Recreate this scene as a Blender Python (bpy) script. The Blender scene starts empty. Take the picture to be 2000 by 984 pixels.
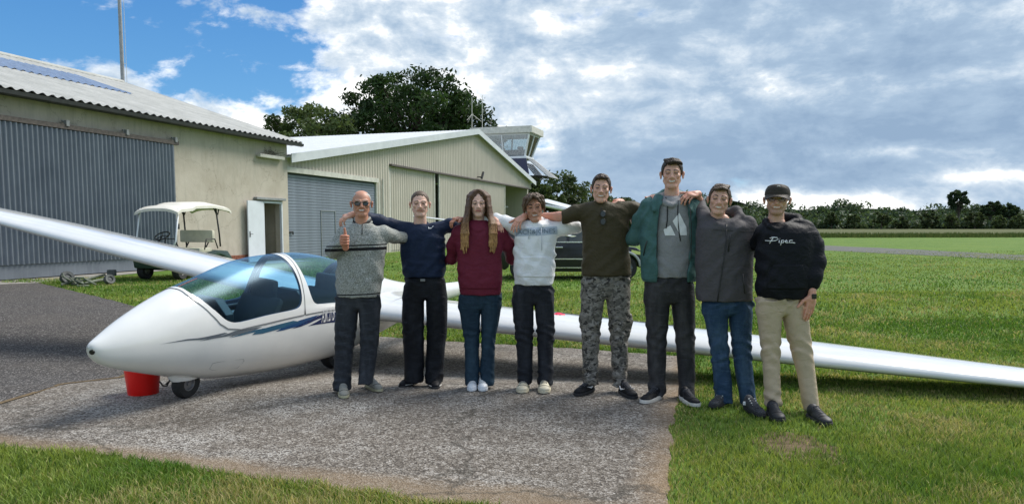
import bpy, bmesh, math, random
import numpy as np
from mathutils import Vector, Matrix
from mathutils.geometry import delaunay_2d_cdt
from mathutils.bvhtree import BVHTree

random.seed(7); RNG = np.random.default_rng(7)
SC = bpy.context.scene
COL = SC.collection

# ------------------------------------------------------------------ camera
FPX, YPX, HOR, EYE = 1444.0, 560.0, 442.0, 1.42
PITCH = math.atan((YPX - HOR) / FPX)
CP, SP = math.cos(PITCH), math.sin(PITCH)
cam_d = bpy.data.cameras.new('camera')
cam = bpy.data.objects.new('camera', cam_d); COL.objects.link(cam)
cam.location = (0, 0, EYE)
cam.rotation_euler = (math.pi / 2 - PITCH, 0, 0)
cam_d.sensor_width = 36.0
cam_d.lens = FPX / 2000.0 * 36.0
cam_d.shift_y = (YPX - 492.0) / 2000.0
cam_d.clip_start = 0.05; cam_d.clip_end = 12000
SC.camera = cam
SC.view_settings.view_transform = 'Standard'
SC.view_settings.look = 'None'
SC.view_settings.exposure = 0.62
SC.view_settings.gamma = 1.0

def at(x, y, Y):
    dx = (x - 1000) / FPX; dz = -(y - YPX) / FPX
    d = np.array([dx, CP + dz * SP, -SP + dz * CP])
    return Vector(d / d[1] * Y) + Vector((0, 0, EYE))
def dip(Y):
    def ss(t):
        t = min(1, max(0, t)); return t * t * (3 - 2 * t)
    return -0.13 * ss((Y - 6.2) / 1.7) * (1 - ss((Y - 9.5) / 6.0))
def gnd(x, y):
    z = 0.0
    for _ in range(6):
        dx = (x - 1000) / FPX; dz = -(y - YPX) / FPX
        d = np.array([dx, CP + dz * SP, -SP + dz * CP])
        p = d * ((z - EYE) / d[2]) + np.array([0, 0, EYE])
        z = dip(p[1])
    return Vector(p)

# ------------------------------------------------------------------ node helpers
class NT:
    def __init__(s, tree): s.t = tree; s.n = tree.nodes; s.l = tree.links
    def add(s, typ, **kw):
        nd = s.n.new(typ)
        for k, v in kw.items():
            if k in nd.inputs.keys() if isinstance(k, str) else False: pass
            setattr(nd, k, v)
        return nd
    def set(s, nd, **kw):
        for k, v in kw.items():
            key = k.replace('_', ' ')
            sock = nd.inputs[key] if key in nd.inputs.keys() else nd.inputs[k]
            s.put(sock, v)
        return nd
    def put(s, sock, v):
        if isinstance(v, bpy.types.NodeSocket): s.l.new(v, sock)
        else:
            if sock.type == 'RGBA' and len(v) == 3: v = tuple(v) + (1,)
            sock.default_value = v
    def math(s, op, a, b=None, c=None, clamp=False):
        nd = s.n.new('ShaderNodeMath'); nd.operation = op; nd.use_clamp = clamp
        s.put(nd.inputs[0], a)
        if b is not None: s.put(nd.inputs[1], b)
        if c is not None: s.put(nd.inputs[2], c)
        return nd.outputs[0]
    def vmath(s, op, a, b=None, out=0):
        nd = s.n.new('ShaderNodeVectorMath'); nd.operation = op
        s.put(nd.inputs[0], a)
        if b is not None: s.put(nd.inputs[1], b)
        return nd.outputs[out]
    def noise(s, vec, scale, detail=4, rough=.55, dist=0, out='Fac', dims='3D'):
        nd = s.n.new('ShaderNodeTexNoise'); nd.noise_dimensions = dims
        if vec is not None: s.l.new(vec, nd.inputs['Vector'])
        nd.inputs['Scale'].default_value = scale; nd.inputs['Detail'].default_value = detail
        nd.inputs['Roughness'].default_value = rough; nd.inputs['Distortion'].default_value = dist
        return nd.outputs[out]
    def voro(s, vec, scale, feature='F1', out='Distance', rnd=1.0):
        nd = s.n.new('ShaderNodeTexVoronoi'); nd.feature = feature
        if vec is not None: s.l.new(vec, nd.inputs['Vector'])
        nd.inputs['Scale'].default_value = scale; nd.inputs['Randomness'].default_value = rnd
        return nd.outputs[out]
    def ramp(s, fac, stops, interp='LINEAR'):
        nd = s.n.new('ShaderNodeValToRGB'); cr = nd.color_ramp; cr.interpolation = interp
        while len(cr.elements) < len(stops): cr.elements.new(0.5)
        while len(cr.elements) > len(stops): cr.elements.remove(cr.elements[-1])
        for e, (p, c) in zip(cr.elements, stops):
            e.position = p
            if not hasattr(c, '__len__'): c = (c, c, c)
            e.color = tuple(c) + (1,)
        s.put(nd.inputs[0], fac); return nd.outputs[0]
    def mix(s, fac, a, b, mode='MIX'):
        nd = s.n.new('ShaderNodeMix'); nd.data_type = 'RGBA'; nd.blend_type = mode
        s.put(nd.inputs[0], fac); s.put(nd.inputs[6], a); s.put(nd.inputs[7], b); return nd.outputs[2]
    def maprange(s, v, a, b, c=0., d=1., smooth=False):
        nd = s.n.new('ShaderNodeMapRange'); nd.clamp = True
        if smooth: nd.interpolation_type = 'SMOOTHSTEP'
        s.put(nd.inputs[0], v)
        for i, k in enumerate((a, b, c, d)): s.put(nd.inputs[i + 1], k)
        return nd.outputs[0]
    def mapping(s, vec, scale=(1, 1, 1), rot=(0, 0, 0), loc=(0, 0, 0)):
        nd = s.n.new('ShaderNodeMapping'); s.l.new(vec, nd.inputs[0])
        nd.inputs['Location'].default_value = loc; nd.inputs['Rotation'].default_value = rot; nd.inputs['Scale'].default_value = scale
        return nd.outputs[0]
    def sep(s, vec):
        nd = s.n.new('ShaderNodeSeparateXYZ'); s.l.new(vec, nd.inputs[0]); return nd.outputs
    def comb(s, x, y, z):
        nd = s.n.new('ShaderNodeCombineXYZ')
        for i, v in enumerate((x, y, z)): s.put(nd.inputs[i], v)
        return nd.outputs[0]
    def attr(s, name):
        nd = s.n.new('ShaderNodeAttribute'); nd.attribute_name = name; return nd.outputs['Color']
    def pos(s):
        return s.n.new('ShaderNodeNewGeometry').outputs['Position']
    def objc(s):
        return s.n.new('ShaderNodeTexCoord').outputs['Object']
    def bump(s, h, strength=.3, dist=.01, normal=None):
        nd = s.n.new('ShaderNodeBump'); nd.inputs['Strength'].default_value = strength; nd.inputs['Distance'].default_value = dist
        s.l.new(h, nd.inputs['Height'])
        if normal is not None: s.l.new(normal, nd.inputs['Normal'])
        return nd.outputs[0]

MATS = {}
def mat(name, color=(.5, .5, .5), rough=.6, metal=0, spec=.5, build=None, **kw):
    if name in MATS: return MATS[name]
    m = bpy.data.materials.new(name); m.use_nodes = True
    T = NT(m.node_tree); b = T.n['Principled BSDF']
    b.inputs['Base Color'].default_value = tuple(color) + (1,)
    b.inputs['Roughness'].default_value = rough; b.inputs['Metallic'].default_value = metal
    b.inputs['Specular IOR Level'].default_value = spec
    for k, v in kw.items():
        b.inputs[k.replace('_', ' ')].default_value = v
    if build: build(T, b)
    MATS[name] = m; return m
def varied(color, amt=.25, scale=8, bump=0., bscale=60, bdist=.004, tint=None):
    """colour with soft mottling and a fine bump"""
    def f(T, b):
        v = T.objc()
        n = T.noise(v, scale, 5, .6)
        lo = tuple(c * (1 - amt) for c in color); hi = tuple(min(1, c * (1 + amt)) for c in color)
        if tint: lo = tuple(c * t for c, t in zip(lo, tint))
        c = T.ramp(n, [(.3, lo), (.7, hi)])
        T.l.new(c, b.inputs['Base Color'])
        if bump:
            T.l.new(T.bump(T.noise(v, bscale, 3, .6), bump, bdist), b.inputs['Normal'])
    return f

# ------------------------------------------------------------------ world: daylight sky with broken cloud
SUN_EL, SUN_ROT = math.radians(49), math.radians(56)     # sun beyond and to the right of the subjects
def make_world():
    w = bpy.data.worlds.new('World'); SC.world = w; w.use_nodes = True
    T = NT(w.node_tree); bg = T.n['Background']
    sky = T.n.new('ShaderNodeTexSky'); sky.sky_type = 'NISHITA'; sky.sun_disc = False
    sky.sun_elevation = SUN_EL; sky.sun_rotation = SUN_ROT; sky.altitude = 200; sky.air_density = 1.0; sky.dust_density = .6; sky.ozone_density = 3.0
    d = T.n.new('ShaderNodeTexCoord').outputs['Generated']
    x, y, z = T.sep(d)
    az = T.math('ARCTAN2', x, y)                    # radians, + to the right
    el = T.math('ARCSINE', T.math('MAXIMUM', z, -0.999))
    # stretch: clouds flatten towards the horizon
    k = T.math('DIVIDE', 1.0, T.math('ADD', T.math('MAXIMUM', z, 0.0), 0.10))
    v = T.comb(T.math('MULTIPLY', x, k), T.math('MULTIPLY', y, k), 0.0)   # plane of the cloud layer
    vs = T.mapping(d, scale=(1, 1, 1.9))
    warp = T.noise(vs, 3.0, 3, .5, out='Color')
    vw = T.vmath('ADD', vs, T.vmath('SCALE', T.vmath('SUBTRACT', warp, (.5, .5, .5)), None))
    vw.node.inputs  # keep
    sc_ = [n for n in T.n if n.type == 'VECT_MATH' and n.operation == 'SCALE'][0]; sc_.inputs['Scale'].default_value = .11
    n1 = T.noise(vw, 8.5, 10, .60)
    n2 = T.noise(T.mapping(vw, loc=(3.1, 1.7, .06)), 15.0, 10, .62)
    n3 = T.noise(T.mapping(d, scale=(1, 1, 6.5)), 3.1, 5, .5)
    def blob(a0, e0, sa, se):
        da = T.math('DIVIDE', T.math('SUBTRACT', az, math.radians(a0)), math.radians(sa))
        de = T.math('DIVIDE', T.math('SUBTRACT', el, math.radians(e0)), math.radians(se))
        r = T.math('ADD', T.math('MULTIPLY', da, da), T.math('MULTIPLY', de, de))
        return T.math('EXPONENT', T.math('MULTIPLY', r, -1.0))
    cov = T.math('MULTIPLY_ADD', n1, 1.45, -.125)
    for (a0, e0, sa, se, amp) in SKY_COVER:
        cov = T.math('ADD', cov, T.math('MULTIPLY', blob(a0, e0, sa, se), amp))
    mask = T.maprange(cov, .44, .66, 0, 1, True)
    thick = T.maprange(cov, .50, .86, 0, 1, False)
    # shade of the cloud: bright lit tufts, grey blue bases
    sh = T.math('ADD', T.math('MULTIPLY', n2, .85), T.math('MULTIPLY', n3, .45))
    sh = T.math('SUBTRACT', sh, T.math('MULTIPLY', thick, .22))
    for (a0, e0, sa, se, amp) in SKY_SHADE:
        sh = T.math('ADD', sh, T.math('MULTIPLY', blob(a0, e0, sa, se), amp))
    ccol = T.ramp(sh, [(.20, (.20, .285, .40)), (.40, (.27, .36, .47)), (.50, (.37, .45, .54)), (.59, (.50, .56, .62)), (.67, (.74, .755, .76)), (.78, (.90, .90, .89))])
    skc = T.vmath('SCALE', sky.outputs[0]); skc.node.inputs['Scale'].default_value = .065
    hs = T.n.new('ShaderNodeHueSaturation'); hs.inputs['Saturation'].default_value = 1.25; hs.inputs['Value'].default_value = 1.0
    T.l.new(skc, hs.inputs['Color'])
    # Nishita pales towards the horizon, the photograph stays blue: blend in a clear-air blue
    blue = T.ramp(T.maprange(z, 0, .35), [(0, (.23, .45, .68)), (.35, (.105, .33, .63)), (1, (.04, .18, .50))])
    clear = T.mix(.55, hs.outputs[0], blue)
    col = T.mix(mask, clear, ccol)
    # below the horizon: dull ground tone
    low = T.maprange(z, -.02, 0.0)
    col = T.mix(low, (.10, .13, .08), col)
    T.l.new(col, bg.inputs['Color']); bg.inputs['Strength'].default_value = 1.0
SKY_COVER = [(-25, 12.6, 15, 5.5, -.31), (-14.5, 9.9, 4, 1.0, -.12), (-33, 9.3, 4, 1.2, .22), (-15, 15.2, 6, 1.6, .20), (-19, 7.0, 10, 1.9, .26), (12, 15.5, 5, 1.0, -.16), (19, 13.8, 3, .8, -.12), (-27.5, 9.8, 3.0, 1.8, .26), (9, 9, 24, 12, .26), (28, 8, 16, 12, .2), (-12, 11.5, 6, 1.5, .12)]
SKY_SHADE = [(22, 5.5, 17, 2.6, -.20), (31, 9, 9, 4, -.10), (8, 8.5, 9, 2.0, .12), (-8, 11, 12, 5, .13), (23, 1.4, 6, 1.0, .50), (30, 13, 8, 3, -.03), (27, 5.2, 4, .5, .22), (33, 3.3, 4, .5, .22), (5, 3.5, 10, 1.4, -.08), (-22, 5, 10, 5, .12)]
make_world()

sun_d = bpy.data.lights.new('sun', 'SUN'); sun_d.energy = 3.0; sun_d.angle = math.radians(30); sun_d.color = (1, .95, .87)
sun = bpy.data.objects.new('sun', sun_d); COL.objects.link(sun)
sdir = Vector((math.sin(SUN_ROT) * math.cos(SUN_EL), math.cos(SUN_ROT) * math.cos(SUN_EL), math.sin(SUN_EL)))
sun.rotation_euler = sdir.to_track_quat('Z', 'Y').to_euler(); sun.location = (20, 30, 40)

# ------------------------------------------------------------------ object helpers
def tag(o, label=None, cat=None, group=None, kind=None):
    if label: o['label'] = label
    if cat: o['category'] = cat
    if group: o['group'] = group
    if kind: o['kind'] = kind
    return o
def thing(name, label, cat, loc=(0, 0, 0), group=None):
    o = bpy.data.objects.new(name, None); COL.objects.link(o); o.location = loc
    o.empty_display_size = .1
    return tag(o, label, cat, group)
def link(name, me, m=None, parent=None):
    o = bpy.data.objects.new(name, me); COL.objects.link(o)
    if m is not None and len(me.materials) == 0:
        for q in (m if isinstance(m, (list, tuple)) else [m]): me.materials.append(q)
    if parent is not None:
        o.parent = parent
        o.matrix_parent_inverse = world_inv(parent)
    return o
def world_inv(p):
    m = Matrix.Identity(4); q = p
    chain = []
    while q is not None: chain.append(q); q = q.parent
    for q in reversed(chain):
        m = m @ q.matrix_parent_inverse @ q.matrix_basis
    return m.inverted()
def mesh_np(name, V, F, smooth=False):
    """V (n,3); F list of index lists, or an int array (m,k)"""
    me = bpy.data.meshes.new(name)
    V = np.asarray(V, dtype=np.float32)
    if isinstance(F, np.ndarray):
        m, k = F.shape
        me.vertices.add(len(V)); me.vertices.foreach_set('co', V.ravel())
        me.loops.add(m * k); me.loops.foreach_set('vertex_index', F.astype(np.int32).ravel())
        me.polygons.add(m); me.polygons.foreach_set('loop_start', np.arange(0, m * k, k, dtype=np.int32))
        me.polygons.foreach_set('loop_total', np.full(m, k, dtype=np.int32))
        me.update(calc_edges=True)
    else:
        me.from_pydata([tuple(map(float, v)) for v in V], [], [list(f) for f in F]); me.update()
    if smooth: me.polygons.foreach_set('use_smooth', np.ones(len(me.polygons), dtype=bool))
    return me
def set_col(me, cols, name='col'):
    a = me.color_attributes.new(name, 'FLOAT_COLOR', 'POINT')
    c = np.ones((len(cols), 4), dtype=np.float32); c[:, :3] = cols
    a.data.foreach_set('color', c.ravel())

class MB:
    """collects boxes, tubes, prisms ... into one mesh"""
    def __init__(s): s.v = []; s.f = []; s.mi = []; s.cur = 0
    def addf(s, vs, fs):
        o = len(s.v); s.v += [tuple(map(float, v)) for v in vs]
        for f in fs: s.f.append([i + o for i in f]); s.mi.append(s.cur)
    def box(s, c, size, ax=None):
        """ax: 3 axis vectors (x, y, z)"""
        if ax is None: ax = (Vector((1, 0, 0)), Vector((0, 1, 0)), Vector((0, 0, 1)))
        c = Vector(c); h = [a * (k / 2) for a, k in zip(ax, size)]
        vs = [c + h[0] * i + h[1] * j + h[2] * k for i in (-1, 1) for j in (-1, 1) for k in (-1, 1)]
        s.addf(vs, [(0, 1, 3, 2), (4, 6, 7, 5), (0, 4, 5, 1), (2, 3, 7, 6), (0, 2, 6, 4), (1, 5, 7, 3)])
    def tube(s, pts, r, n=8, caps=True, rs=None):
        pts = [Vector(p) for p in pts]; rings = []
        up = Vector((0, 0, 1)); prev = None
        for i, p in enumerate(pts):
            t = (pts[min(i + 1, len(pts) - 1)] - pts[max(i - 1, 0)]).normalized()
            a = prev if prev is not None else (up if abs(t.z) < .9 else Vector((1, 0, 0)))
            a = (a - t * a.dot(t)).normalized(); b = t.cross(a); prev = a
            rr = rs[i] if rs else r
            rings.append([p + a * math.cos(2 * math.pi * k / n) * rr + b * math.sin(2 * math.pi * k / n) * rr for k in range(n)])
        vs = [v for R in rings for v in R]; fs = []
        for i in range(len(pts) - 1):
            for k in range(n):
                fs.append((i * n + k, i * n + (k + 1) % n, (i + 1) * n + (k + 1) % n, (i + 1) * n + k))
        if caps: fs.append(tuple(reversed(range(n)))); fs.append(tuple(range((len(pts) - 1) * n, len(pts) * n)))
        s.addf(vs, fs)
    def lathe(s, prof, c, axis=(0, 0, 1), n=24, close=False):
        """prof: (r, h) pairs along axis"""
        ax = Vector(axis).normalized(); a = ax.orthogonal().normalized(); b = ax.cross(a); c = Vector(c)
        vs = []; fs = []
        for r, h in prof:
            for k in range(n):
                t = 2 * math.pi * k / n; vs.append(c + ax * h + (a * math.cos(t) + b * math.sin(t)) * r)
        for i in range(len(prof) - 1):
            for k in range(n): fs.append((i * n + k, i * n + (k + 1) % n, (i + 1) * n + (k + 1) % n, (i + 1) * n + k))
        if close:
            fs.append(tuple(reversed(range(n)))); fs.append(tuple(range((len(prof) - 1) * n, len(prof) * n)))
        s.addf(vs, fs)
    def prism(s, poly, vec):
        """closed polygon (3-D points) extruded by vec"""
        n = len(poly); vec = Vector(vec)
        vs = [Vector(p) for p in poly] + [Vector(p) + vec for p in poly]
        fs = [tuple(range(n)), tuple(reversed(range(n, 2 * n)))] + [(i, i + n, (i + 1) % n + n, (i + 1) % n) for i in range(n)]
        s.addf(vs, fs)
    def build(s, name, m=None, parent=None, smooth=False, bevel=0, angle=None):
        me = bpy.data.meshes.new(name); me.from_pydata(s.v, [], s.f)
        bm = bmesh.new(); bm.from_mesh(me)
        bmesh.ops.recalc_face_normals(bm, faces=bm.faces)
        if bevel:
            es = [e for e in bm.edges if len(e.link_faces) == 2 and e.calc_face_angle(0) > .6]
            bmesh.ops.bevel(bm, geom=es, offset=bevel, segments=2, affect='EDGES', profile=.6)
        bm.to_mesh(me); bm.free()
        if s.cur and not bevel: me.polygons.foreach_set('material_index', s.mi)
        if smooth or angle:
            me.polygons.foreach_set('use_smooth', np.ones(len(me.polygons), dtype=bool))
            if angle or bevel:
                me.set_sharp_from_angle(angle=math.radians(angle or 40))
        me.update()
        return link(name, me, m, parent)

def inside(poly, x, y):
    """vectorised point in polygon"""
    x = np.asarray(x); y = np.asarray(y); r = np.zeros(x.shape, bool)
    n = len(poly); j = n - 1
    for i in range(n):
        xi, yi = poly[i]; xj, yj = poly[j]
        c = ((yi > y) != (yj > y)) & (x < (xj - xi) * (y - yi) / (yj - yi + 1e-12) + xi)
        r ^= c; j = i
    return r
def jagged(pts, step, amp, seed=0):
    """closed ground polygon with a ragged edge"""
    rg = random.Random(seed); out = []
    n = len(pts)
    for i in range(n):
        a = Vector(pts[i][:2]); b = Vector(pts[(i + 1) % n][:2]); L = (b - a).length; k = max(1, int(L / step))
        nr = Vector((-(b - a).y, (b - a).x)).normalized() if L > 0 else Vector((0, 0))
        for q in range(k):
            t = q / k; o = 0 if q == 0 else (rg.random() - .5) * 2 * amp
            p = a.lerp(b, t) + nr * o; out.append((p.x, p.y))
    return out
def dipv(Y):
    def ss(t):
        t = np.clip(t, 0, 1); return t * t * (3 - 2 * t)
    return -0.13 * ss((Y - 6.2) / 1.7) * (1 - ss((Y - 9.5) / 6.0))
def sheet(name, poly, lift, m, grid=.5, kind='structure', gx=None):
    xs = [p[0] for p in poly]; ys = [p[1] for p in poly]
    pts = [Vector(p) for p in poly]; n = len(pts)
    gy = [y for y in np.arange(4.0, 18.0, grid) if min(ys) < y < max(ys)]
    if gy:
        X0, X1 = max(min(xs), -20), min(max(xs), 20)
        GX, GY = np.meshgrid(np.arange(X0, X1, grid), gy); ok = inside(poly, GX, GY)
        pts += [Vector((float(a), float(b))) for a, b in zip(GX[ok], GY[ok])]
    r = delaunay_2d_cdt(pts, [(i, (i + 1) % n) for i in range(n)], [], 1, 1e-5)
    V = np.array([[p.x, p.y, 0] for p in r[0]]); V[:, 2] = dipv(V[:, 1]) + lift
    me = mesh_np(name, V, [f for f in r[2]])
    o = link(name, me, m)
    if kind: o['kind'] = kind
    return o
# ------------------------------------------------------------------ ground
def ground_mats():
    def grassbase(T, b):
        p = T.pos(); big = T.noise(p, .35, 4, .6); mid = T.noise(p, 2.4, 5, .65); fine = T.noise(p, 38, 3, .7)
        strk = T.noise(T.mapping(p, scale=(.5, .12, 1)), 1.0, 4, .6)
        c = T.ramp(T.math('ADD', T.math('MULTIPLY', mid, .6), T.math('MULTIPLY', big, .4)), [(.32, (.060, .125, .018)), (.5, (.105, .185, .028)), (.66, (.165, .235, .045))])
        c = T.mix(T.maprange(strk, .5, .72, 0, .5), c, (.165, .225, .04))
        c = T.mix(T.maprange(fine, .45, .75, 0, .5), c, (.03, .06, .012))
        T.l.new(c, b.inputs['Base Color']); T.l.new(T.bump(fine, .6, .03), b.inputs['Normal'])
    mat('grass_ground', rough=.9, spec=.15, build=grassbase)
    def conc(T, b):
        p = T.pos()
        v1 = T.voro(p, 95, out='Color'); s1 = T.sep(v1)[0]
        v2 = T.voro(p, 42, out='Color'); s2 = T.sep(v2)[1]
        big = T.noise(p, .55, 5, .62, .6); mid = T.noise(T.mapping(p, loc=(7, 3, 0)), 2.2, 6, .7)
        fine = T.noise(p, 120, 3, .8)
        base = T.ramp(T.math('ADD', T.math('MULTIPLY', s1, .6), T.math('MULTIPLY', s2, .4)), [(.22, (.075, .063, .052)), (.5, (.165, .143, .118)), (.75, (.265, .238, .206)), (.95, (.42, .395, .36))])
        # bleached patches
        pat = T.maprange(T.math('ADD', T.math('MULTIPLY', big, .6), T.math('MULTIPLY', mid, .4)), .50, .63)
        sp = T.maprange(T.math('ADD', T.math('MULTIPLY', s1, .55), T.math('MULTIPLY', fine, .45)), .40, .62)
        c = T.mix(T.math('MULTIPLY', pat, sp), base, (.47, .45, .415))
        dk = T.maprange(T.noise(T.mapping(p, loc=(2, 9, 0)), 1.1, 5, .7), .55, .75, 0, .5)
        c = T.mix(dk, c, (.10, .082, .062))
        x, y, z = T.sep(p)
        # worn brown verge along the grass on the right
        ed = T.math('ADD', T.math('SUBTRACT', x, T.math('MULTIPLY_ADD', y, .265, -.35)), T.math('MULTIPLY', T.math('SUBTRACT', mid, .5), .5))
        c = T.mix(T.maprange(ed, -.10, .20, 0, .75), c, (.27, .185, .105))
        ed2 = T.math('ADD', T.math('SUBTRACT', T.math('MULTIPLY_ADD', x, -.30, 3.82), y), T.math('MULTIPLY', T.math('SUBTRACT', mid, .5), .45))
        c = T.mix(T.maprange(ed2, -.14, .02, 0, .7), c, (.23, .165, .10))
        ce = T.voro(T.vmath('ADD', p, T.noise(p, 1.3, 5, .6, out='Color')), .42, 'DISTANCE_TO_EDGE'); c = T.mix(T.math('MULTIPLY', T.maprange(ce, .012, .003), .55), c, (.05, .045, .035))
        T.l.new(c, b.inputs['Base Color'])
        h = T.math('ADD', T.voro(p, 95), T.math('MULTIPLY', fine, .6))
        T.l.new(T.bump(h, .9, .008), b.inputs['Normal'])
    mat('concrete_aggregate', rough=.88, spec=.3, build=conc)
    def asph(T, b):
        p = T.pos(); s1 = T.sep(T.voro(p, 85, out='Color'))[0]; fine = T.noise(p, 90, 3, .8); big = T.noise(p, .8, 5, .65)
        c = T.ramp(s1, [(.15, (.030, .028, .027)), (.6, (.070, .065, .062)), (.88, (.13, .12, .115)), (.97, (.34, .32, .3))])
        c = T.mix(T.maprange(big, .45, .72, 0, .45), c, (.13, .115, .10))
        T.l.new(c, b.inputs['Base Color']); T.l.new(T.bump(T.math('ADD', T.voro(p, 85), fine), .8, .008), b.inputs['Normal'])
    mat('asphalt', rough=.9, spec=.3, build=asph)
    def strip(T, b):
        p = T.pos(); n = T.noise(p, 3, 6, .7); f = T.noise(p, 60, 3, .7)
        c = T.ramp(n, [(.3, (.22, .21, .185)), (.7, (.36, .345, .31))]); c = T.mix(T.maprange(f, .4, .7, 0, .4), c, (.13, .12, .1))
        T.l.new(c, b.inputs['Base Color'])
    mat('pale_concrete', rough=.9, build=strip)
    def path(T, b):
        p = T.pos(); n = T.noise(p, .8, 6, .7)
        c = T.ramp(n, [(.3, (.075, .09, .055)), (.5, (.088, .092, .082)), (.7, (.115, .115, .108))]); T.l.new(c, b.inputs['Base Color'])
    mat('path_surface', rough=.95, build=path)
    def meadow(T, b):
        p = T.pos(); n = T.noise(T.mapping(p, scale=(.02, .1, 1)), 1.0, 6, .7); f = T.noise(p, .8, 4, .7)
        c = T.ramp(n, [(.3, (.070, .090, .036)), (.5, (.098, .104, .046)), (.72, (.090, .120, .040))])
        c = T.mix(T.maprange(f, .5, .7, 0, .35), c, (.10, .125, .05)); T.l.new(c, b.inputs['Base Color'])
    mat('meadow', rough=.95, spec=.1, build=meadow)
    def soil(T, b):
        p = T.pos(); n = T.noise(p, 14, 5, .7)
        c = T.ramp(n, [(.3, (.075, .055, .035)), (.7, (.20, .15, .09))]); T.l.new(c, b.inputs['Base Color']); T.l.new(T.bump(n, .6, .02), b.inputs['Normal'])
    mat('dry_soil', rough=.95, spec=.1, build=soil)
ground_mats()
# one ground sheet, finely divided where it dips under the glider
ys = np.concatenate([[-400, -100, -30, -8, 0, 3, 5], np.arange(6, 16.1, .35), [18, 22, 30, 60, 150, 500, 1500, 6000]])
xs = np.array([-4000, -1000, -200, -40, -12, 0, 12, 40, 200, 1000, 4000.])
GX, GY = np.meshgrid(xs, ys); V = np.stack([GX, GY, dipv(GY)], -1).reshape(-1, 3)
nx, ny = len(xs), len(ys)
F = np.array([[j * nx + i, j * nx + i + 1, (j + 1) * nx + i + 1, (j + 1) * nx + i] for j in range(ny - 1) for i in range(nx - 1)])
tag(link('ground', mesh_np('ground', V, F), mat('grass_ground')), kind='structure')

def g2(x, y): p = gnd(x, y); return (p.x, p.y)
APRON = jagged([g2(0, 790), g2(120, 752), (-3.92, 7.3), (-4.3, 9.6), (-3.2, 9.75), g2(740, 658), g2(870, 667), g2(1000, 674), g2(1180, 685), g2(1352, 697),
                g2(1338, 760), g2(1318, 800), g2(1312, 850), g2(1306, 984), (.72, 3.2), (.6, 2.0), (-1.0, 2.2), (-.05, 3.62), g2(900, 984), g2(760, 966), g2(600, 946), g2(400, 921), g2(180, 884), g2(0, 875), (-4.6, 4.75), (-6.5, 4.9), (-6.2, 5.3)], .10, .030, 3)
sheet('concrete_apron', APRON, .006, mat('concrete_aggregate'))
ASPH = jagged([g2(0, 790), g2(120, 752), (-3.92, 7.3), (-4.3, 9.6), (-4.7, 11.6), g2(255, 597), g2(170, 575), g2(75, 553), (-13.6, 18.6), (-15.0, 14), (-18, 8), (-16, 4), (-9, 4.2), (-6.2, 5.3)], .25, .02, 4)
sheet('asphalt_apron', ASPH, .010, mat('asphalt'))
# narrow joint between the two surfaces
jb = MB()
jp = [Vector(gnd(-60, 806)), gnd(0, 789), gnd(60, 771), gnd(120, 751.5), Vector((-3.92, 7.3, 0)), Vector((-4.3, 9.6, 0))]
for a, b_ in zip(jp[:-1], jp[1:]):
    a = Vector((a.x, a.y, dip(a.y) + .0125)); b_ = Vector((b_.x, b_.y, dip(b_.y) + .0125)); t = (b_ - a).normalized(); n_ = Vector((-t.y, t.x, 0)) * .028
    jb.addf([a - n_, a + n_, b_ + n_, b_ - n_], [(0, 1, 2, 3)])
tag(jb.build('apron_joint', mat('dry_soil')), kind='structure')
PATH = [(25.0, 36.1), (21.6, 31.2), (19.2, 39.6), (17.5, 46), (14.5, 58), (10, 74), (14, 78), (21, 70), (24.2, 58)]
PATH = [(27.5, 20), (22.6, 20), (21.5, 31), (19.3, 40), (17.2, 50), (13.6, 62), (6, 80), (8, 84), (18, 72), (22.6, 60), (24.3, 48), (25.4, 36)]
sheet('perimeter_path', jagged(PATH, 1.0, .16, 5), .008, mat('path_surface'))
sheet('meadow', jagged([(-60, 118), (30, 92), (75, 98), (140, 125), (500, 160), (900, 300), (900, 430), (-60, 430)], 4, .8, 6), .02, mat('meadow'))
SOILP = jagged([g2(1500, 842), g2(1580, 850), g2(1640, 880), g2(1660, 905), g2(1600, 915), g2(1540, 900), g2(1480, 880), g2(1470, 858)], .06, .03, 8)
sheet('bare_earth', SOILP, .005, mat('dry_soil'))

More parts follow.
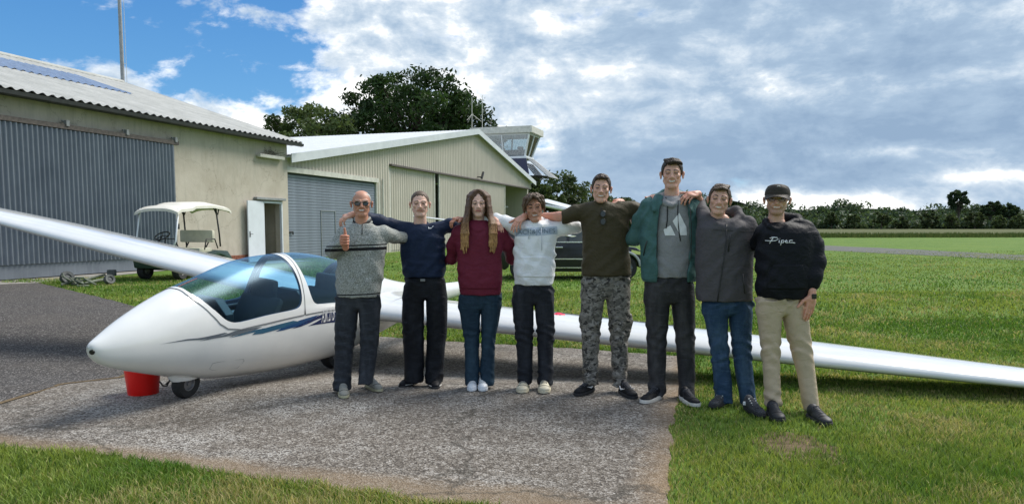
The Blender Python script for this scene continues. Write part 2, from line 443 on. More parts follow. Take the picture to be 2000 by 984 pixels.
# ------------------------------------------------------------------ grass blades (one countless mass, real geometry)
def vnoise(x, y, seed=0):
    """cheap smooth 2-D noise 0..1"""
    r = np.random.default_rng(seed); o = np.zeros_like(x); w = 0
    for k in range(6):
        a = r.random() * 6.28; fq = .6 * 1.9 ** k; ph = r.random(2) * 6.28; am = .75 ** k
        o += am * np.sin(fq * (x * math.cos(a) + y * math.sin(a)) + ph[0] + 1.3 * np.sin(fq * .7 * (-x * math.sin(a) + y * math.cos(a)) + ph[1])); w += am
    return .5 + .5 * o / w * 1.6
SC_ = gnd(1560, 875); SCX, SCY = SC_.x, SC_.y
def blades(name, regions, seed):
    r = np.random.default_rng(seed); PX = []; PY = []; HH = []; WW = []
    for (poly, dens, h, w, keep) in regions:
        xs_ = [p[0] for p in poly]; ys_ = [p[1] for p in poly]
        A = (max(xs_) - min(xs_)) * (max(ys_) - min(ys_)); n = int(A * dens)
        x = r.uniform(min(xs_), max(xs_), n); y = r.uniform(min(ys_), max(ys_), n)
        ok = inside(poly, x, y) & (np.abs(x) < y * .80 + .9)
        pn = vnoise(x * 3, y * 3, 5); ok &= r.random(n) < .55 + .6 * pn
        ok &= ~(inside(APRON, x, y) | (inside(ASPH, x, y)))
        ds = np.sqrt(((x - SCX) / .42)**2 + ((y - SCY) / .26)**2); ok &= r.random(n) > np.clip(0.80 - ds * .62 + .5 * (vnoise(x * 5, y * 5, 4) - .5), 0, .93)
        for kf in keep: ok &= kf(x, y)
        x, y = x[ok], y[ok]; PX.append(x); PY.append(y)
        HH.append(h * r.uniform(.45, 1.25, len(x)) * (.65 + .6 * vnoise(x * 2, y * 2, 9))); WW.append(w * r.uniform(.7, 1.3, len(x)))
    x = np.concatenate(PX); y = np.concatenate(PY); h = np.concatenate(HH); w = np.concatenate(WW); n = len(x)
    a = r.uniform(0, 6.283, n); ln = r.uniform(.15, .95, n) * h; la = r.uniform(0, 6.283, n)
    z = dipv(y)
    c, s = np.cos(a), np.sin(a); lx, ly = np.cos(la) * ln, np.sin(la) * ln
    V = np.zeros((n, 5, 3))
    V[:, 0] = np.stack([x - c * w, y - s * w, z], -1); V[:, 1] = np.stack([x + c * w, y + s * w, z], -1)
    V[:, 2] = np.stack([x + c * w * .8 + lx * .35, y + s * w * .8 + ly * .35, z + h * .6], -1)
    V[:, 3] = np.stack([x - c * w * .8 + lx * .35, y - s * w * .8 + ly * .35, z + h * .6], -1)
    V[:, 4] = np.stack([x + lx, y + ly, z + h * .95], -1)
    me = bpy.data.meshes.new(name); nv = n * 5
    me.vertices.add(nv); me.vertices.foreach_set('co', V.astype(np.float32).ravel())
    base = (np.arange(n) * 5)[:, None]
    L = np.concatenate([base + np.array([0, 1, 2, 3]), base + np.array([3, 2, 4])], 1).ravel().astype(np.int32)
    me.loops.add(len(L)); me.loops.foreach_set('vertex_index', L)
    me.polygons.add(2 * n); ls = np.stack([np.arange(n) * 7, np.arange(n) * 7 + 4], -1).ravel().astype(np.int32)
    me.polygons.foreach_set('loop_start', ls); me.polygons.foreach_set('loop_total', np.tile([4, 3], n).astype(np.int32))
    me.update(calc_edges=True)
    g = np.clip(vnoise(x * 1.1, y * 1.1, 21) * 1.5 - .25, 0, 1); d = vnoise(x * 2.6, y * 2.6, 33); k = r.random(n)
    lush = np.array([.120, .230, .030]); pale = np.array([.31, .375, .080]); dry = np.array([.55, .48, .22]); dark = np.array([.050, .115, .018])
    col = lush[None] * (1 - g[:, None]) + pale[None] * g[:, None]
    col = np.where((k < .16)[:, None], dark[None], col)
    pd = .05 + .62 * np.clip(d - .52, 0, 1) ** 1.0 * 2
    edge = np.exp(-np.minimum(np.abs(x - (y * .265 - .22)), 9) / .12) * .5
    col = np.where((r.random(n) < pd + edge * (y < 8))[:, None], dry[None] * r.uniform(.6, 1.1, (n, 1)), col)
    col *= r.uniform(.7, 1.3, (n, 1))
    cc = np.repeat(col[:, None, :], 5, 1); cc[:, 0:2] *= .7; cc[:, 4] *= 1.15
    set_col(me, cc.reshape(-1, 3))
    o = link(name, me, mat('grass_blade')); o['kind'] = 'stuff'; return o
def bl(T, b):
    c = T.attr('col'); T.l.new(c, b.inputs['Base Color'])
    tr = T.n.new('ShaderNodeBsdfTranslucent'); T.l.new(T.mix(1.0, c, (1.0, 1.0, .55), 'MULTIPLY'), tr.inputs[0])
    mx = T.n.new('ShaderNodeMixShader'); mx.inputs[0].default_value = .35
    T.l.new(b.outputs[0], mx.inputs[1]); T.l.new(tr.outputs[0], mx.inputs[2]); T.l.new(mx.outputs[0], T.n['Material Output'].inputs[0])
mat('grass_blade', rough=.55, spec=.35, build=bl)
near_l = [(-3.8, 3.3), (.3, 3.3), (.3, 3.75), (-3.8, 4.9)]
blades('grass', [(near_l, 15000, .048, .0021, []),
    ([(.6, 3.0), (4.6, 3.0), (5.6, 5.0), (1.0, 5.0)], 12000, .042, .0021, []),
    ([(1.0, 5.0), (5.6, 5.0), (7.2, 7.0), (1.3, 7.0)], 7500, .042, .0026, []),
    ([(-1.9, 7.0), (7, 7.0), (9, 10.0), (-3.6, 10.0)], 2600, .050, .0042, []),
    ([(-4.5, 10), (9, 10), (13, 16), (-5.5, 16)], 800, .055, .007, []), ([(-4.5, 8.8), (7, 8.8), (9, 12), (-4.5, 12)], 900, .05, .0055, []),
    ([(-13.0, 12.5), (-4.5, 9.6), (-4.5, 22), (-13.0, 22)], 700, .055, .007, [lambda x, y: (y < 20.2 + (x + 12.0) * .6) & (y > 9)]),
    ([(-5, 15), (12, 15), (32, 44), (-12, 44)], 150, .05, .010, [lambda x, y: np.random.default_rng(2).random(len(x)) < np.clip((44 - y) / 22, 0, 1)]), ([(-12, 22), (-4.5, 22), (-4.5, 30), (-12, 30)], 120, .06, .014, [lambda x, y: x > -12.2 + (y - 22) * .32 + 3.2])], 11)
# pale strip of concrete in front of the big sliding door
sheet('door_threshold', [(-13.9, 17.4), (-12.0, 18.6), (-9.4, 21.2), (-7.5, 26.9), (-10.4, 26.9), (-14.2, 17.0)][:0] or [(-14.6, 16.4), g2(75, 553), g2(250, 536), g2(330, 528), (-8.2, 30.5), (-9.6, 31.2), (-13.5, 19.0)], .012, mat('pale_concrete'))
# ------------------------------------------------------------------ buildings
WD = Vector((.302, .953, 0)).normalized(); WN = Vector((WD.y, -WD.x, 0)); UP = Vector((0, 0, 1))   # along the walls, outward, up
W0 = Vector(gnd(0, 549)); W0.z = 0
AX = (WD, WN, UP)
def wl(t, o, z): return W0 + WD * t + WN * o + UP * z
def wpx(x, y, off=0.0):
    """pixel of the photograph -> (t, z) on the wall plane"""
    p1 = at(x, y, 1.0) - Vector((0, 0, EYE)); o = W0 + WN * off
    k = o.dot(WN) / p1.dot(WN); q = p1 * k + Vector((0, 0, EYE)); return ((q - o).dot(WD), q.z)

def plaster(T, b):
    p = T.objc(); n = T.noise(p, .9, 6, .65); n2 = T.noise(T.mapping(p, scale=(1, 1, .22)), 3.5, 5, .7); f = T.noise(p, 30, 4, .7)
    c = T.ramp(n, [(.3, (.42, .375, .305)), (.52, (.49, .445, .37)), (.7, (.53, .485, .41))])
    c = T.mix(T.maprange(n2, .52, .75, 0, .35), c, (.26, .24, .185))
    c = T.mix(T.maprange(f, .6, .8, 0, .3), c, (.24, .22, .17))
    x, y, z = T.sep(p); spl = T.math('MULTIPLY', T.maprange(z, .9, .1), T.maprange(T.noise(p, 2.2, 5, .7), .42, .6)); c = T.mix(T.math('MULTIPLY', spl, .3), c, (.20, .15, .10))
    run = T.math('MULTIPLY', T.maprange(z, 3.2, 4.7), T.maprange(T.noise(T.mapping(p, scale=(1, 1, .08)), 7, 4, .7), .5, .66)); c = T.mix(T.math('MULTIPLY', run, .28), c, (.20, .185, .15))
    ck = T.voro(T.vmath('ADD', p, T.noise(p, 2, 4, .6, out='Color')), .55, 'DISTANCE_TO_EDGE'); c = T.mix(T.math('MULTIPLY', T.maprange(ck, .010, .002), .35), c, (.16, .14, .11))
    T.l.new(c, b.inputs['Base Color']); T.l.new(T.bump(T.math('ADD', n, T.math('MULTIPLY', f, .3)), .5, .03), b.inputs['Normal'])
mat('plaster_wall', rough=.92, spec=.2, build=plaster)
def roofm(c0, c1, rough):
    def f(T, b):
        p = T.objc(); n = T.noise(p, 1.2, 6, .7); f_ = T.noise(p, 22, 3, .6)
        c = T.ramp(n, [(.3, c0), (.7, c1)]); c = T.mix(T.maprange(f_, .58, .8, 0, .3), c, tuple(v * .55 for v in c0)); T.l.new(c, b.inputs['Base Color'])
    return f
mat('fibre_cement', rough=.75, build=roofm((.33, .335, .31), (.50, .50, .47), .7))
mat('roof_metal', rough=.45, build=roofm((.50, .53, .55), (.62, .65, .67), .4))
mat('skylight_sheet', rough=.25, spec=.6, build=varied((.155, .22, .34), .25, 3))
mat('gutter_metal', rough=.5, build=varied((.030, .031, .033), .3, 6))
def galv(T, b):
    p = T.objc(); n = T.noise(p, 1.1, 6, .65); s = T.noise(T.mapping(p, scale=(6, 6, .3)), 2, 4, .6)
    c = T.ramp(n, [(.3, (.13, .15, .18)), (.7, (.19, .215, .245))]); c = T.mix(T.maprange(s, .5, .75, 0, .4), c, (.24, .27, .30)); T.l.new(c, b.inputs['Base Color'])
mat('galvanised_sheet', rough=.5, metal=.25, build=galv)
mat('steel_rail', rough=.6, metal=.3, build=varied((.10, .085, .075), .4, 12))
mat('grey_metal', rough=.5, metal=.2, build=varied((.28, .29, .29), .2, 8))
def clad(T, b):
    p = T.objc(); n = T.noise(p, .5, 5, .6); s = T.noise(T.mapping(p, scale=(3, 3, .15)), 2, 5, .7)
    c = T.ramp(n, [(.3, (.47, .425, .355)), (.7, (.53, .485, .41))]); c = T.mix(T.maprange(s, .5, .78, 0, .5), c, (.30, .28, .22)); T.l.new(c, b.inputs['Base Color'])
mat('beige_cladding', rough=.6, build=clad)
mat('slat_grey', rough=.45, build=varied((.19, .22, .265), .15, 2))
mat('white_paint', rough=.4, build=varied((.72, .74, .76), .06, 3))
mat('door_white', rough=.45, build=varied((.62, .66, .70), .07, 2))
mat('dark_interior', rough=.9, color=(.012, .012, .012))
mat('brick_red', rough=.9, build=varied((.24, .085, .045), .45, 9, tint=(.8, .8, .9)))
mat('mortar', rough=.95, color=(.12, .10, .08))
mat('pale_trim', rough=.6, build=varied((.55, .54, .48), .15, 4))
mat('black_metal', rough=.45, color=(.015, .015, .016))
mat('glass_clear', rough=.03, color=(.6, .7, .75))

def wave_sheet(mb, A, B, up, per, amp, out, trap=False, nz=1):
    """corrugated sheet from A to B (bottom line), ridges along `up` (vector), waves stand out along `out`"""
    A = Vector(A); B = Vector(B); L = (B - A).length; d = (B - A) / L
    n = int(L / per * (4 if trap else 8)); vs = []; fs = []
    for i in range(n + 1):
        t = i / n * L
        if trap: o = amp * (1 if (i % 4) in (1, 2) else 0)
        else: o = amp * .5 * (1 - math.cos(2 * math.pi * t / per))
        p = A + d * t + out * o; vs += [p, p + (up(t) if callable(up) else up)]
    for i in range(n): fs.append((2 * i, 2 * i + 2, 2 * i + 3, 2 * i + 1))
    mb.addf(vs, fs)

def hangar_one():
    tc, zc = wpx(560, 280); T1 = tc                        # far corner
    root = thing('hangar', 'cream plastered hangar at the left with blue-grey sliding door', 'hangar', wl(T1 / 2, -5, 0))
    TS = -11.0; ZE = 4.86; D = 17.6; TH = .30
    # person door opening
    ta, za = wpx(511, 391); tb, _ = wpx(549, 391); zd = 2.42
    w = MB()
    def seg(t0, t1, z0, z1): w.box(wl((t0 + t1) / 2, -TH / 2, (z0 + z1) / 2), (t1 - t0, TH, z1 - z0), AX)
    seg(TS, ta, -.2, ZE); seg(ta, tb, zd, ZE); seg(tb, T1, -.2, ZE)
    # end and rear walls with gables
    for t in (TS + .15, T1 - .15):
        w.prism([wl(t - .15, -TH - .002, -.2), wl(t - .15, -D, -.2), wl(t - .15, -D, ZE), wl(t - .15, -D / 2, ZE + 2.85), wl(t - .15, -TH - .002, ZE + .05)], WD * .3)
    w.box(wl((TS + T1) / 2, -D, ZE / 2), (T1 - TS - .7, .3, ZE), AX)
    w.build('wall', mat('plaster_wall'), root)
    # roof: corrugated fibre cement, real waves; eave overhang in front
    zr = 7.93; wr = 8.9; ov = .42
    ez = ZE + .12
    for side in (0, 1):
        r = MB()
        if side == 0: up = wl(0, -wr, zr) - wl(0, ov, ez - .06); a = wl(TS - .3, ov, ez - .06); b = wl(T1 + .42, ov, ez - .06)
        else: up = wl(0, -wr, zr) - wl(0, -2 * wr - ov, ez - .06); b = wl(TS - .3, -2 * wr - ov, ez - .06); a = wl(T1 + .42, -2 * wr - ov, ez - .06)
        nrm = (b - a).cross(up).normalized(); nrm = nrm if nrm.z > 0 else -nrm
        wave_sheet(r, a, b, up, .30, .062, nrm)
        wave_sheet(r, a - nrm * .03, b - nrm * .03, up, .30, .0, nrm)
        r.build('roof', mat('fibre_cement'), root, smooth=True, angle=60)
    # ridge cap, verge trim
    rc = MB(); rc.tube([wl(TS - .3, -wr, zr + .04), wl(T1 + .42, -wr, zr + .04)], .11, 8); rc.build('ridge_cap', mat('fibre_cement'), root)
    vt = MB(); vt.tube([wl(T1 + .45, ov, ez - .05), wl(T1 + .45, -wr, zr + .03), wl(T1 + .45, -2 * wr - ov, ez - .05)], .06, 6); vt.build('verge_trim', mat('fibre_cement'), root)
    # translucent blue sheets let into the roof
    sdv = (wl(0, -wr, zr) - wl(0, ov, ez - .06)); nn = WD.cross(sdv).normalized(); nn = nn if nn.z > 0 else -nn
    t = TS
    tend = 9.0
    L = 1.5
    while t < tend:
        s = MB(); a = wl(t, ov, ez - .06) + sdv * .50 + nn * .035
        wave_sheet(s, a, a + WD * min(L - .03, tend - t), sdv * .30, .30, .062, nn)
        s.build('skylight_sheet', mat('skylight_sheet'), root, smooth=True, angle=60); t += L
    # gutter and the dark soffit board behind it
    g = MB(); g.prism([wl(TS - .3, ov - .02, ez - .22), wl(TS - .3, ov + .10, ez - .20), wl(TS - .3, ov + .12, ez - .10), wl(TS - .3, ov - .02, ez - .10)], WD * (T1 - TS + .75))
    g.build('gutter', mat('gutter_metal'), root)
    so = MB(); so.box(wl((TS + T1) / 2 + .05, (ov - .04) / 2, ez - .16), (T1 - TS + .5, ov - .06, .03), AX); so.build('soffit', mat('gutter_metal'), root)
    # big sliding door, hung outside
    t1, z1 = wpx(331, 284)
    d = MB(); zt = 4.12; zb = .42
    wave_sheet(d, wl(TS + .5, .14, zb), wl(t1, .14, zb), UP * (zt - zb), .15, .075, WN)
    sd = d.build('sliding_door', mat('galvanised_sheet'), root, smooth=True, angle=70)
    k = MB(); k.box(wl((TS + .5 + t1) / 2, .10, .23), (t1 - TS - .5, .05, .38), AX); k.box(wl((TS + .5 + t1) / 2, .115, .425), (t1 - TS - .5, .07, .03), AX)
    k.box(wl(t1 - .02, .13, (zt) / 2 + .1), (.05, .10, zt - .25), AX); link_sub(k.build('kick_plate', mat('galvanised_sheet'), None), sd)
    rl = MB(); rl.box(wl((TS + t1) / 2 + .1, .14, 4.20), (t1 - TS + .2, .16, .13), AX); rl.build('door_rail', mat('steel_rail'), root)
    for px in (121, 238, 333):
        tt, zz = wpx(px, 270); h = MB(); h.box(wl(tt, .20, 4.30), (.10, .10, .16), AX); h.box(wl(tt, .12, 4.36), (.16, .06, .05), AX); h.build('rail_bracket', mat('grey_metal'), root)
    # wicket door leaf, standing open against the wall
    fr = MB()
    for (a, b, c, dd) in ((ta, ta + .07, 0, zd), (tb - .07, tb, 0, zd), (ta, tb, zd - .07, zd)):
        fr.box(wl((a + b) / 2, .012, (c + dd) / 2), (b - a, .10, dd - c), AX)
    fr.build('door_frame', mat('door_white'), root)
    la, _ = wpx(474, 388, .55)
    h0 = wl(ta, .06, 0); lw = 1.14
    dirn = (wl(0, 0, 0) - wl(0, 0, 0)) + (-WD * .995 + WN * .10).normalized()
    lv = MB(); axd = (dirn, UP.cross(dirn), UP)
    lv.box(h0 + dirn * lw / 2 + UP * (.03 + 1.19), (lw, .05, 2.38), axd)
    lf = lv.build('door_leaf', mat('door_white'), root, bevel=.006)
    hd = MB(); q = h0 + dirn * (lw - .09) + axd[1] * (-.045 if axd[1].dot(Vector((0, -1, 0))) < 0 else .045) + UP * 1.12
    fa = axd[1] if axd[1].y < 0 else -axd[1]
    q = h0 + dirn * (lw - .09) + fa * .035 + UP * 1.12
    hd.box(q, (.045, .012, .22), axd); hd.tube([q, q + fa * .05, q + fa * .05 - dirn * .13], .011, 6)
    hd.build('door_handle', mat('black_metal'), lf)
    li = MB(); ltl, _ = wpx(495, 384); ltr, _ = wpx(552, 384); li.box(wl((ltl + ltr) / 2, .07, zd + .10), (ltr - ltl, .20, .10), AX)
    li.build('lintel', mat('grey_metal'), root, bevel=.01)
    # what the open doorway shows: a dark passage with a brick partition
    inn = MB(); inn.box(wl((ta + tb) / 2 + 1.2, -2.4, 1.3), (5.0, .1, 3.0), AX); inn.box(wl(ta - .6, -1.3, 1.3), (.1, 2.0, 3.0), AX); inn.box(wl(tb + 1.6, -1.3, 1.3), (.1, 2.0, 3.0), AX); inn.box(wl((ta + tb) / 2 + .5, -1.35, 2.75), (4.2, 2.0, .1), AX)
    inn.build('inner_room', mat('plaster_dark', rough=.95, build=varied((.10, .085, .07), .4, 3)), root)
    pt = MB(); pt.box(wl(tb + .30, -1.45, 1.2), (.12, 1.5, 2.4), AX); pw = pt.build('partition', mat('mortar'), root)
    bme = None
    for r_ in range(16):
        for c_ in range(5):
            b = MB(); b.box((0, 0, 0), (.02, .235, .065), AX)
            if bme is None: o = b.build('brick', mat('brick_red'), None, bevel=.004); bme = o.data; base = o
            else: o = bpy.data.objects.new('brick', bme); COL.objects.link(o)
            o.parent = pw; o.matrix_parent_inverse = world_inv(pw)
            off = .12 if r_ % 2 else 0
            o.location = wl(tb + .235, -.82 - c_ * .25 - off, .1 + r_ * .078 * 1.8)
            o.scale = (1, 1, 1.7)
    # brick plinth course showing under the plaster beside the door
    pl = MB(); a0, _ = wpx(420, 500); pl.box(wl((a0 + ta) / 2, .012, .13), (ta - a0, .03, .34), AX); pb = pl.build('plinth', mat('mortar'), root)
    bm2 = None; t = a0 + .13; 
    for r_ in range(4):
        t = a0 + (.13 if r_ % 2 else .25)
        while t < ta - .12:
            if bm2 is None:
                b = MB(); b.box((0, 0, 0), (.235, .03, .068), AX); o = b.build('brick', mat('brick_red'), None, bevel=.004); bm2 = o.data
            else: o = bpy.data.objects.new('brick', bm2); COL.objects.link(o)
            o.parent = pb; o.matrix_parent_inverse = world_inv(pb); o.location = wl(t, .034, .01 + .04 + r_ * .08); t += .25
    # scars where the render has come off
    # wall lamp with a bird's nest
    return root, T1, (ta, tb, zd)
def link_sub(o, p):
    mw = world_inv(p); o.parent = p; o.matrix_parent_inverse = mw; return o
H1, T1, DOOR1 = hangar_one()
def wall_lamp():
    a, z = wpx(500, 316); b, z2 = wpx(548, 322)
    root = thing('wall_lamp', 'long tube lamp on the cream hangar wall with a nest of twigs on top', 'lamp', wl((a + b) / 2, 0, z))
    m = MB(); m.box(wl((a + b) / 2, .14, 4.22 - .02), (b - a, .16, .13), AX); m.build('housing', mat('pale_trim'), root, bevel=.02)
    m = MB(); m.box(wl((a + b) / 2, .03, 4.22), (.3, .08, .1), AX); m.build('bracket', mat('grey_metal'), root)
    m = MB(); rg = random.Random(3); c = wl((a + b) / 2 + .15, .14, 4.33)
    for i in range(46):
        p = c + WD * rg.gauss(0, .28) + WN * rg.gauss(0, .05) + UP * abs(rg.gauss(0, .05)); q = p + WD * rg.gauss(0, .16) + WN * rg.gauss(0, .08) + UP * rg.gauss(.03, .07)
        m.tube([p, q], .008, 4)
    tag(m.build('nest', mat('twig', rough=.9, color=(.09, .085, .055)), root), kind='stuff')
wall_lamp()

def hangar_two():
    off = -.12
    TL = T1 + .02; TR, zR = wpx(1036, 356, off); TA, zA = wpx(925, 257, off); zL = 4.32
    root = thing('hangar', 'beige ribbed metal hangar with pitched roof and sliding doors behind the group', 'hangar', wl((TL + TR) / 2, -12, 0))
    zR = 5.35; zA = 8.1
    def ztop(t): return zL + (zA - zL) * (t - TL) / (TA - TL) if t < TA else zA + (zR - zA) * (t - TA) / (TR - TA)
    r0, rz0 = wpx(558, 338, off); r1, rz1 = wpx(735, 357, off)     # roller door head
    rz = 3.72
    s0, sz0 = wpx(760, 327, off); sz = 4.72; s1, _ = wpx(1032, 376, off)
    w = MB(); per = .28; amp = .042
    n = int((TR - TL) / per * 4); vs = []; fs = []
    def zbot(t): return rz + .18 if t < r1 else (0. if t < s0 else sz)
    prev = None
    for i in range(n + 1):
        t = TL + (TR - TL) * i / n; o = off + (amp if i % 4 in (1, 2) else 0)
        zb = zbot(t)
        vs += [wl(t, o, zb), wl(t, o, ztop(t))]
        if prev is not None:
            k = len(vs)
            if abs(prev - zb) > 1e-6: zc_ = max(prev, zb); tp = TL + (TR - TL) * (i - 1) / n; op = off + (amp if (i - 1) % 4 in (1, 2) else 0); w.addf([wl(tp, op, zc_), wl(t, o, zc_), wl(t, o, ztop(t)), wl(tp, op, ztop(tp))], [(0, 1, 2, 3)])
            else: fs.append((k - 4, k - 2, k - 1, k - 3))
        prev = zb
    w.addf(vs, fs); w.build('cladding', mat('beige_cladding'), root)
    # frame members round the openings
    f = MB(); f.box(wl((r0 + r1) / 2, off + .04, rz + .09), (r1 - r0 + .1, .16, .22), AX); f.box(wl(r1 + .25, off - .05, rz / 2), (.5, .12, rz), AX)
    f.build('door_surround', mat('pale_trim'), root)
    dp = MB(); dp.tube([wl(r1 + .55, off + .09, 0), wl(r1 + .55, off + .09, rz + .2)], .05, 8); dp.build('downpipe', mat('pale_trim'), root)
    f = MB(); f.box(wl((s0 + s1) / 2, off + .04, sz + .02), (s1 - s0, .22, .10), AX); f.build('door_rail', mat('steel_rail'), root)
    # roller door of single slats
    sl = MB(); sl.box((0, 0, 0), (r1 - r0 - .06, .035, .112), AX); k = int(rz / .125); o = sl.build('slat', mat('slat_grey'), None, bevel=.008); me = o.data
    rd = MB(); rd.box(wl((r0 + r1) / 2, off - .14, rz / 2), (r1 - r0, .03, rz), AX); rdo = rd.build('roller_door', mat('slat_grey_dark', rough=.6, color=(.055, .065, .08)), root)
    for i in range(k):
        if i: o = bpy.data.objects.new('slat', me); COL.objects.link(o)
        o.parent = rdo; o.matrix_parent_inverse = world_inv(rdo); o.location = wl((r0 + r1) / 2, off - .10, .065 + i * .125)
    wk = MB(); wa, _ = wpx(630, 450, off); wb, _ = wpx(658, 450, off)
    for (a, b_, c, d_) in ((wa, wa + .03, 0, 2.15), (wb - .03, wb, 0, 2.15), (wa, wb, 2.12, 2.15)): wk.box(wl((a + b_) / 2, off - .068, (c + d_) / 2), (b_ - a, .03, d_ - c), AX)
    wk.build('wicket_frame', mat('grey_metal'), rdo)
    hl = MB(); ht, _ = wpx(569, 449, off); hl.tube([wl(ht - .3, off - .06, 1.18), wl(ht + .15, off - .02, 1.18)], .03, 6); hl.tube([wl(ht + .15, off - .02, 1.18), wl(ht + .15, off - .02, 1.06)], .03, 6); hl.build('handle', mat('black_metal'), rdo)
    # sliding leaves of the main door
    for (x0, x1, o_) in ((762, 851, -.02), (857, 986, .06)):
        a, _ = wpx(x0, 350, off); b, _ = wpx(x1, 350, off); d = MB()
        wave_sheet(d, wl(a, off + o_ - .10, .1), wl(b, off + o_ - .10, .1), UP * (sz - .12), .28, .04, WN, trap=True)
        d.box(wl((a + b) / 2, off + o_ - .14, .06), (b - a, .05, .3), AX)
        d.build('door_panel', mat('beige_cladding'), root)
        for t_ in (a + .06, b - .06): e = MB(); e.box(wl(t_, off + o_ - .07, sz / 2), (.12, .09, sz - .04), AX); e.build('door_edge', mat('pale_trim'), root)
    # dark inside and things seen in the gap
    m = MB(); a, _ = wpx(986, 400, off); m.box(wl((s0 + s1) / 2, off - 6.0, 2.4), (s1 - s0 + 1, .1, 4.8), AX); m.build('inner_wall', mat('shed_dark', rough=.9, color=(.05, .055, .06)), root)
    m = MB()
    for kx in (995, 1010):
        q, _ = wpx(kx, 400, off); m.box(wl(q, off - 1.2, 2.3), (.12, .12, 4.6), AX)
    m.box(wl(a + 2.2, off - 1.3, 3.1), (5, .1, .12), AX); m.build('inner_frame', mat('grey_metal'), root)
    # roof planes
    DB = 24.0; oh = .35
    for (t0, z0, t1, z1) in ((TL - .1, zL + .05, TA, zA + .10), (TR + .45, zR + .02, TA, zA + .10)):
        r = MB(); vs = []; fs = []; nn = 84
        A = wl(t0, off + oh, z0); B = wl(t1, off + oh, z1); nrm = (B - A).cross(-WN).normalized(); nrm = nrm if nrm.z > 0 else -nrm
        for i in range(nn * 4 + 1):
            o_ = -DB * i / (nn * 4); h = .035 if i % 4 in (1, 2) else 0
            vs += [A + WN * o_ + nrm * h, B + WN * o_ + nrm * h]
        for i in range(nn * 4): fs.append((2 * i, 2 * i + 1, 2 * i + 3, 2 * i + 2))
        r.addf(vs, fs); r.prism([A - nrm * .02, B - nrm * .02, B - nrm * .08, A - nrm * .08], -WN * DB); r.build('roof', mat('roof_metal'), root)
        v = MB(); v.prism([A + WN * .06 + nrm * .07, B + WN * .06 + nrm * .07, B + WN * .06 - UP * .30, A + WN * .06 - UP * .30], -WN * .04); v.build('verge_board', mat('roof_metal'), root)
    m = MB(); m.box(wl(TL + .1, off - DB / 2, zL / 2), (.2, DB - .5, zL - .1), AX); m.box(wl(TR - .1, off - DB / 2, zR / 2), (.2, DB - .5, zR - .1), AX); m.box(wl((TL + TR) / 2, off - DB + .3, 2.2), (TR - TL - .5, .2, 4.4), AX); m.build('wall', mat('beige_cladding'), root)
    fl = MB(); c_, cz = wpx(931, 346, off); q = wl(c_, off + .05, cz); fl.tube([q, q + WN * .35], .04, 6); fl.tube([q + WN * .35 + WD * .3 + UP * .35, q + WN * .35 - WD * .05 - UP * .1], .09, 8); fl.build('gable_camera', mat('black_metal'), root)  # camera on a short bracket, fixed to the gable; not a lamp
    cp = MB(); cp.tube([at(704, 258, 60), at(704, 268, 60)], .09, 6); cp.build('vent_pipe', mat('roof_metal'), root)
    return root, TR
H2, TR2 = hangar_two()

def mast():
    root = thing('mast', 'tall slim grey pole rising behind the left hangar roof', 'mast', (at(250, 400, 40).x, 40, 0))
    x, y = root.location.x, 40.0
    m = MB(); m.tube([(x, y, 0), (x, y, 9), (x, y, 22)], .09, 10, rs=[.11, .10, .065]); m.build('pole', mat('grey_metal'), root, smooth=True, angle=50)
    m = MB(); m.tube([(x + .22, y, 5), (x + .22, y, 21.5)], .012, 5)
    for z in (6, 10, 14, 18, 21): m.tube([(x, y, z), (x + .22, y, z)], .012, 4)
    m.build('halyard', mat('pale_trim'), root)
mast()

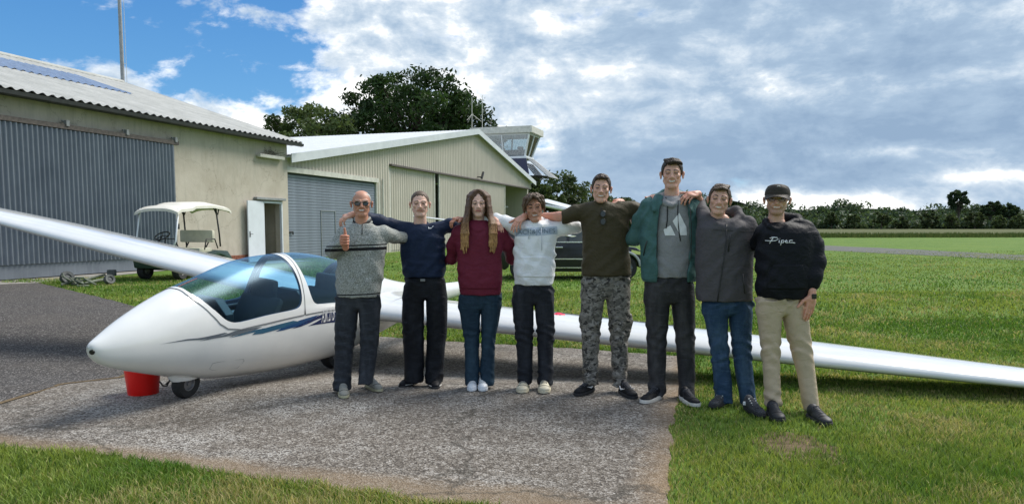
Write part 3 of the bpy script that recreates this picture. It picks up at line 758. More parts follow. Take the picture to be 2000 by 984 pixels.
def tower():
    Z = 70.0; C = at(1038.7, 245, Z); px = FPX / Z
    FA = Vector((-.953, .302, 0)); FB = Vector((.302, .953, 0)).normalized()
    ax = (FA, FB, UP); LA = 6.2; LB = 4.2
    def q(a, b, z): return Vector((C.x, C.y, 0)) + FA * a + FB * b + UP * z
    root = thing('control_tower', 'small white airfield control tower with slanting glass cab behind the hangar', 'tower', q(LA / 2, LB / 2, 0))
    zt = C.z; th = .62
    m = MB(); m.box(q(LA / 2, LB / 2, zt - th / 2), (LA, LB, th), ax); m.build('roof_slab', mat('pale_trim'), root, bevel=.03)
    m = MB(); m.box(q(LA / 2, LB / 2, zt - th - .06), (LA - .5, LB - .5, .1), ax); m.build('ceiling', mat('pale_grey', rough=.8, color=(.5, .5, .5)), root)
    zs = zt - 2.72; i0 = .35; i1 = .95    # sill height; inset at top and at sill (glass leans out)
    def ring(z, i): return [q(i, i, z), q(LA - i, i, z), q(LA - i, LB - i, z), q(i, LB - i, z)]
    rt = ring(zt - th - .1, i0); rb = ring(zs, i1)
    fm = MB()
    for k in range(4):
        fm.tube([rb[k], rt[k]], .10, 6)
        for j in (.5,):
            fm.tube([rb[k].lerp(rb[(k + 1) % 4], j), rt[k].lerp(rt[(k + 1) % 4], j)], .075, 6)
        fm.tube([rt[k], rt[(k + 1) % 4]], .06, 6)
    fm.build('window_frame', mat('white_paint'), root)
    for k in range(4):
        for j in range(2):
            a0, a1 = rb[k].lerp(rb[(k + 1) % 4], j * .5), rb[k].lerp(rb[(k + 1) % 4], j * .5 + .5)
            b0, b1 = rt[k].lerp(rt[(k + 1) % 4], j * .5), rt[k].lerp(rt[(k + 1) % 4], j * .5 + .5)
            g = MB(); nn = (a1 - a0).cross(b0 - a0).normalized(); g.prism([a0, a1, b1, b0], nn * .02); g.build('pane', mat('cab_glass'), root)
    m = MB(); m.box(q(LA / 2, LB / 2, zs - .12), (LA - 1.5, LB - 1.5, .25), ax); m.build('sill', mat('white_paint'), root, bevel=.02)
    # dark photovoltaic skirt, tilted out below the glass
    for (a, b, c, d) in ((q(.75, .70, zs - .25), q(2.8, .70, zs - .25), q(2.9, -.05, zs - 1.75), q(.25, -.05, zs - 1.75)),
                         (q(2.85, .70, zs - .25), q(LA - .8, .70, zs - .25), q(LA - .3, -.05, zs - 1.75), q(2.95, -.05, zs - 1.75))):
        g = MB(); nn = (b - a).cross(d - a).normalized(); g.prism([a, b, c, d], nn * .05); pv = g.build('solar_panel', mat('solar_cell'), root)
        e = MB()
        for p1, p2 in ((a, b), (b, c), (c, d), (d, a)): e.tube([p1, p2], .035, 5)
        for j in range(1, 4): e.tube([a.lerp(d, j / 4), b.lerp(c, j / 4)], .012, 4)
        e.build('panel_frame', mat('grey_metal'), pv)
    a, b, c, d = q(.70, .75, zs - .2), q(.70, LB - .8, zs - .2), q(-1.6, LB - .4, zs - 2.05), q(-1.6, .3, zs - 2.05)
    g = MB(); nn = (b - a).cross(d - a).normalized(); g.prism([a, b, c, d], nn * .05); pv = g.build('solar_panel', mat('solar_grey', rough=.3, metal=.2, color=(.22, .24, .26)), root)
    e = MB()
    for p1, p2 in ((a, b), (b, c), (c, d), (d, a)): e.tube([p1, p2], .04, 5)
    for j in range(1, 5): e.tube([a.lerp(b, j / 5), d.lerp(c, j / 5)], .03, 4)
    e.build('panel_frame', mat('grey_metal'), pv)
    # steel brackets and gallery under the skirt
    s = MB(); s.box(q(LA / 2, LB / 2, zs - 1.95), (LA - .2, LB - .2, .12), ax)
    for j in range(5):
        bb = .6 + j * .7; s.tube([q(1.4, bb, zs - 2.0), q(-.2, bb, zs - 1.9), q(-1.45, bb, zs - 2.0)], .05, 5); s.tube([q(.9, bb, zs - .6), q(-.2, bb, zs - 1.9)], .05, 5)
        s.tube([q(1.3, bb, zs - 2.9), q(-.2, bb, zs - 2.0)], .05, 5)
    s.build('gallery_frame', mat('black_metal'), root)
    m = MB(); m.box(q(LA / 2 + .4, LB / 2, (zs - 2) / 2), (LA - 2.0, LB - 1.2, zs - 2.0), ax); m.build('shaft', mat('tower_wall', rough=.9, build=varied((.50, .49, .43), .12, 2)), root)
    m = MB(); m.box(q(1.38, LB / 2, 6.0), (.06, 1.0, 2.0), ax); m.build('shaft_window', mat('grey_metal'), root)
    m = MB(); m.box(q(LA / 2, LB / 2, zs + .35), (LA - 2.6, .8, .7), ax); m.box(q(1.5, 1.3, zs + .75), (.5, .3, .35), ax); m.box(q(3.2, 1.2, zs + .4), (.3, .3, .8), ax); m.tube([q(3.6, 2.2, zs), q(3.6, 2.2, zt - .7)], .14, 8); m.build('control_desk', mat('slat_grey_dark'), root)
    for (xx, y0, arms) in ((922, 190, True), (942, 186, False)):
        b0 = at(xx, 250, Z + 2); t0 = at(xx, y0, Z + 2); m = MB(); m.tube([(b0.x, b0.y, zt - .1), (b0.x, b0.y, t0.z)], .03, 5)
        if arms:
            zz = t0.z - 1.6
            for k in range(3):
                an = k * 2.1; m.tube([(b0.x, b0.y, zz), (b0.x + math.cos(an) * .9, b0.y + math.sin(an) * .9, zz - .7)], .02, 4)
        tag(m.build('antenna', mat('pale_trim'), root))
def cab(T, b):
    b.inputs['Base Color'].default_value = (.75, .85, .9, 1); b.inputs['Roughness'].default_value = .05
    tr = T.n.new('ShaderNodeBsdfTransparent'); tr.inputs[0].default_value = (.78, .86, .88, 1)
    fr = T.n.new('ShaderNodeFresnel'); gl = T.n.new('ShaderNodeBsdfGlossy'); gl.inputs['Roughness'].default_value = .02
    mx = T.n.new('ShaderNodeMixShader'); T.l.new(T.math('ADD', fr.outputs[0], .12), mx.inputs[0]); T.l.new(tr.outputs[0], mx.inputs[1]); T.l.new(gl.outputs[0], mx.inputs[2]); T.l.new(mx.outputs[0], T.n['Material Output'].inputs[0])
mat('cab_glass', build=cab)
mat('solar_cell', rough=.12, color=(.012, .014, .045), spec=.7)
tower()

def shelter():
    """white sloping lean-to roof beyond the hangar, seen between two of the people"""
    Z = 52.0; a = at(1052, 391, Z); b = at(1118, 409, Z)
    root = thing('open_shelter', 'low white sloping shelter roof beside the far hangar end', 'shelter', (a.x + 1, Z + 2, 0))
    m = MB(); m.prism([a, b, b + Vector((.9, 6, .3)), a + Vector((.9, 6, .3))], (0, 0, -.07)); m.build('roof_sheet', mat('roof_metal'), root)
    m = MB(); m.tube([a - UP * .28, b - UP * .12], .11, 8); m.build('gutter', mat('white_paint'), root)
    for p in (a + Vector((.3, .2, 0)), b + Vector((-.2, .2, 0))):
        m = MB(); m.tube([(p.x, p.y, 0), (p.x, p.y, p.z - .2)], .06, 6); m.build('post', mat('grey_metal'), root)
shelter()
# ------------------------------------------------------------------ trees
def leafm(T, b):
    c = T.attr('col'); T.l.new(c, b.inputs['Base Color'])
    tr = T.n.new('ShaderNodeBsdfTranslucent'); T.l.new(T.mix(1.0, c, (1, 1, .5), 'MULTIPLY'), tr.inputs[0])
    mx = T.n.new('ShaderNodeMixShader'); mx.inputs[0].default_value = .3
    T.l.new(b.outputs[0], mx.inputs[1]); T.l.new(tr.outputs[0], mx.inputs[2]); T.l.new(mx.outputs[0], T.n['Material Output'].inputs[0])
mat('leaf', rough=.6, spec=.25, build=leafm)
mat('bark', rough=.95, build=varied((.07, .055, .04), .4, 4))
def leaf_cloud(clumps, size, seed, col0, col1, shell=.55):
    """clumps: (centre, radii, count) -> many small leaf faces spread through each clump"""
    r = np.random.default_rng(seed); P = []; C = []
    for (c, rad, n) in clumps:
        d = r.normal(size=(n, 3)); d /= np.linalg.norm(d, axis=1)[:, None]
        k = (shell + (1 - shell) * r.random((n, 1))) ** .8 * (1 + .22 * r.normal(size=(n, 1)))
        P.append(np.array(c) + d * k * np.array(rad))
        t = np.clip(r.random() * .7 + .3 * r.random((n, 1)), 0, 1)
        C.append((np.array(col0) * (1 - t) + np.array(col1) * t) * r.uniform(.7, 1.3, (n, 1)))
    P = np.concatenate(P); C = np.concatenate(C); n = len(P)
    u = r.normal(size=(n, 3)); u /= np.linalg.norm(u, axis=1)[:, None]; w = np.cross(u, r.normal(size=(n, 3))); w /= np.linalg.norm(w, axis=1)[:, None]
    s = size * r.uniform(.55, 1.35, (n, 1)); V = np.stack([P - u * s, P + w * s * .45, P + u * s, P - w * s * .45], 1).reshape(-1, 3)
    F = np.arange(n * 4).reshape(-1, 4); me = mesh_np('crown', V, F); set_col(me, np.repeat(C, 4, 0)); return me
def tree(label, base, H, crown, cr, nclump, leaves, size, seed, cols, group=None, trunk_r=.35, name='tree', lean=0, stuff=True, top_only=False, shape=None):
    """crown: (cx, cy, cz) centre and cr: radii"""
    root = thing(name, label, 'tree', base, group); rg = random.Random(seed)
    B = Vector(base); Cc = Vector(crown); cl = []
    for i in range(nclump):
        while True:
            d = Vector((rg.uniform(-1, 1), rg.uniform(-1, 1), rg.uniform(-.85, 1)))
            if .25 < d.length < 1: break
        d *= .97
        if shape: d.x, d.z = shape(d.x, d.z, rg)
        p = Vector((Cc.x + d.x * cr[0], Cc.y + d.y * cr[1], Cc.z + d.z * cr[2])); k = rg.uniform(.10, .25)
        cl.append((p, (cr[0] * k, cr[1] * k, cr[2] * k * .8), leaves))
    me = leaf_cloud(cl, size, seed, *cols); cw = link('crown', me, mat('leaf'), root)
    t = MB(); top = Cc + Vector((0, 0, cr[2] * .3))
    t.tube([B - Vector((0, 0, .3)), B.lerp(top, .35) + Vector((lean, 0, 0)), B.lerp(top, .7), top], trunk_r, 9, rs=[trunk_r * 1.3, trunk_r, trunk_r * .7, trunk_r * .2])
    t.build('trunk', mat('bark'), root, smooth=True, angle=60)
    t = MB()
    for p, _, _ in cl[::2]:
        a = B.lerp(top, rg.uniform(.35, .85)); m = a.lerp(p, .5) + Vector((0, 0, rg.uniform(0, .6))); t.tube([a, m, p], .1, 5, rs=[trunk_r * .32, trunk_r * .2, trunk_r * .05])
    t.build('limbs', mat('bark'), root, smooth=True, angle=60)
    return root
G_DARK = ((.018, .040, .012), (.050, .095, .026)); G_MID = ((.045, .075, .022), (.115, .155, .055)); G_FAR = ((.028, .052, .020), (.080, .118, .050))
def big_shape(x, z, rg):
    # right shoulder lower than the left
    if x > .25: z = z * (1 - .55 * (x - .25) / .75) - .32 * (x - .25) / .75
    return x, z
c = at(822, 212, 86)
tree('big dark oak-like tree rising behind the beige hangar roof', (c.x, 86, 0), 20, (c.x - .3, 86, c.z - 2.0), (9.6, 7.0, 7.0), 150, 190, .27, 3, G_DARK, trunk_r=.55, shape=big_shape)
c = at(606, 248, 80)
tree('olive green round tree left of the big dark tree', (c.x, 80, 0), 14, (c.x, 80, c.z - 1.2), (5.5, 4.5, 3.7), 80, 150, .24, 4, G_MID, trunk_r=.35)
for i, (xx, yy, Z, rw, rh, lab) in enumerate(((1088, 384, 118, 5.4, 4.6, 'rounded tree just right of the control tower, tallest of that clump'), (1138, 402, 124, 4.6, 4.0, 'lower bushy tree behind the man in the olive shirt'), (1205, 420, 130, 5.0, 3.4, 'low tree between the olive shirt and the teal jacket'), (1052, 400, 112, 3.2, 4.0, 'narrow tree partly behind the control tower shaft'))):
    c = at(xx, yy, Z); tree(lab, (c.x, Z, 0), 9, (c.x, Z, c.z), (rw, rw * .8, rh), 46, 130, .30, 20 + i, ((.035, .060, .02), (.095, .135, .05)), trunk_r=.25)
# the wood on the horizon: one mass, with the few trees that stand out of it built on their own
rg = random.Random(5); cl = []
def line_top(x):
    pts = [(900, 425), (1060, 420), (1200, 412), (1290, 402), (1365, 385), (1400, 380), (1440, 386), (1480, 400), (1560, 403), (1640, 401), (1700, 400), (1760, 404), (1800, 405), (1830, 402), (1870, 398), (1900, 405), (1950, 402), (2000, 410), (2300, 405), (2600, 410)]
    return float(np.interp(x, [p[0] for p in pts], [p[1] for p in pts]))
for layer, (Z, frac, n, s0) in enumerate(((425, 1.0, 300, 5.2), (405, .66, 240, 5.0), (388, .42, 200, 4.4))):
    for i in range(n):
        x = rg.uniform(880, 2500); zt = at(x, line_top(x) + 4 * math.sin(x * .045) + 3 * math.sin(x * .11), Z).z; ht = zt * frac * rg.uniform(.66, 1.12); r_ = rg.uniform(.6, 1.25) * s0
        X = at(x, 440, Z).x; zc = ht - r_ * .55
        cl.append(((X, Z + rg.uniform(-8, 8), zc), (r_, r_, r_ * .62), 70)); cl.append(((X + rg.uniform(-2, 2), Z + rg.uniform(-4, 4), max(2.0, zc * .45)), (r_ * 1.1, r_, max(2.2, zc * .5)), 40))
me = leaf_cloud(cl, 1.05, 8, (.034, .064, .038), (.12, .17, .088), shell=.7); me.name = 'wood'
tag(link('wood', me, mat('leaf')), kind='stuff')
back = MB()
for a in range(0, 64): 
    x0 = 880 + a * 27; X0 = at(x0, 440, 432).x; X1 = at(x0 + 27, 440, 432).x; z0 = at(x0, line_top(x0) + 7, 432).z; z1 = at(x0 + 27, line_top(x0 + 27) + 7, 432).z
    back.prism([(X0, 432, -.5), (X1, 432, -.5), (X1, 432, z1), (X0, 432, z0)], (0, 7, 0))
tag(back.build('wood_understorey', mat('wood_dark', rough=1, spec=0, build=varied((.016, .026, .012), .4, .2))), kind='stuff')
for i, (xx, yt, wpx_, hpx, lab) in enumerate(((1874, 371, 22, 40, 'tall airy tree standing up out of the far wood'), (1936, 393, 20, 30, 'dark tree with a bumpy top at the right end of the far wood'), (1972, 399, 16, 26, 'rightmost dark tree of the far wood'), (1400, 384, 22, 34, 'tree of the far wood behind the youth in the grey jacket'))):
    Z = 396 - 3 * i; k = Z / FPX; c = at(xx, yt + hpx / 2, Z)
    tree(lab, (c.x, Z, 0), 15, (c.x, Z, c.z), (wpx_ * k, wpx_ * k * .8, hpx / 2 * k), 34, 60, 1.0, 40 + i, ((.020, .042, .016), (.06, .095, .04)), trunk_r=.5)
PALE = ((.045, .070, .026), (.115, .150, .062))
rg = random.Random(12)
spots = [(1625, 424, 17, 'pale rounded'), (1668, 428, 15, 'dark rounded'), (1722, 423, 19, 'pale wide'), (1762, 432, 16, 'grey-green low'), (1812, 425, 20, 'grey-green broad'), (1860, 428, 17, 'mid green round'), (1905, 424, 20, 'pale broad'), (1950, 430, 15, 'low round'), (1988, 428, 16, 'grey-green end')]
for i, (xx, yy, w_, nm) in enumerate(spots):
    Z = 378 - (i % 3) * 4; k = Z / FPX; c = at(xx, yy + 5, Z); t_ = rg.random()
    cols = (tuple(a * (.6 + .6 * t_) for a in PALE[0]), tuple(a * (.6 + .5 * t_) for a in PALE[1]))
    tree(nm + ' tree at the wood edge' + [', nearest the capped man', ', second from the capped man', ', behind the middle of the meadow', ', between two paler trees', ', just left of the tall airy tree', ', below the tall airy tree', ', right of the tall airy tree', ', below the bumpy dark tree', ', nearest the right edge'][i], (c.x, Z, 0), 8, (c.x, Z, c.z), (w_ * k * .9, w_ * k * .7, 3.4 * 1.1), 26, 60, .8, 60 + i, cols, group='trees along the edge of the wood', trunk_r=.3)
# far hill on the right
hm = MB(); n = 40
pts = []
hv = []; hf = []
for i in range(n + 1):
    x = 1500 + i * 40; X = at(x, 440, 2600).x; hgt = max(0.0, 78 * math.exp(-((x - 2350) / 330) ** 2)) + 1.42
    for j in range(7):
        a = j / 6; hv.append((X, 2300 + a * 900, hgt * math.sin(a * math.pi / 2) - 3 * (1 - a)))
for i in range(n):
    for j in range(6): hf.append((i * 7 + j, (i + 1) * 7 + j, (i + 1) * 7 + j + 1, i * 7 + j + 1))
def hillm(T, b):
    p = T.pos(); nn = T.noise(p, .012, 6, .7); T.l.new(T.ramp(nn, [(.4, (.10, .15, .11)), (.6, (.21, .26, .17))]), b.inputs['Base Color'])
tag(link('hill', mesh_np('hill', hv, hf, True), mat('hill', rough=1, spec=0, build=hillm)), kind='structure')
# unmown strip: long grass between airfield and meadow
def tallgrass():
    r = np.random.default_rng(3); n = 20000; x = r.uniform(-5, 160, n); y = 92 + (x - 20) * .12 + r.normal(0, 1.3, n); h = r.uniform(.25, .75, n)
    V = np.stack([np.stack([x - .09, y, 0 * x], -1), np.stack([x + .09, y, 0 * x], -1), np.stack([x + r.normal(0, .15, n), y, h], -1)], 1).reshape(-1, 3)
    me = mesh_np('tall_grass', V, np.arange(3 * n).reshape(-1, 3)); g = r.random((n, 1)); c = np.array([.05, .095, .02]) * (1 - g) + np.array([.13, .15, .05]) * g; set_col(me, np.repeat(c, 3, 0))
    tag(link('tall_grass', me, mat('grass_blade')), kind='stuff')
tallgrass()
# ------------------------------------------------------------------ glider
GPX, GPY, GPZ, GYAW, GROLL, GPIT, GDIH = -1.932, 8.13, .49, 20.376, 6.763, -.723, 3.751
def gx(P):
    """glider axes (aft, towards its left wing = picture right, up) -> world"""
    P = np.asarray(P, float)
    cr, sr = math.cos(math.radians(GROLL)), math.sin(math.radians(GROLL))
    b = P[..., 1] * cr + P[..., 2] * sr; u = -P[..., 1] * sr + P[..., 2] * cr; a = P[..., 0]
    c_, s_ = math.cos(math.radians(GPIT)), math.sin(math.radians(GPIT)); a, u = a * c_ - u * s_, a * s_ + u * c_
    cy, sy = math.cos(math.radians(GYAW)), math.sin(math.radians(GYAW))
    return np.stack([GPX + a * sy + b * cy, GPY + a * cy - b * sy, GPZ + u], -1)
NL = 3.1208
KS = np.array([0, .12, .35, .7, 1.1, 1.5, 1.9, 2.4, 3.0, 3.6, 4.4, 5.3, 6.4, 7.2, 7.8])
KT = np.array([.0329, .1197, .2392, .3836, .502, .6109, .6532, .6573, .5688, .4213, .2592, .17, .14, .14, .14])
KB = np.array([.0329, -.1174, -.2004, -.2997, -.3874, -.4331, -.4646, -.4813, -.477, -.3914, -.2725, -.15, -.07, -.02, .02])
KW = np.array([0., .10, .185, .265, .318, .345, .35, .35, .33, .27, .2, .13, .09, .06, .03])
def pch(x, xp, fp):
    m = np.gradient(fp, xp); i = np.clip(np.searchsorted(xp, x) - 1, 0, len(xp) - 2)
    h = xp[i + 1] - xp[i]; t = (x - xp[i]) / h
    return (2 * t**3 - 3 * t**2 + 1) * fp[i] + (t**3 - 2 * t**2 + t) * h * m[i] + (-2 * t**3 + 3 * t**2) * fp[i + 1] + (t**3 - t**2) * h * m[i + 1]
def fus0(s, ph):
    s = np.clip(np.asarray(s, float), 0, 7.8); ph = np.asarray(ph, float)
    st, sk = np.sqrt(s), np.sqrt(KS); T, B, w = pch(st, sk, KT), pch(st, sk, KB), pch(st, sk, KW); uc = B + (T - B) * .45
    c, q = np.cos(ph), np.sin(ph); e = 2 / 2.25
    yy = np.sign(c) * np.abs(c) ** e; zz = np.sign(q) * np.abs(q) ** e
    u = uc + np.where(zz > 0, (T - uc) * zz, (uc - B) * zz); b = w * yy * np.where(zz > 0, 1 - .10 * zz * zz, 1.)
    return np.stack([-NL + s + 0 * u, b, u], -1)
def fusn(s, ph):
    h = .012
    s = np.maximum(s, .004); ds = fus0(s + h, ph) - fus0(np.maximum(s - h, .0005), ph); dp = fus0(s, ph + .05) - fus0(s, ph - .05)
    n = np.cross(dp, ds); n /= np.linalg.norm(n, axis=-1, keepdims=True) + 1e-12
    ctr = fus0(s, ph); ctr2 = np.stack([ctr[..., 0], 0 * ctr[..., 0], pch(np.sqrt(np.clip(s, 0, 7.8)), np.sqrt(KS), (KT + KB) / 2)], -1)
    sg = np.sign(np.sum(n * (ctr - ctr2), -1, keepdims=True)); sg[sg == 0] = 1
    return n * sg
def fus(s, ph, off=0.):
    s = np.asarray(s, float); ph = np.asarray(ph, float)
    P = fus0(s, ph)
    if np.any(off): P = P + fusn(s, ph) * (np.asarray(off)[..., None] if np.ndim(off) else off)
    return gx(P)
VS = .35
def mirror(poly):
    """near-side outline from the top centre line round to the top again -> closed symmetric outline (s, v)"""
    a = [(s, math.radians(p) * VS) for s, p in poly]; b = [(s, (math.pi - math.radians(p)) * VS) for s, p in reversed(poly) if p < 89.9]
    return a + b
FR_GLASS = [(.798, 90), (.798, 70), (.815, 60), (.85, 50), (.911, 35), (.957, 27.5), (1.008, 19.5), (1.065, 14.5), (1.142, 11.8), (1.321, 11), (1.577, 11), (1.843, 11.3), (1.93, 12.2), (1.975, 14.5), (1.998, 19), (2.003, 26), (2.0, 36), (1.99, 50), (1.97, 66), (1.955, 90)]
RE_GLASS = [(2.075, 90), (2.07, 62), (2.085, 47.5), (2.11, 33), (2.135, 22.5), (2.165, 16.5), (2.20, 14), (2.26, 13), (2.55, 13.4), (2.9, 15), (3.02, 17), (3.09, 23), (3.11, 40), (3.11, 90)]
OUTER = [(.765, 90), (.768, 66), (.79, 52), (.83, 42), (.896, 27.5), (.973, 14.5), (1.049, 8.3), (1.188, 5), (1.49, 4.4), (1.915, 5.6), (2.24, 6.3), (2.8, 7.6), (3.05, 9), (3.16, 14), (3.20, 30), (3.2, 90)]
def densify(poly, step=.035):
    out = []
    n = len(poly)
    for i in range(n):
        a = np.array(poly[i]); b = np.array(poly[(i + 1) % n]); L = np.linalg.norm(b - a); k = max(1, int(L / step))
        for q in range(k): out.append(tuple(a + (b - a) * q / k))
    return out
def smoothpoly(poly, it=2):
    for _ in range(it):
        o = []
        n = len(poly)
        for i in range(n):
            a = np.array(poly[i]); b = np.array(poly[(i + 1) % n]); o += [tuple(a * .75 + b * .25), tuple(a * .25 + b * .75)]
        poly = o
    return poly
def surf_mesh(name, outer, holes, off, gs, gv, flip=False, m=None, parent=None, full=False):
    pts = []; edges = []
    def addp(p):
        o = len(pts); pts.extend(p); edges.extend([(o + i, o + (i + 1) % len(p)) for i in range(len(p))])
    addp(outer)
    for h in holes: addp(h)
    if len(gs) and len(gv):
        A, B = np.meshgrid(gs, gv); ok = inside(outer, A, B)
        for h in holes: ok &= ~inside(h, A, B)
        pts += list(zip(A[ok], B[ok]))
    r = delaunay_2d_cdt([Vector((float(a), float(b))) for a, b in pts], edges, [], 0, 1e-6)
    P = np.array([(p.x, p.y) for p in r[0]]); F = []
    T_ = np.array([list(f) for f in r[2]]); CC = P[T_].mean(1); ok = inside(outer, CC[:, 0], CC[:, 1])
    for h in holes: ok &= ~inside(h, CC[:, 0], CC[:, 1])
    F = T_[ok].tolist()
    V = fus(P[:, 0], P[:, 1] / VS, off); N = gx(fus0(P[:, 0], P[:, 1] / VS) + fusn(P[:, 0], P[:, 1] / VS)) - gx(fus0(P[:, 0], P[:, 1] / VS))
    F2 = []
    for f in F:
        a, b, c = V[f[0]], V[f[1]], V[f[2]]; nn = np.cross(b - a, c - a); F2.append(f if np.dot(nn, N[f[0]]) > 0 else f[::-1])
    me = mesh_np(name, V, F2, True); me.normals_split_custom_set_from_vertices([tuple(n) for n in N]); 
    return link(name, me, m, parent)
def rim(name, outline, o0, o1, m, parent):
    V = []; n = len(outline)
    A = np.array(outline)
    a = fus(A[:, 0], A[:, 1] / VS, o0); b = fus(A[:, 0], A[:, 1] / VS, o1)
    me = mesh_np(name, np.concatenate([a, b]), np.array([[i, (i + 1) % n, n + (i + 1) % n, n + i] for i in range(n)])); return link(name, me, m, parent)
def gel(T, b):
    p = T.objc(); n = T.noise(p, 2.5, 4, .6); T.l.new(T.ramp(n, [(.3, (.70, .71, .70)), (.7, (.76, .765, .75))]), b.inputs['Base Color'])
    d = T.noise(T.mapping(p, scale=(1, 1, 1)), 14, 5, .7); T.l.new(T.maprange(d, .3, .8, .10, .24), b.inputs['Roughness'])
mat('white_gelcoat', rough=.16, spec=.5, build=gel); MATS['white_gelcoat'].node_tree.nodes['Principled BSDF'].inputs['Coat Weight'].default_value = .6
MATS['white_gelcoat'].node_tree.nodes['Principled BSDF'].inputs['Coat Roughness'].default_value = .06
def canopy(T, b):
    tr = T.n.new('ShaderNodeBsdfTransparent'); tr.inputs[0].default_value = (.50, .74, .87, 1)
    lw = T.n.new('ShaderNodeLayerWeight'); lw.inputs[0].default_value = .5; gl = T.n.new('ShaderNodeBsdfGlossy'); gl.inputs['Roughness'].default_value = .26; gl.inputs[0].default_value = (.55, .78, 1, 1)
    mx = T.n.new('ShaderNodeMixShader'); T.l.new(T.math('MULTIPLY_ADD', T.math('POWER', lw.outputs['Facing'], 3.5), .70, .03, clamp=True), mx.inputs[0]); T.l.new(tr.outputs[0], mx.inputs[1]); T.l.new(gl.outputs[0], mx.inputs[2]); T.l.new(mx.outputs[0], T.n['Material Output'].inputs[0])
mat('canopy_glass', build=canopy)
mat('cockpit_dark', rough=.55, build=varied((.012, .013, .016), .4, 12)); mat('seam', rough=.8, color=(.16, .17, .18)); mat('tyre', rough=.8, build=varied((.018, .018, .018), .3, 30)); mat('rim_grey', rough=.4, metal=.5, color=(.20, .20, .21))
mat('frame_inner', rough=.5, color=(.035, .05, .09)); mat('cushion', rough=.85, build=varied((.016, .018, .020), .25, 30))

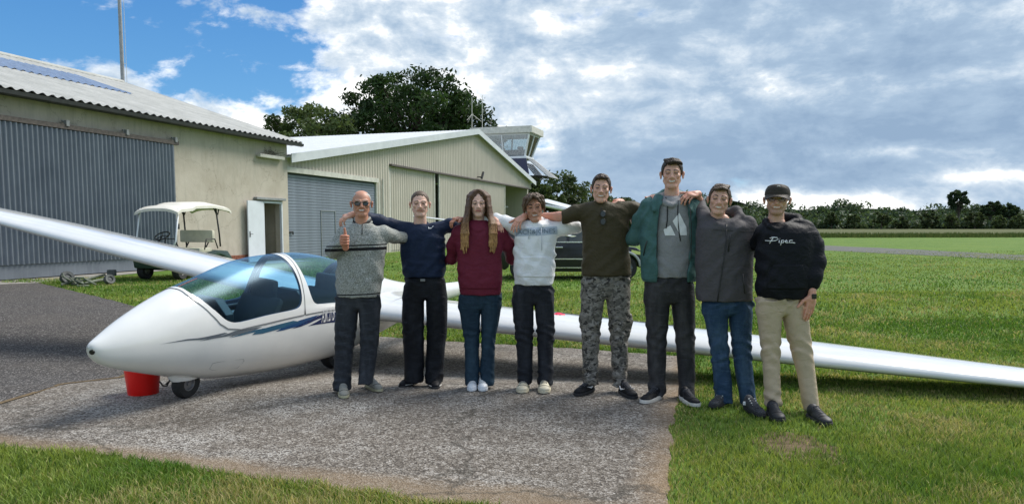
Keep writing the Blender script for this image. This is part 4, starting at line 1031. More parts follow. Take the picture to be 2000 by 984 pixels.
def glider():
    mw = gx([-.10, 0, 0]); root = thing('glider', 'white two-seat glider with blue tinted canopy standing nose left behind the group', 'glider', (float(mw[0]), float(mw[1]), dip(float(mw[1]))))
    W = MATS['white_gelcoat']; ss = np.concatenate([np.linspace(.03, .55, 16) ** 1.6 / .55 ** .6, np.arange(.6, 8.2, .07)]); vv = np.radians(np.arange(-88, 269, 5.0)) * VS
    e = .00003; outer = densify([(e, math.radians(-90) * VS), (7.8, math.radians(-90) * VS), (7.8, math.radians(270) * VS), (e, math.radians(270) * VS)], .07)
    hole = densify(mirror(OUTER)); fg = densify(smoothpoly(mirror(FR_GLASS), 1), .03); rg_ = densify(smoothpoly(mirror(RE_GLASS), 1), .03)
    body = surf_mesh('fuselage', outer, [hole], 0., ss, vv, m=W, parent=root)
    # canopy frames (split at the hoop), glass, dark inner faces
    gs = np.arange(.75, 3.2, .05); gv = np.radians(np.arange(0, 181, 5.0)) * VS; SPL = 2.035
    hp = mirror(OUTER)
    def clip_s(poly, lo, hi):
        P = densify(poly, .01); return [p for p in P if lo <= p[0] <= hi]
    fo = clip_s(hp, 0, SPL - .003); ro = clip_s(hp, SPL + .003, 9)
    # order: near side part then far side part, both from the closed outline
    def close(P, at_s):
        ys_ = [p for p in P]; i0 = max(range(len(P)), key=lambda i: (abs(P[i][1] - P[(i + 1) % len(P)][1])))
        a, b = P[i0], P[(i0 + 1) % len(P)]; k = 30; ins = [(at_s, a[1] + (b[1] - a[1]) * j / k) for j in range(1, k)]
        return P[:i0 + 1] + ins + P[i0 + 1:]
    fo = close(fo, SPL - .003); ro = close(ro, SPL + .003)
    ff = surf_mesh('front_canopy_frame', fo, [fg], .003, gs, gv, m=W, parent=root); rf = surf_mesh('rear_canopy_frame', ro, [rg_], .003, gs, gv, m=W, parent=root)
    for fr, o_, g_ in ((ff, fo, fg), (rf, ro, rg_)):
        surf_mesh('inner_face', o_, [g_], -.022, gs, gv, m=mat('frame_inner'), parent=fr); rim('frame_edge', g_, .003, -.022, mat('frame_inner'), fr)
    surf_mesh('front_canopy_glass', fg, [], .0, gs, gv, m=mat('canopy_glass'), parent=root); surf_mesh('rear_canopy_glass', rg_, [], .0, gs, gv, m=mat('canopy_glass'), parent=root)
    # seams
    for outl in (fo, ro):
        A = np.array(outl); n = len(A); nxt = np.roll(A, -1, 0) - np.roll(A, 1, 0); nr = np.stack([-nxt[:, 1], nxt[:, 0]], -1); nr /= np.linalg.norm(nr, axis=1)[:, None] + 1e-9
        a = fus(A[:, 0] + nr[:, 0] * .003, (A[:, 1] + nr[:, 1] * .003) / VS, .0042); b = fus(A[:, 0] - nr[:, 0] * .003, (A[:, 1] - nr[:, 1] * .003) / VS, .0042)
        me = mesh_np('canopy_seam', np.concatenate([a, b]), np.array([[i, (i + 1) % n, n + (i + 1) % n, n + i] for i in range(n)])); link('canopy_seam', me, mat('seam'), body)
    # small sliding vent window outline and yaw string on the front glass
    # cockpit tub and fittings
    s_ = np.arange(.6, 3.25, .08); p_ = np.radians(np.concatenate([np.arange(174, 276, 6), np.arange(-84, 7, 6)])); p_ = np.radians(np.arange(174, 367, 6.0))
    S_, P_ = np.meshgrid(s_, p_); V = fus(S_, P_, -.02).reshape(-1, 3); k = len(s_); F = np.array([[j * k + i, j * k + i + 1, (j + 1) * k + i + 1, (j + 1) * k + i] for j in range(len(p_) - 1) for i in range(k - 1)])
    link('cockpit_tub', mesh_np('cockpit_tub', V, F, True), mat('cockpit_dark'), root)
    def L(a, b, u): return Vector(gx([a - NL, b, u]))       # a measured from the nose
    ax = ((L(1, 0, 0) - L(0, 0, 0)).normalized(), (L(0, 1, 0) - L(0, 0, 0)).normalized(), (L(0, 0, 1) - L(0, 0, 0)).normalized())
    def rail(mb, side):
        for z in (.05, .12): mb.tube([L(1.3, .30 * side, z), L(2.0, .32 * side, z + .02)], .010, 6)
    for (s0, nm) in ((1.12, 'front'), (2.22, 'rear')):
        m = MB(); m.prism([L(s0, -.26, -.02), L(s0 - .05, -.26, .20), L(s0 - .03, -.12, .31), L(s0 - .03, .12, .31), L(s0 - .05, .26, .20), L(s0, .26, -.02)], ax[0] * .10)
        pn = m.build('instrument_panel', mat('cockpit_dark'), root, bevel=.012)
        m = MB()
        for j in range(6): m.lathe([(.0, -.002), (.036, -.002), (.036, -.012), (.030, -.012), (.030, -.006), (0, -.006)], L(s0 + .115, -.16 + (j % 3) * .16, .03 + (j // 3) * .11), ax[0], 14)
        m.build('instruments', mat('rim_grey'), pn)
    for (s0, nm) in ((1.83, 0), (2.85, 1)):
        m = MB(); m.prism([L(s0 - .50, -.22, -.20), L(s0 - .18, -.22, -.22), L(s0 + .05, -.22, .24), L(s0 + .00, -.22, .28), L(s0 - .24, -.22, -.12), L(s0 - .50, -.22, -.14)], ax[1] * .44)
        m.build('seat', mat('cushion'), root, bevel=.02)
        m = MB(); c = L(s0 + .03, 0, .33); m.box(c, (.09, .27, .20), ax); m.build('headrest', mat('cushion'), root, bevel=.04, smooth=True)
        m = MB(); 
        for sd in (-1, 1): rail(m, sd) if nm == 0 else None
        m.tube([L(s0 - .52, 0, -.30), L(s0 - .50, 0, -.12), L(s0 - .56, .0, -.02)], .014, 6)
        m.build('control_stick', mat('rim_grey'), root)
    m = MB(); m.box(L(1.78, -.29, .04), (.10, .01, .09), ax); m.build('placard', mat('white_paint'), root)
    # nose: ventilation opening
    bvf = BVHTree.FromPolygons([v.co[:] for v in body.data.vertices], [p.vertices[:] for p in body.data.polygons]); eye = Vector((0, 0, EYE)); hit = bvf.ray_cast(eye, (at(179.5, 687.5, 5.0) - eye).normalized())
    if hit[0] is not None:
        nn = hit[1] if hit[1].dot(eye - hit[0]) > 0 else -hit[1]
        m = MB(); m.lathe([(.0, .0045), (.0150, .0045), (.0185, .003), (.020, -.004)], hit[0], nn, 24); m.build('nose_opening', mat('black_metal'), root, smooth=True, angle=40)
    def ring_gap(s0, p0, p1, nm='panel_gap', w_=.0016):
        P_ = np.radians(np.linspace(p0, p1, 60)); m = MB(); m.tube([Vector(v) for v in fus(np.full(60, s0), P_, .0006)], w_, 4); m.build(nm, mat('seam'), body)
    ring_gap(3.34, -85, 85)
    m = MB(); a_ = fus([.95, 1.0, 1.28, 1.30, 1.27, .99, .95], np.radians([-30, -28, -28, -31, -43, -43, -40.]), .0008); m.tube([Vector(v) for v in a_] + [Vector(a_[0])], .0012, 4); m.build('hatch_gap', mat('seam'), body)
    m = MB(); m.tube([Vector(v) for v in fus(np.linspace(.80, 1.0, 8), np.radians(np.full(8, 90.)), .004)], .0016, 5); m.build('yaw_string', mat('tape_red', rough=.6, color=(.5, .02, .02)), body)
    # decals: slashed stripe from grey to navy, type designation
    def dec(poly, mt, nm='stripe_slash', parent=body, off=.0022):
        P = [(s, math.radians(p) * VS) for s, p in poly]; P = densify(P, .03)
        return surf_mesh(nm, P, [], off, np.arange(.3, 3.3, .04), np.radians(np.arange(-10, 20, 1.5)) * VS, m=mt, parent=parent)
    for cname, cc in (('stripe_grey', (.12, .14, .16)), ('stripe_teal', (.035, .11, .18)), ('stripe_blue', (.018, .065, .17)), ('stripe_navy', (.012, .022, .085))): mat(cname, cc, rough=.2)
    for mt, poly in STRIPES: dec(poly, MATS[mt])
    # lettering on the stripe
    def surf_text(txt, s0, ph0, size, mt, slant=.22, space=1.0):
        cu = bpy.data.curves.new('t', 'FONT'); cu.body = txt; cu.size = size; cu.shear = slant; cu.space_character = space; o = bpy.data.objects.new('t', cu); COL.objects.link(o)
        bpy.context.view_layer.update(); me = bpy.data.meshes.new_from_object(o.evaluated_get(bpy.context.evaluated_depsgraph_get())); bpy.data.objects.remove(o)
        v = np.array([q.co[:] for q in me.vertices]); S = s0 + v[:, 0] * .64; PH = math.radians(ph0) + (v[:, 1] + (v[:, 0]) * .02) / .34
        me2 = mesh_np('type_lettering', fus(S, PH, .0062), [list(p.vertices) for p in me.polygons]); link('type_lettering', me2, mt, body)
    surf_text('ASK 21 B', 2.31, -1.6, .092, mat('white_print', rough=.4, color=(.75, .75, .75)), space=.95)
    # wings
    X_ = np.concatenate([[0, .004, .012, .03, .06, .1], np.linspace(.16, 1, 13)])
    for side, nm in ((1, 'left'), (-1, 'right')):
        sp = np.concatenate([np.linspace(.15, 8.35, 42), [8.42, 8.48, 8.5]]); V = []
        for s in sp:
            c = float(np.interp(s, [0, 4.9, 8.5], [1.5, 1.18, .5])); 
            tipf = 1 if s < 8.36 else max(.15, math.sqrt(max(0, 1 - ((s - 8.36) / .15) ** 2)))
            t = float(np.interp(s, [0, 8.5], [.17, .13])) * (.55 + .45 * tipf); le = (1.5 - c) * .25 - math.tan(math.radians(1.5)) * s; cc = c * (.9 + .1 * tipf)
            yt = 5 * t * (.2969 * np.sqrt(X_) - .126 * X_ - .3516 * X_**2 + .2843 * X_**3 - .1036 * X_**4); cam_ = .03 * 4 * X_ * (1 - X_)
            a = np.concatenate([le + X_[::-1] * cc, le + X_[1:] * cc]); u = np.concatenate([(cam_ + yt)[::-1] * cc, (cam_ - yt)[1:] * cc]) + s * math.sin(math.radians(GDIH))
            V.append(np.stack([a, np.full_like(a, side * s), u], -1))
        V = np.array(V); n = V.shape[1]; F = [[i * n + k, i * n + k + 1, (i + 1) * n + k + 1, (i + 1) * n + k] for i in range(len(sp) - 1) for k in range(n - 1)] + [[i * n, (i + 1) * n, (i + 1) * n + n - 1, i * n + n - 1] for i in range(len(sp) - 1)]
        F.append(list(range((len(sp) - 1) * n, len(sp) * n)))
        me = mesh_np('wing', gx(V.reshape(-1, 3)), F, True); bm = bmesh.new(); bm.from_mesh(me); bmesh.ops.recalc_face_normals(bm, faces=bm.faces); bm.to_mesh(me); bm.free(); me.set_sharp_from_angle(angle=math.radians(50))
        wo = link('wing', me, W, root)
        # control gaps: aileron and airbrake outlines
        def wp(s, x, d=.0015):
            c = float(np.interp(s, [0, 4.9, 8.5], [1.5, 1.18, .5])); t = float(np.interp(s, [0, 8.5], [.17, .13])); le = (1.5 - c) * .25 - math.tan(math.radians(1.5)) * s
            yt = 5 * t * (.2969 * math.sqrt(x) - .126 * x - .3516 * x**2 + .2843 * x**3 - .1036 * x**4); cm = .12 * x * (1 - x)
            return gx([le + x * c, side * s, (cm + yt) * c + s * math.sin(math.radians(GDIH)) + d])
        m = MB()
        def gap(pts):
            for (s0, x0), (s1, x1) in zip(pts[:-1], pts[1:]):
                k = 14; P = [wp(s0 + (s1 - s0) * j / k, x0 + (x1 - x0) * j / k) for j in range(k + 1)]
                m.tube(P, .0022, 4)
        gap([(4.6, .99), (4.6, .78), (8.1, .78), (8.1, .99)]); m.build('aileron_gap', mat('seam'), wo)
        m = MB(); gap([(2.2, .48), (3.7, .48), (3.7, .55), (2.2, .55), (2.2, .48)]); m.build('airbrake_gap', mat('seam'), wo)
        # root fairing
        fa = MB(); N_ = 14; R_ = []
        for s, g in ((.26, 1.18), (.34, 1.10), (.42, 1.04), (.55, 1.0)):
            c = 1.5; t = .17 * g; yt = 5 * t * (.2969 * np.sqrt(X_) - .126 * X_ - .3516 * X_**2 + .2843 * X_**3 - .1036 * X_**4); cm = .12 * X_ * (1 - X_)
            a = np.concatenate([X_[::-1] * c * (1 + (g - 1) * 1.6), X_[1:] * c * (1 + (g - 1) * 1.6)]); a = a - (g - 1) * .12; u = np.concatenate([(cm + yt)[::-1] * c, (cm - yt)[1:] * c]) + s * math.sin(math.radians(GDIH))
            R_.append(np.stack([a, np.full_like(a, side * s), u], -1))
        R_ = np.array(R_); n = R_.shape[1]; me = mesh_np('wing_fairing', gx(R_.reshape(-1, 3)), np.array([[i * n + k, i * n + k + 1, (i + 1) * n + k + 1, (i + 1) * n + k] for i in range(3) for k in range(n - 1)]), True); link('wing_fairing', me, W, root)
    # fin, rudder, tailplane on top
    fz = .80
    m = MB(); prof = lambda a, u, c, th: [(a + c * x, s_ * th * 2.6 * (math.sqrt(x) * (1 - x)), u) for s_ in (1,) for x in (0, .03, .1, .25, .5, .75, 1)] + [(a + c * x, -th * 2.6 * (math.sqrt(x) * (1 - x)), u) for x in (.75, .5, .25, .1, .03)]
    def skin(nm, secs, par):
        V = np.array([prof_ for prof_ in secs]); n = V.shape[1]; k = V.shape[0]
        F = [[i * n + j, i * n + (j + 1) % n, (i + 1) * n + (j + 1) % n, (i + 1) * n + j] for i in range(k - 1) for j in range(n)] + [list(range(n)), list(range((k - 1) * n, k * n))]
        me = mesh_np(nm, gx(V.reshape(-1, 3)), F, True); bm = bmesh.new(); bm.from_mesh(me); bmesh.ops.recalc_face_normals(bm, faces=bm.faces); bm.to_mesh(me); bm.free(); me.set_sharp_from_angle(angle=math.radians(50)); return link(nm, me, W, par)
    skin('fin', [prof(6.85 - NL, .05, .93, .045), prof(7.0 - NL, .55, .78, .038), prof(7.10 - NL, .98, .66, .032)], root)
    def hp_(b, c, a): return [(a + c * x, b, fz + .20 + .05 * 2.6 * (math.sqrt(x) * (1 - x)) * c * .7) for x in (0, .03, .1, .25, .5, .75, 1)] + [(a + c * x, b, fz + .20 - .05 * 2.6 * (math.sqrt(x) * (1 - x)) * c * .7) for x in (.75, .5, .25, .1, .03)]
    skin('tailplane', [hp_(-1.38, .36, 7.25 - NL), hp_(0, .58, 7.12 - NL), hp_(1.38, .36, 7.25 - NL)], root)
    # wheels
    def wheel(nm, c, r, w_, par):
        t = MB(); ax1 = ax[1]; t.lathe([(r * .36, -w_ * .32), (r * .56, -w_ * .48), (r * .86, -w_ * .46), (r * .97, -w_ * .25), (r, 0), (r * .97, w_ * .25), (r * .86, w_ * .46), (r * .56, w_ * .48), (r * .36, w_ * .32)], c, ax1, 32)
        o = thing(nm, None, None, c); o.parent = par; o.matrix_parent_inverse = world_inv(par); bpy.data.objects[o.name].location = c
        t.build('tyre', mat('tyre'), o, smooth=True, angle=50)
        t = MB(); t.lathe([(0, w_ * .40), (.016, w_ * .40), (.018, w_ * .28), (r * .34, w_ * .26), (r * .40, w_ * .40), (r * .46, w_ * .40), (r * .46, -w_ * .40), (r * .34, -w_ * .26), (0, -w_ * .26)], c, ax1, 24)
        t.build('rim', mat('rim_grey'), o, smooth=True, angle=35)
    nw = gnd(364, 777); wheel('nose_wheel', nw + Vector((0, 0, .127)), .127, .10, root)
    mwp = gx([3.02 - NL, 0, 0]); mg = Vector((float(mwp[0]), float(mwp[1]), dip(float(mwp[1])))); wheel('main_wheel', mg + Vector((0, 0, .185)), .185, .13, root)
    # wheel fairings: shallow white boxes with rounded ends around both wheels
    def fairing(c, l, w_, h):
        m = MB(); R = []
        for z, g in ((0, .92), (.25, 1.0), (1.0, 1.12)):
            R.append([c + ax[0] * (math.cos(q) * l * g) + ax[1] * (math.sin(q) * w_ * g) + UP * (h * z) for q in np.linspace(0, 2 * math.pi, 28, endpoint=False)])
        m.addf([v for r in R for v in r], [(i * 28 + k, i * 28 + (k + 1) % 28, (i + 1) * 28 + (k + 1) % 28, (i + 1) * 28 + k) for i in range(2) for k in range(28)] + [tuple(range(28))])
        return m.build('wheel_fairing', W, root, smooth=True, angle=50)
    fairing(nw + Vector((0, 0, .165)) , .17, .070, .06); fairing(mg + Vector((0, 0, .22)), .30, .10, .12)
    m = MB(); hk = nw - ax[0] * .27 + UP * .19; m.tube([hk, hk - UP * .04 + ax[0] * .03, hk - UP * .05 + ax[0] * .07, hk - UP * .01 + ax[0] * .10], .007, 6); m.tube([hk + ax[0] * .12, hk + ax[0] * .06 - UP * .035], .006, 6); m.build('tow_hook', mat('black_metal'), root)
    return root
STRIPES = []
def _mkstripes():
    # outlines measured on the side of the fuselage: (distance from nose, angle round the hull)
    raw = STRIPE_DATA
    for mt, poly in raw: STRIPES.append((mt, poly))
STRIPE_DATA = [('stripe_grey', [(0.435, 5.0), (0.66, 5.5), (0.752, 4.5), (0.814, 4.5), (1.014, 5.5), (1.049, 4.5), (0.911, 3.0), (0.783, 2.5), (0.66, 4.0)]), ('stripe_grey', [(0.773, 1.5), (0.896, 3.5), (0.998, 3.5), (1.126, 5.0), (1.439, 3.0), (1.28, 1.0), (1.142, 1.5), (1.06, 1.0), (1.101, 2.0), (0.911, 2.0)]), ('stripe_teal', [(1.065, 0.5), (1.259, 2.0), (1.485, 1.5), (1.864, 3.0), (1.669, 1.0), (1.469, 0.0), (1.321, -1.0), (1.362, 0.5), (1.203, 0.5)]), ('stripe_teal', [(1.321, -1.0), (1.531, 0.5), (1.864, 3.0), (1.971, 1.5), (1.72, -0.5), (1.556, -1.5), (1.449, -2.0)]), ('stripe_blue', [(1.618, -2.5), (1.756, 0.5), (1.966, 2.5), (2.274, 4.5), (2.053, -0.5), (1.879, -1.5), (1.725, -2.5)]), ('stripe_navy', [(1.848, -2.5), (2.023, 0.5), (2.355, 5.0), (2.95, 5.5), (2.95, 2.6), (2.279, 1.5), (2.094, -0.5), (1.976, -2.0)]), ('stripe_navy', [(2.099, -2.5), (2.33, 1.5), (2.95, 2.5), (2.95, -2.5), (2.248, -2.5)])]
_mkstripes()
glider()
def wing_rag():
    p = at(1087, 616, 7.72); root = MB()
    c = Vector(p); rg = random.Random(2); vs = []; fs = []
    for i in range(9):
        for j in range(5):
            x = -.055 + i * .018; y = -.03 + j * .018; z = .028 * math.exp(-((i - 4) / 3) ** 2) * (1 - abs(j - 2) / 3) + rg.uniform(0, .010); vs.append(c + Vector((x, y, z)))
    for i in range(8):
        for j in range(4): fs.append((i * 5 + j, (i + 1) * 5 + j, (i + 1) * 5 + j + 1, i * 5 + j + 1))
    root.addf(vs, fs); o = root.build('cloth', mat('red_cloth', rough=.8, color=(.75, .03, .09)), None, smooth=True); tag(o, 'small crumpled pink-red cloth lying on the glider wing beside the white hoodie', 'cloth')
wing_rag()
# ------------------------------------------------------------------ bucket, golf cart, car, tow gear
def bucket():
    c = gnd(280, 768); root = thing('bucket', 'red plastic bucket standing under the glider nose', 'bucket', c)
    m = MB(); m.lathe([(0, .004), (.112, .004), (.118, 0), (.121, .006), (.146, .25), (.151, .252), (.151, .262), (.143, .262), (.117, .012), (0, .012)], c, (0, 0, 1), 36); 
    m.build('shell', mat('bucket_red', rough=.35, build=varied((.85, .010, .006), .05, 6)), root, smooth=True, angle=50)
    m = MB(); m.tube([c + Vector((.15 * math.cos(a), .15 * math.sin(a) * .2 - .145 * math.sin(a), .25 - .03 * math.sin(a))) for a in np.linspace(0, math.pi, 12)], .004, 5); m.build('handle', mat('grey_metal'), root)
bucket()

mat('cart_cream', rough=.4, build=varied((.76, .73, .64), .08, 3)); mat('cart_seat', rough=.6, build=varied((.56, .54, .43), .12, 5)); mat('cart_green', rough=.3, build=varied((.035, .06, .05), .3, 4))
def golf_cart():
    # axes: forward points towards the camera and to the left
    O = gnd(330, 545); Z = 21.0
    O = Vector((at(363, 500, 20.4).x, 20.4, 0)); fwd = Vector((-.22, -.97, 0)).normalized(); rt = Vector((-fwd.y, fwd.x, 0)) * -1
    # rt: cart's right-hand side seen from the driver = picture left/back ; use lateral = picture right
    lat = Vector((.78, -.62, 0)); lat = Vector((-fwd.y, fwd.x, 0)); lat = lat if lat.x > 0 else -lat
    ax = (fwd, lat, UP)
    def q(f, l, z): return O + fwd * f * 1.05 + lat * l * 1.05 + UP * z * 1.09
    root = thing('golf_cart', 'cream roofed golf cart with dark steering wheel parked by the hangar wall', 'golf cart', O)
    m = MB(); R = []
    prof = [(-1.15, 1.80), (-1.05, 1.86), (-.4, 1.93), (.35, 1.90), (.5, 1.84), (.95, 1.80), (1.08, 1.73)]
    V = []; 
    for f, z in prof:
        for l in np.linspace(-.62, .62, 9): V.append(q(f, l, z - .10 * (abs(l) / .62) ** 3))
    F = [(i * 9 + j, (i + 1) * 9 + j, (i + 1) * 9 + j + 1, i * 9 + j + 1) for i in range(len(prof) - 1) for j in range(8)]
    m.addf(V, F); V2 = [v - UP * .07 for v in V]; o = len(m.v); m.addf(V2, F)
    edge = [j for j in range(9)] + [i * 9 + 8 for i in range(1, 7)] + [6 * 9 + j for j in range(7, -1, -1)] + [i * 9 for i in range(5, 0, -1)]
    k = len(edge); N_ = len(V)
    for i in range(k): m.f.append([edge[i], edge[(i + 1) % k], edge[(i + 1) % k] + N_, edge[i] + N_]); m.mi.append(0)
    m.build('roof', mat('cart_cream'), root, smooth=True, angle=50)
    for s in (-1, 1):
        m = MB(); m.tube([q(.95, .55 * s, 1.73), q(1.12, .56 * s, .95), q(1.15, .5 * s, .78)], .022, 8); m.build('windscreen_post', mat('white_paint'), root, smooth=True)
        m = MB(); m.tube([q(-.62, .50 * s, 1.80), q(-.72, .52 * s, 1.1), q(-.75, .52 * s, .78)], .024, 8); m.tube([q(-.50, .50 * s, 1.81), q(-.68, .51 * s, 1.55)], .018, 6); m.tube([q(-.78, .50 * s, 1.81), q(-.69, .51 * s, 1.6)], .018, 6); m.build('rear_post', mat('black_metal'), root, smooth=True)
        m = MB(); m.tube([q(.05, .60 * s, .72), q(-.02, .61 * s, .98), q(-.38, .61 * s, .98), q(-.52, .60 * s, .74)], .017, 7); m.build('arm_rest', mat('black_metal'), root, smooth=True)
    m = MB(); m.box(q(-.50, 0, 1.05), (.12, 1.05, .34), ax); m.build('backrest', mat('cart_seat'), root, bevel=.04, smooth=True)
    m = MB(); m.box(q(-.53, 0, .93), (.10, .96, .05), ax); m.tube([q(-.55, -.3, .9), q(-.4, -.3, .72)], .018, 6); m.tube([q(-.55, .3, .9), q(-.4, .3, .72)], .018, 6); m.build('seat_frame', mat('black_metal'), root)
    m = MB(); m.box(q(-.12, 0, .70), (.56, 1.10, .14), ax); m.build('seat', mat('cart_seat'), root, bevel=.04, smooth=True)
    # body: sloping nose, floor, rear fenders
    m = MB(); m.prism([q(1.25, -.56, .30), q(1.30, -.56, .55), q(1.05, -.56, .80), q(.80, -.56, .78), q(.62, -.56, .30)], lat * 1.12); m.build('front_cowl', mat('cart_green'), root, bevel=.05, smooth=True)
    m = MB(); m.box(q(.45, 0, .27), (.8, 1.1, .06), ax); m.build('floor', mat('black_metal'), root)
    m = MB(); P = [q(.10, -.60, .30), q(.10, -.60, .62), q(-.5, -.60, .70), q(-1.05, -.60, .66), q(-1.25, -.60, .48), q(-1.22, -.60, .34), q(-1.02, -.60, .34)] + [q(-.74 + .26 * math.cos(a), -.60, .30 + .26 * math.sin(a)) for a in np.linspace(math.pi, 0, 9)]
    m.prism(P, lat * 1.20); m.build('rear_body', mat('cart_green'), root, bevel=.03, smooth=True)
    m = MB(); m.tube([q(.88, .22 * -1, .78), q(.62, -.22, 1.04)], .022, 7); m.build('steering_column', mat('black_metal'), root)
    m = MB(); c = q(.60, -.22, 1.07); a1 = (fwd * .55 + UP * .83).normalized(); u1 = lat; v1 = a1.cross(u1)
    m.tube([c + u1 * math.cos(t) * .19 + v1 * math.sin(t) * .19 for t in np.linspace(0, 2 * math.pi, 25)], .017, 7, caps=False)
    for t in (0, 2.1, 4.2): m.tube([c, c + u1 * math.cos(t) * .18 + v1 * math.sin(t) * .18], .012, 5)
    m.build('steering_wheel', mat('black_metal'), root, smooth=True)
    m = MB(); m.tube([q(1.30, -.4, .62), q(1.38, -.4, .82), q(1.38, .1, .82), q(1.30, .1, .66)], .013, 6); m.build('front_rail', mat('black_metal'), root)
    m = MB(); m.box(q(.93, .50, 1.30), (.06, .05, .14), ax); m.build('phone_holder', mat('black_metal'), root)
    for f in (.92, -.74):
        for s in (-1, 1):
            c = q(f, .50 * s, .23); t = MB(); t.lathe([(.10, -.07), (.20, -.10), (.225, -.07), (.23, 0), (.225, .07), (.20, .10), (.10, .07)], c, lat, 24); wo = t.build('wheel', mat('tyre'), root, smooth=True, angle=40)
            t = MB(); t.lathe([(0, -.06), (.05, -.08), (.10, -.05), (.12, -.075)], c, lat, 16); t.lathe([(0, .06), (.05, .08), (.10, .05), (.12, .075)], c, lat, 16); t.build('hub', mat('rim_grey'), wo, smooth=True, angle=40)
golf_cart()
def tow_gear():
    c = gnd(180, 556); root = thing('towing_gear', 'tangle of grey-green tow bar, straps and small wheels lying on the grass by the asphalt', 'tow bar', c)
    rg = random.Random(9); cc = mat('gear_green', rough=.7, build=varied((.13, .15, .11), .4, 14))
    def p(x, y, dz=0): g = gnd(x, y); return Vector((g.x, g.y, dz))
    m = MB(); m.tube([p(140, 556, .10), p(165, 560, .07), p(190, 556, .10), p(222, 553, .14)], .04, 8); m.tube([p(165, 557, .13), p(205, 549, .17)], .03, 7); m.build('bar', cc, root, smooth=True)
    for (x, y, r) in ((132, 556, .17), (214, 556, .13)):
        m = MB(); m.lathe([(r * .5, -.05), (r * .9, -.06), (r, 0), (r * .9, .06), (r * .5, .05)], p(x, y, r), (.8, -.5, .35), 18); m.lathe([(0, -.04), (r * .45, -.03), (r * .45, .03), (0, .04)], p(x, y, r), (.8, -.5, .35), 14); m.build('wheel', mat('gear_grey', rough=.7, build=varied((.10, .105, .10), .4, 10)), root, smooth=True, angle=40)
    m = MB()
    for i in range(11):
        x = rg.uniform(124, 158); a = p(x, 556 + rg.uniform(-2, 4), rg.uniform(.05, .2)); pts = [a]
        for k in range(5): pts.append(pts[-1] + Vector((rg.uniform(-.16, .2), rg.uniform(-.12, .12), rg.uniform(-.09, .09)))); pts[-1].z = min(.34, max(.03, pts[-1].z))
        m.tube(pts, .022, 6)
    tag(m.build('strap', cc, root, smooth=True), kind='stuff')
    m = MB(); m.box(p(219, 549, .22), (.20, .12, .16)); m.build('box', mat('gear_grey'), root, bevel=.02)
tow_gear()

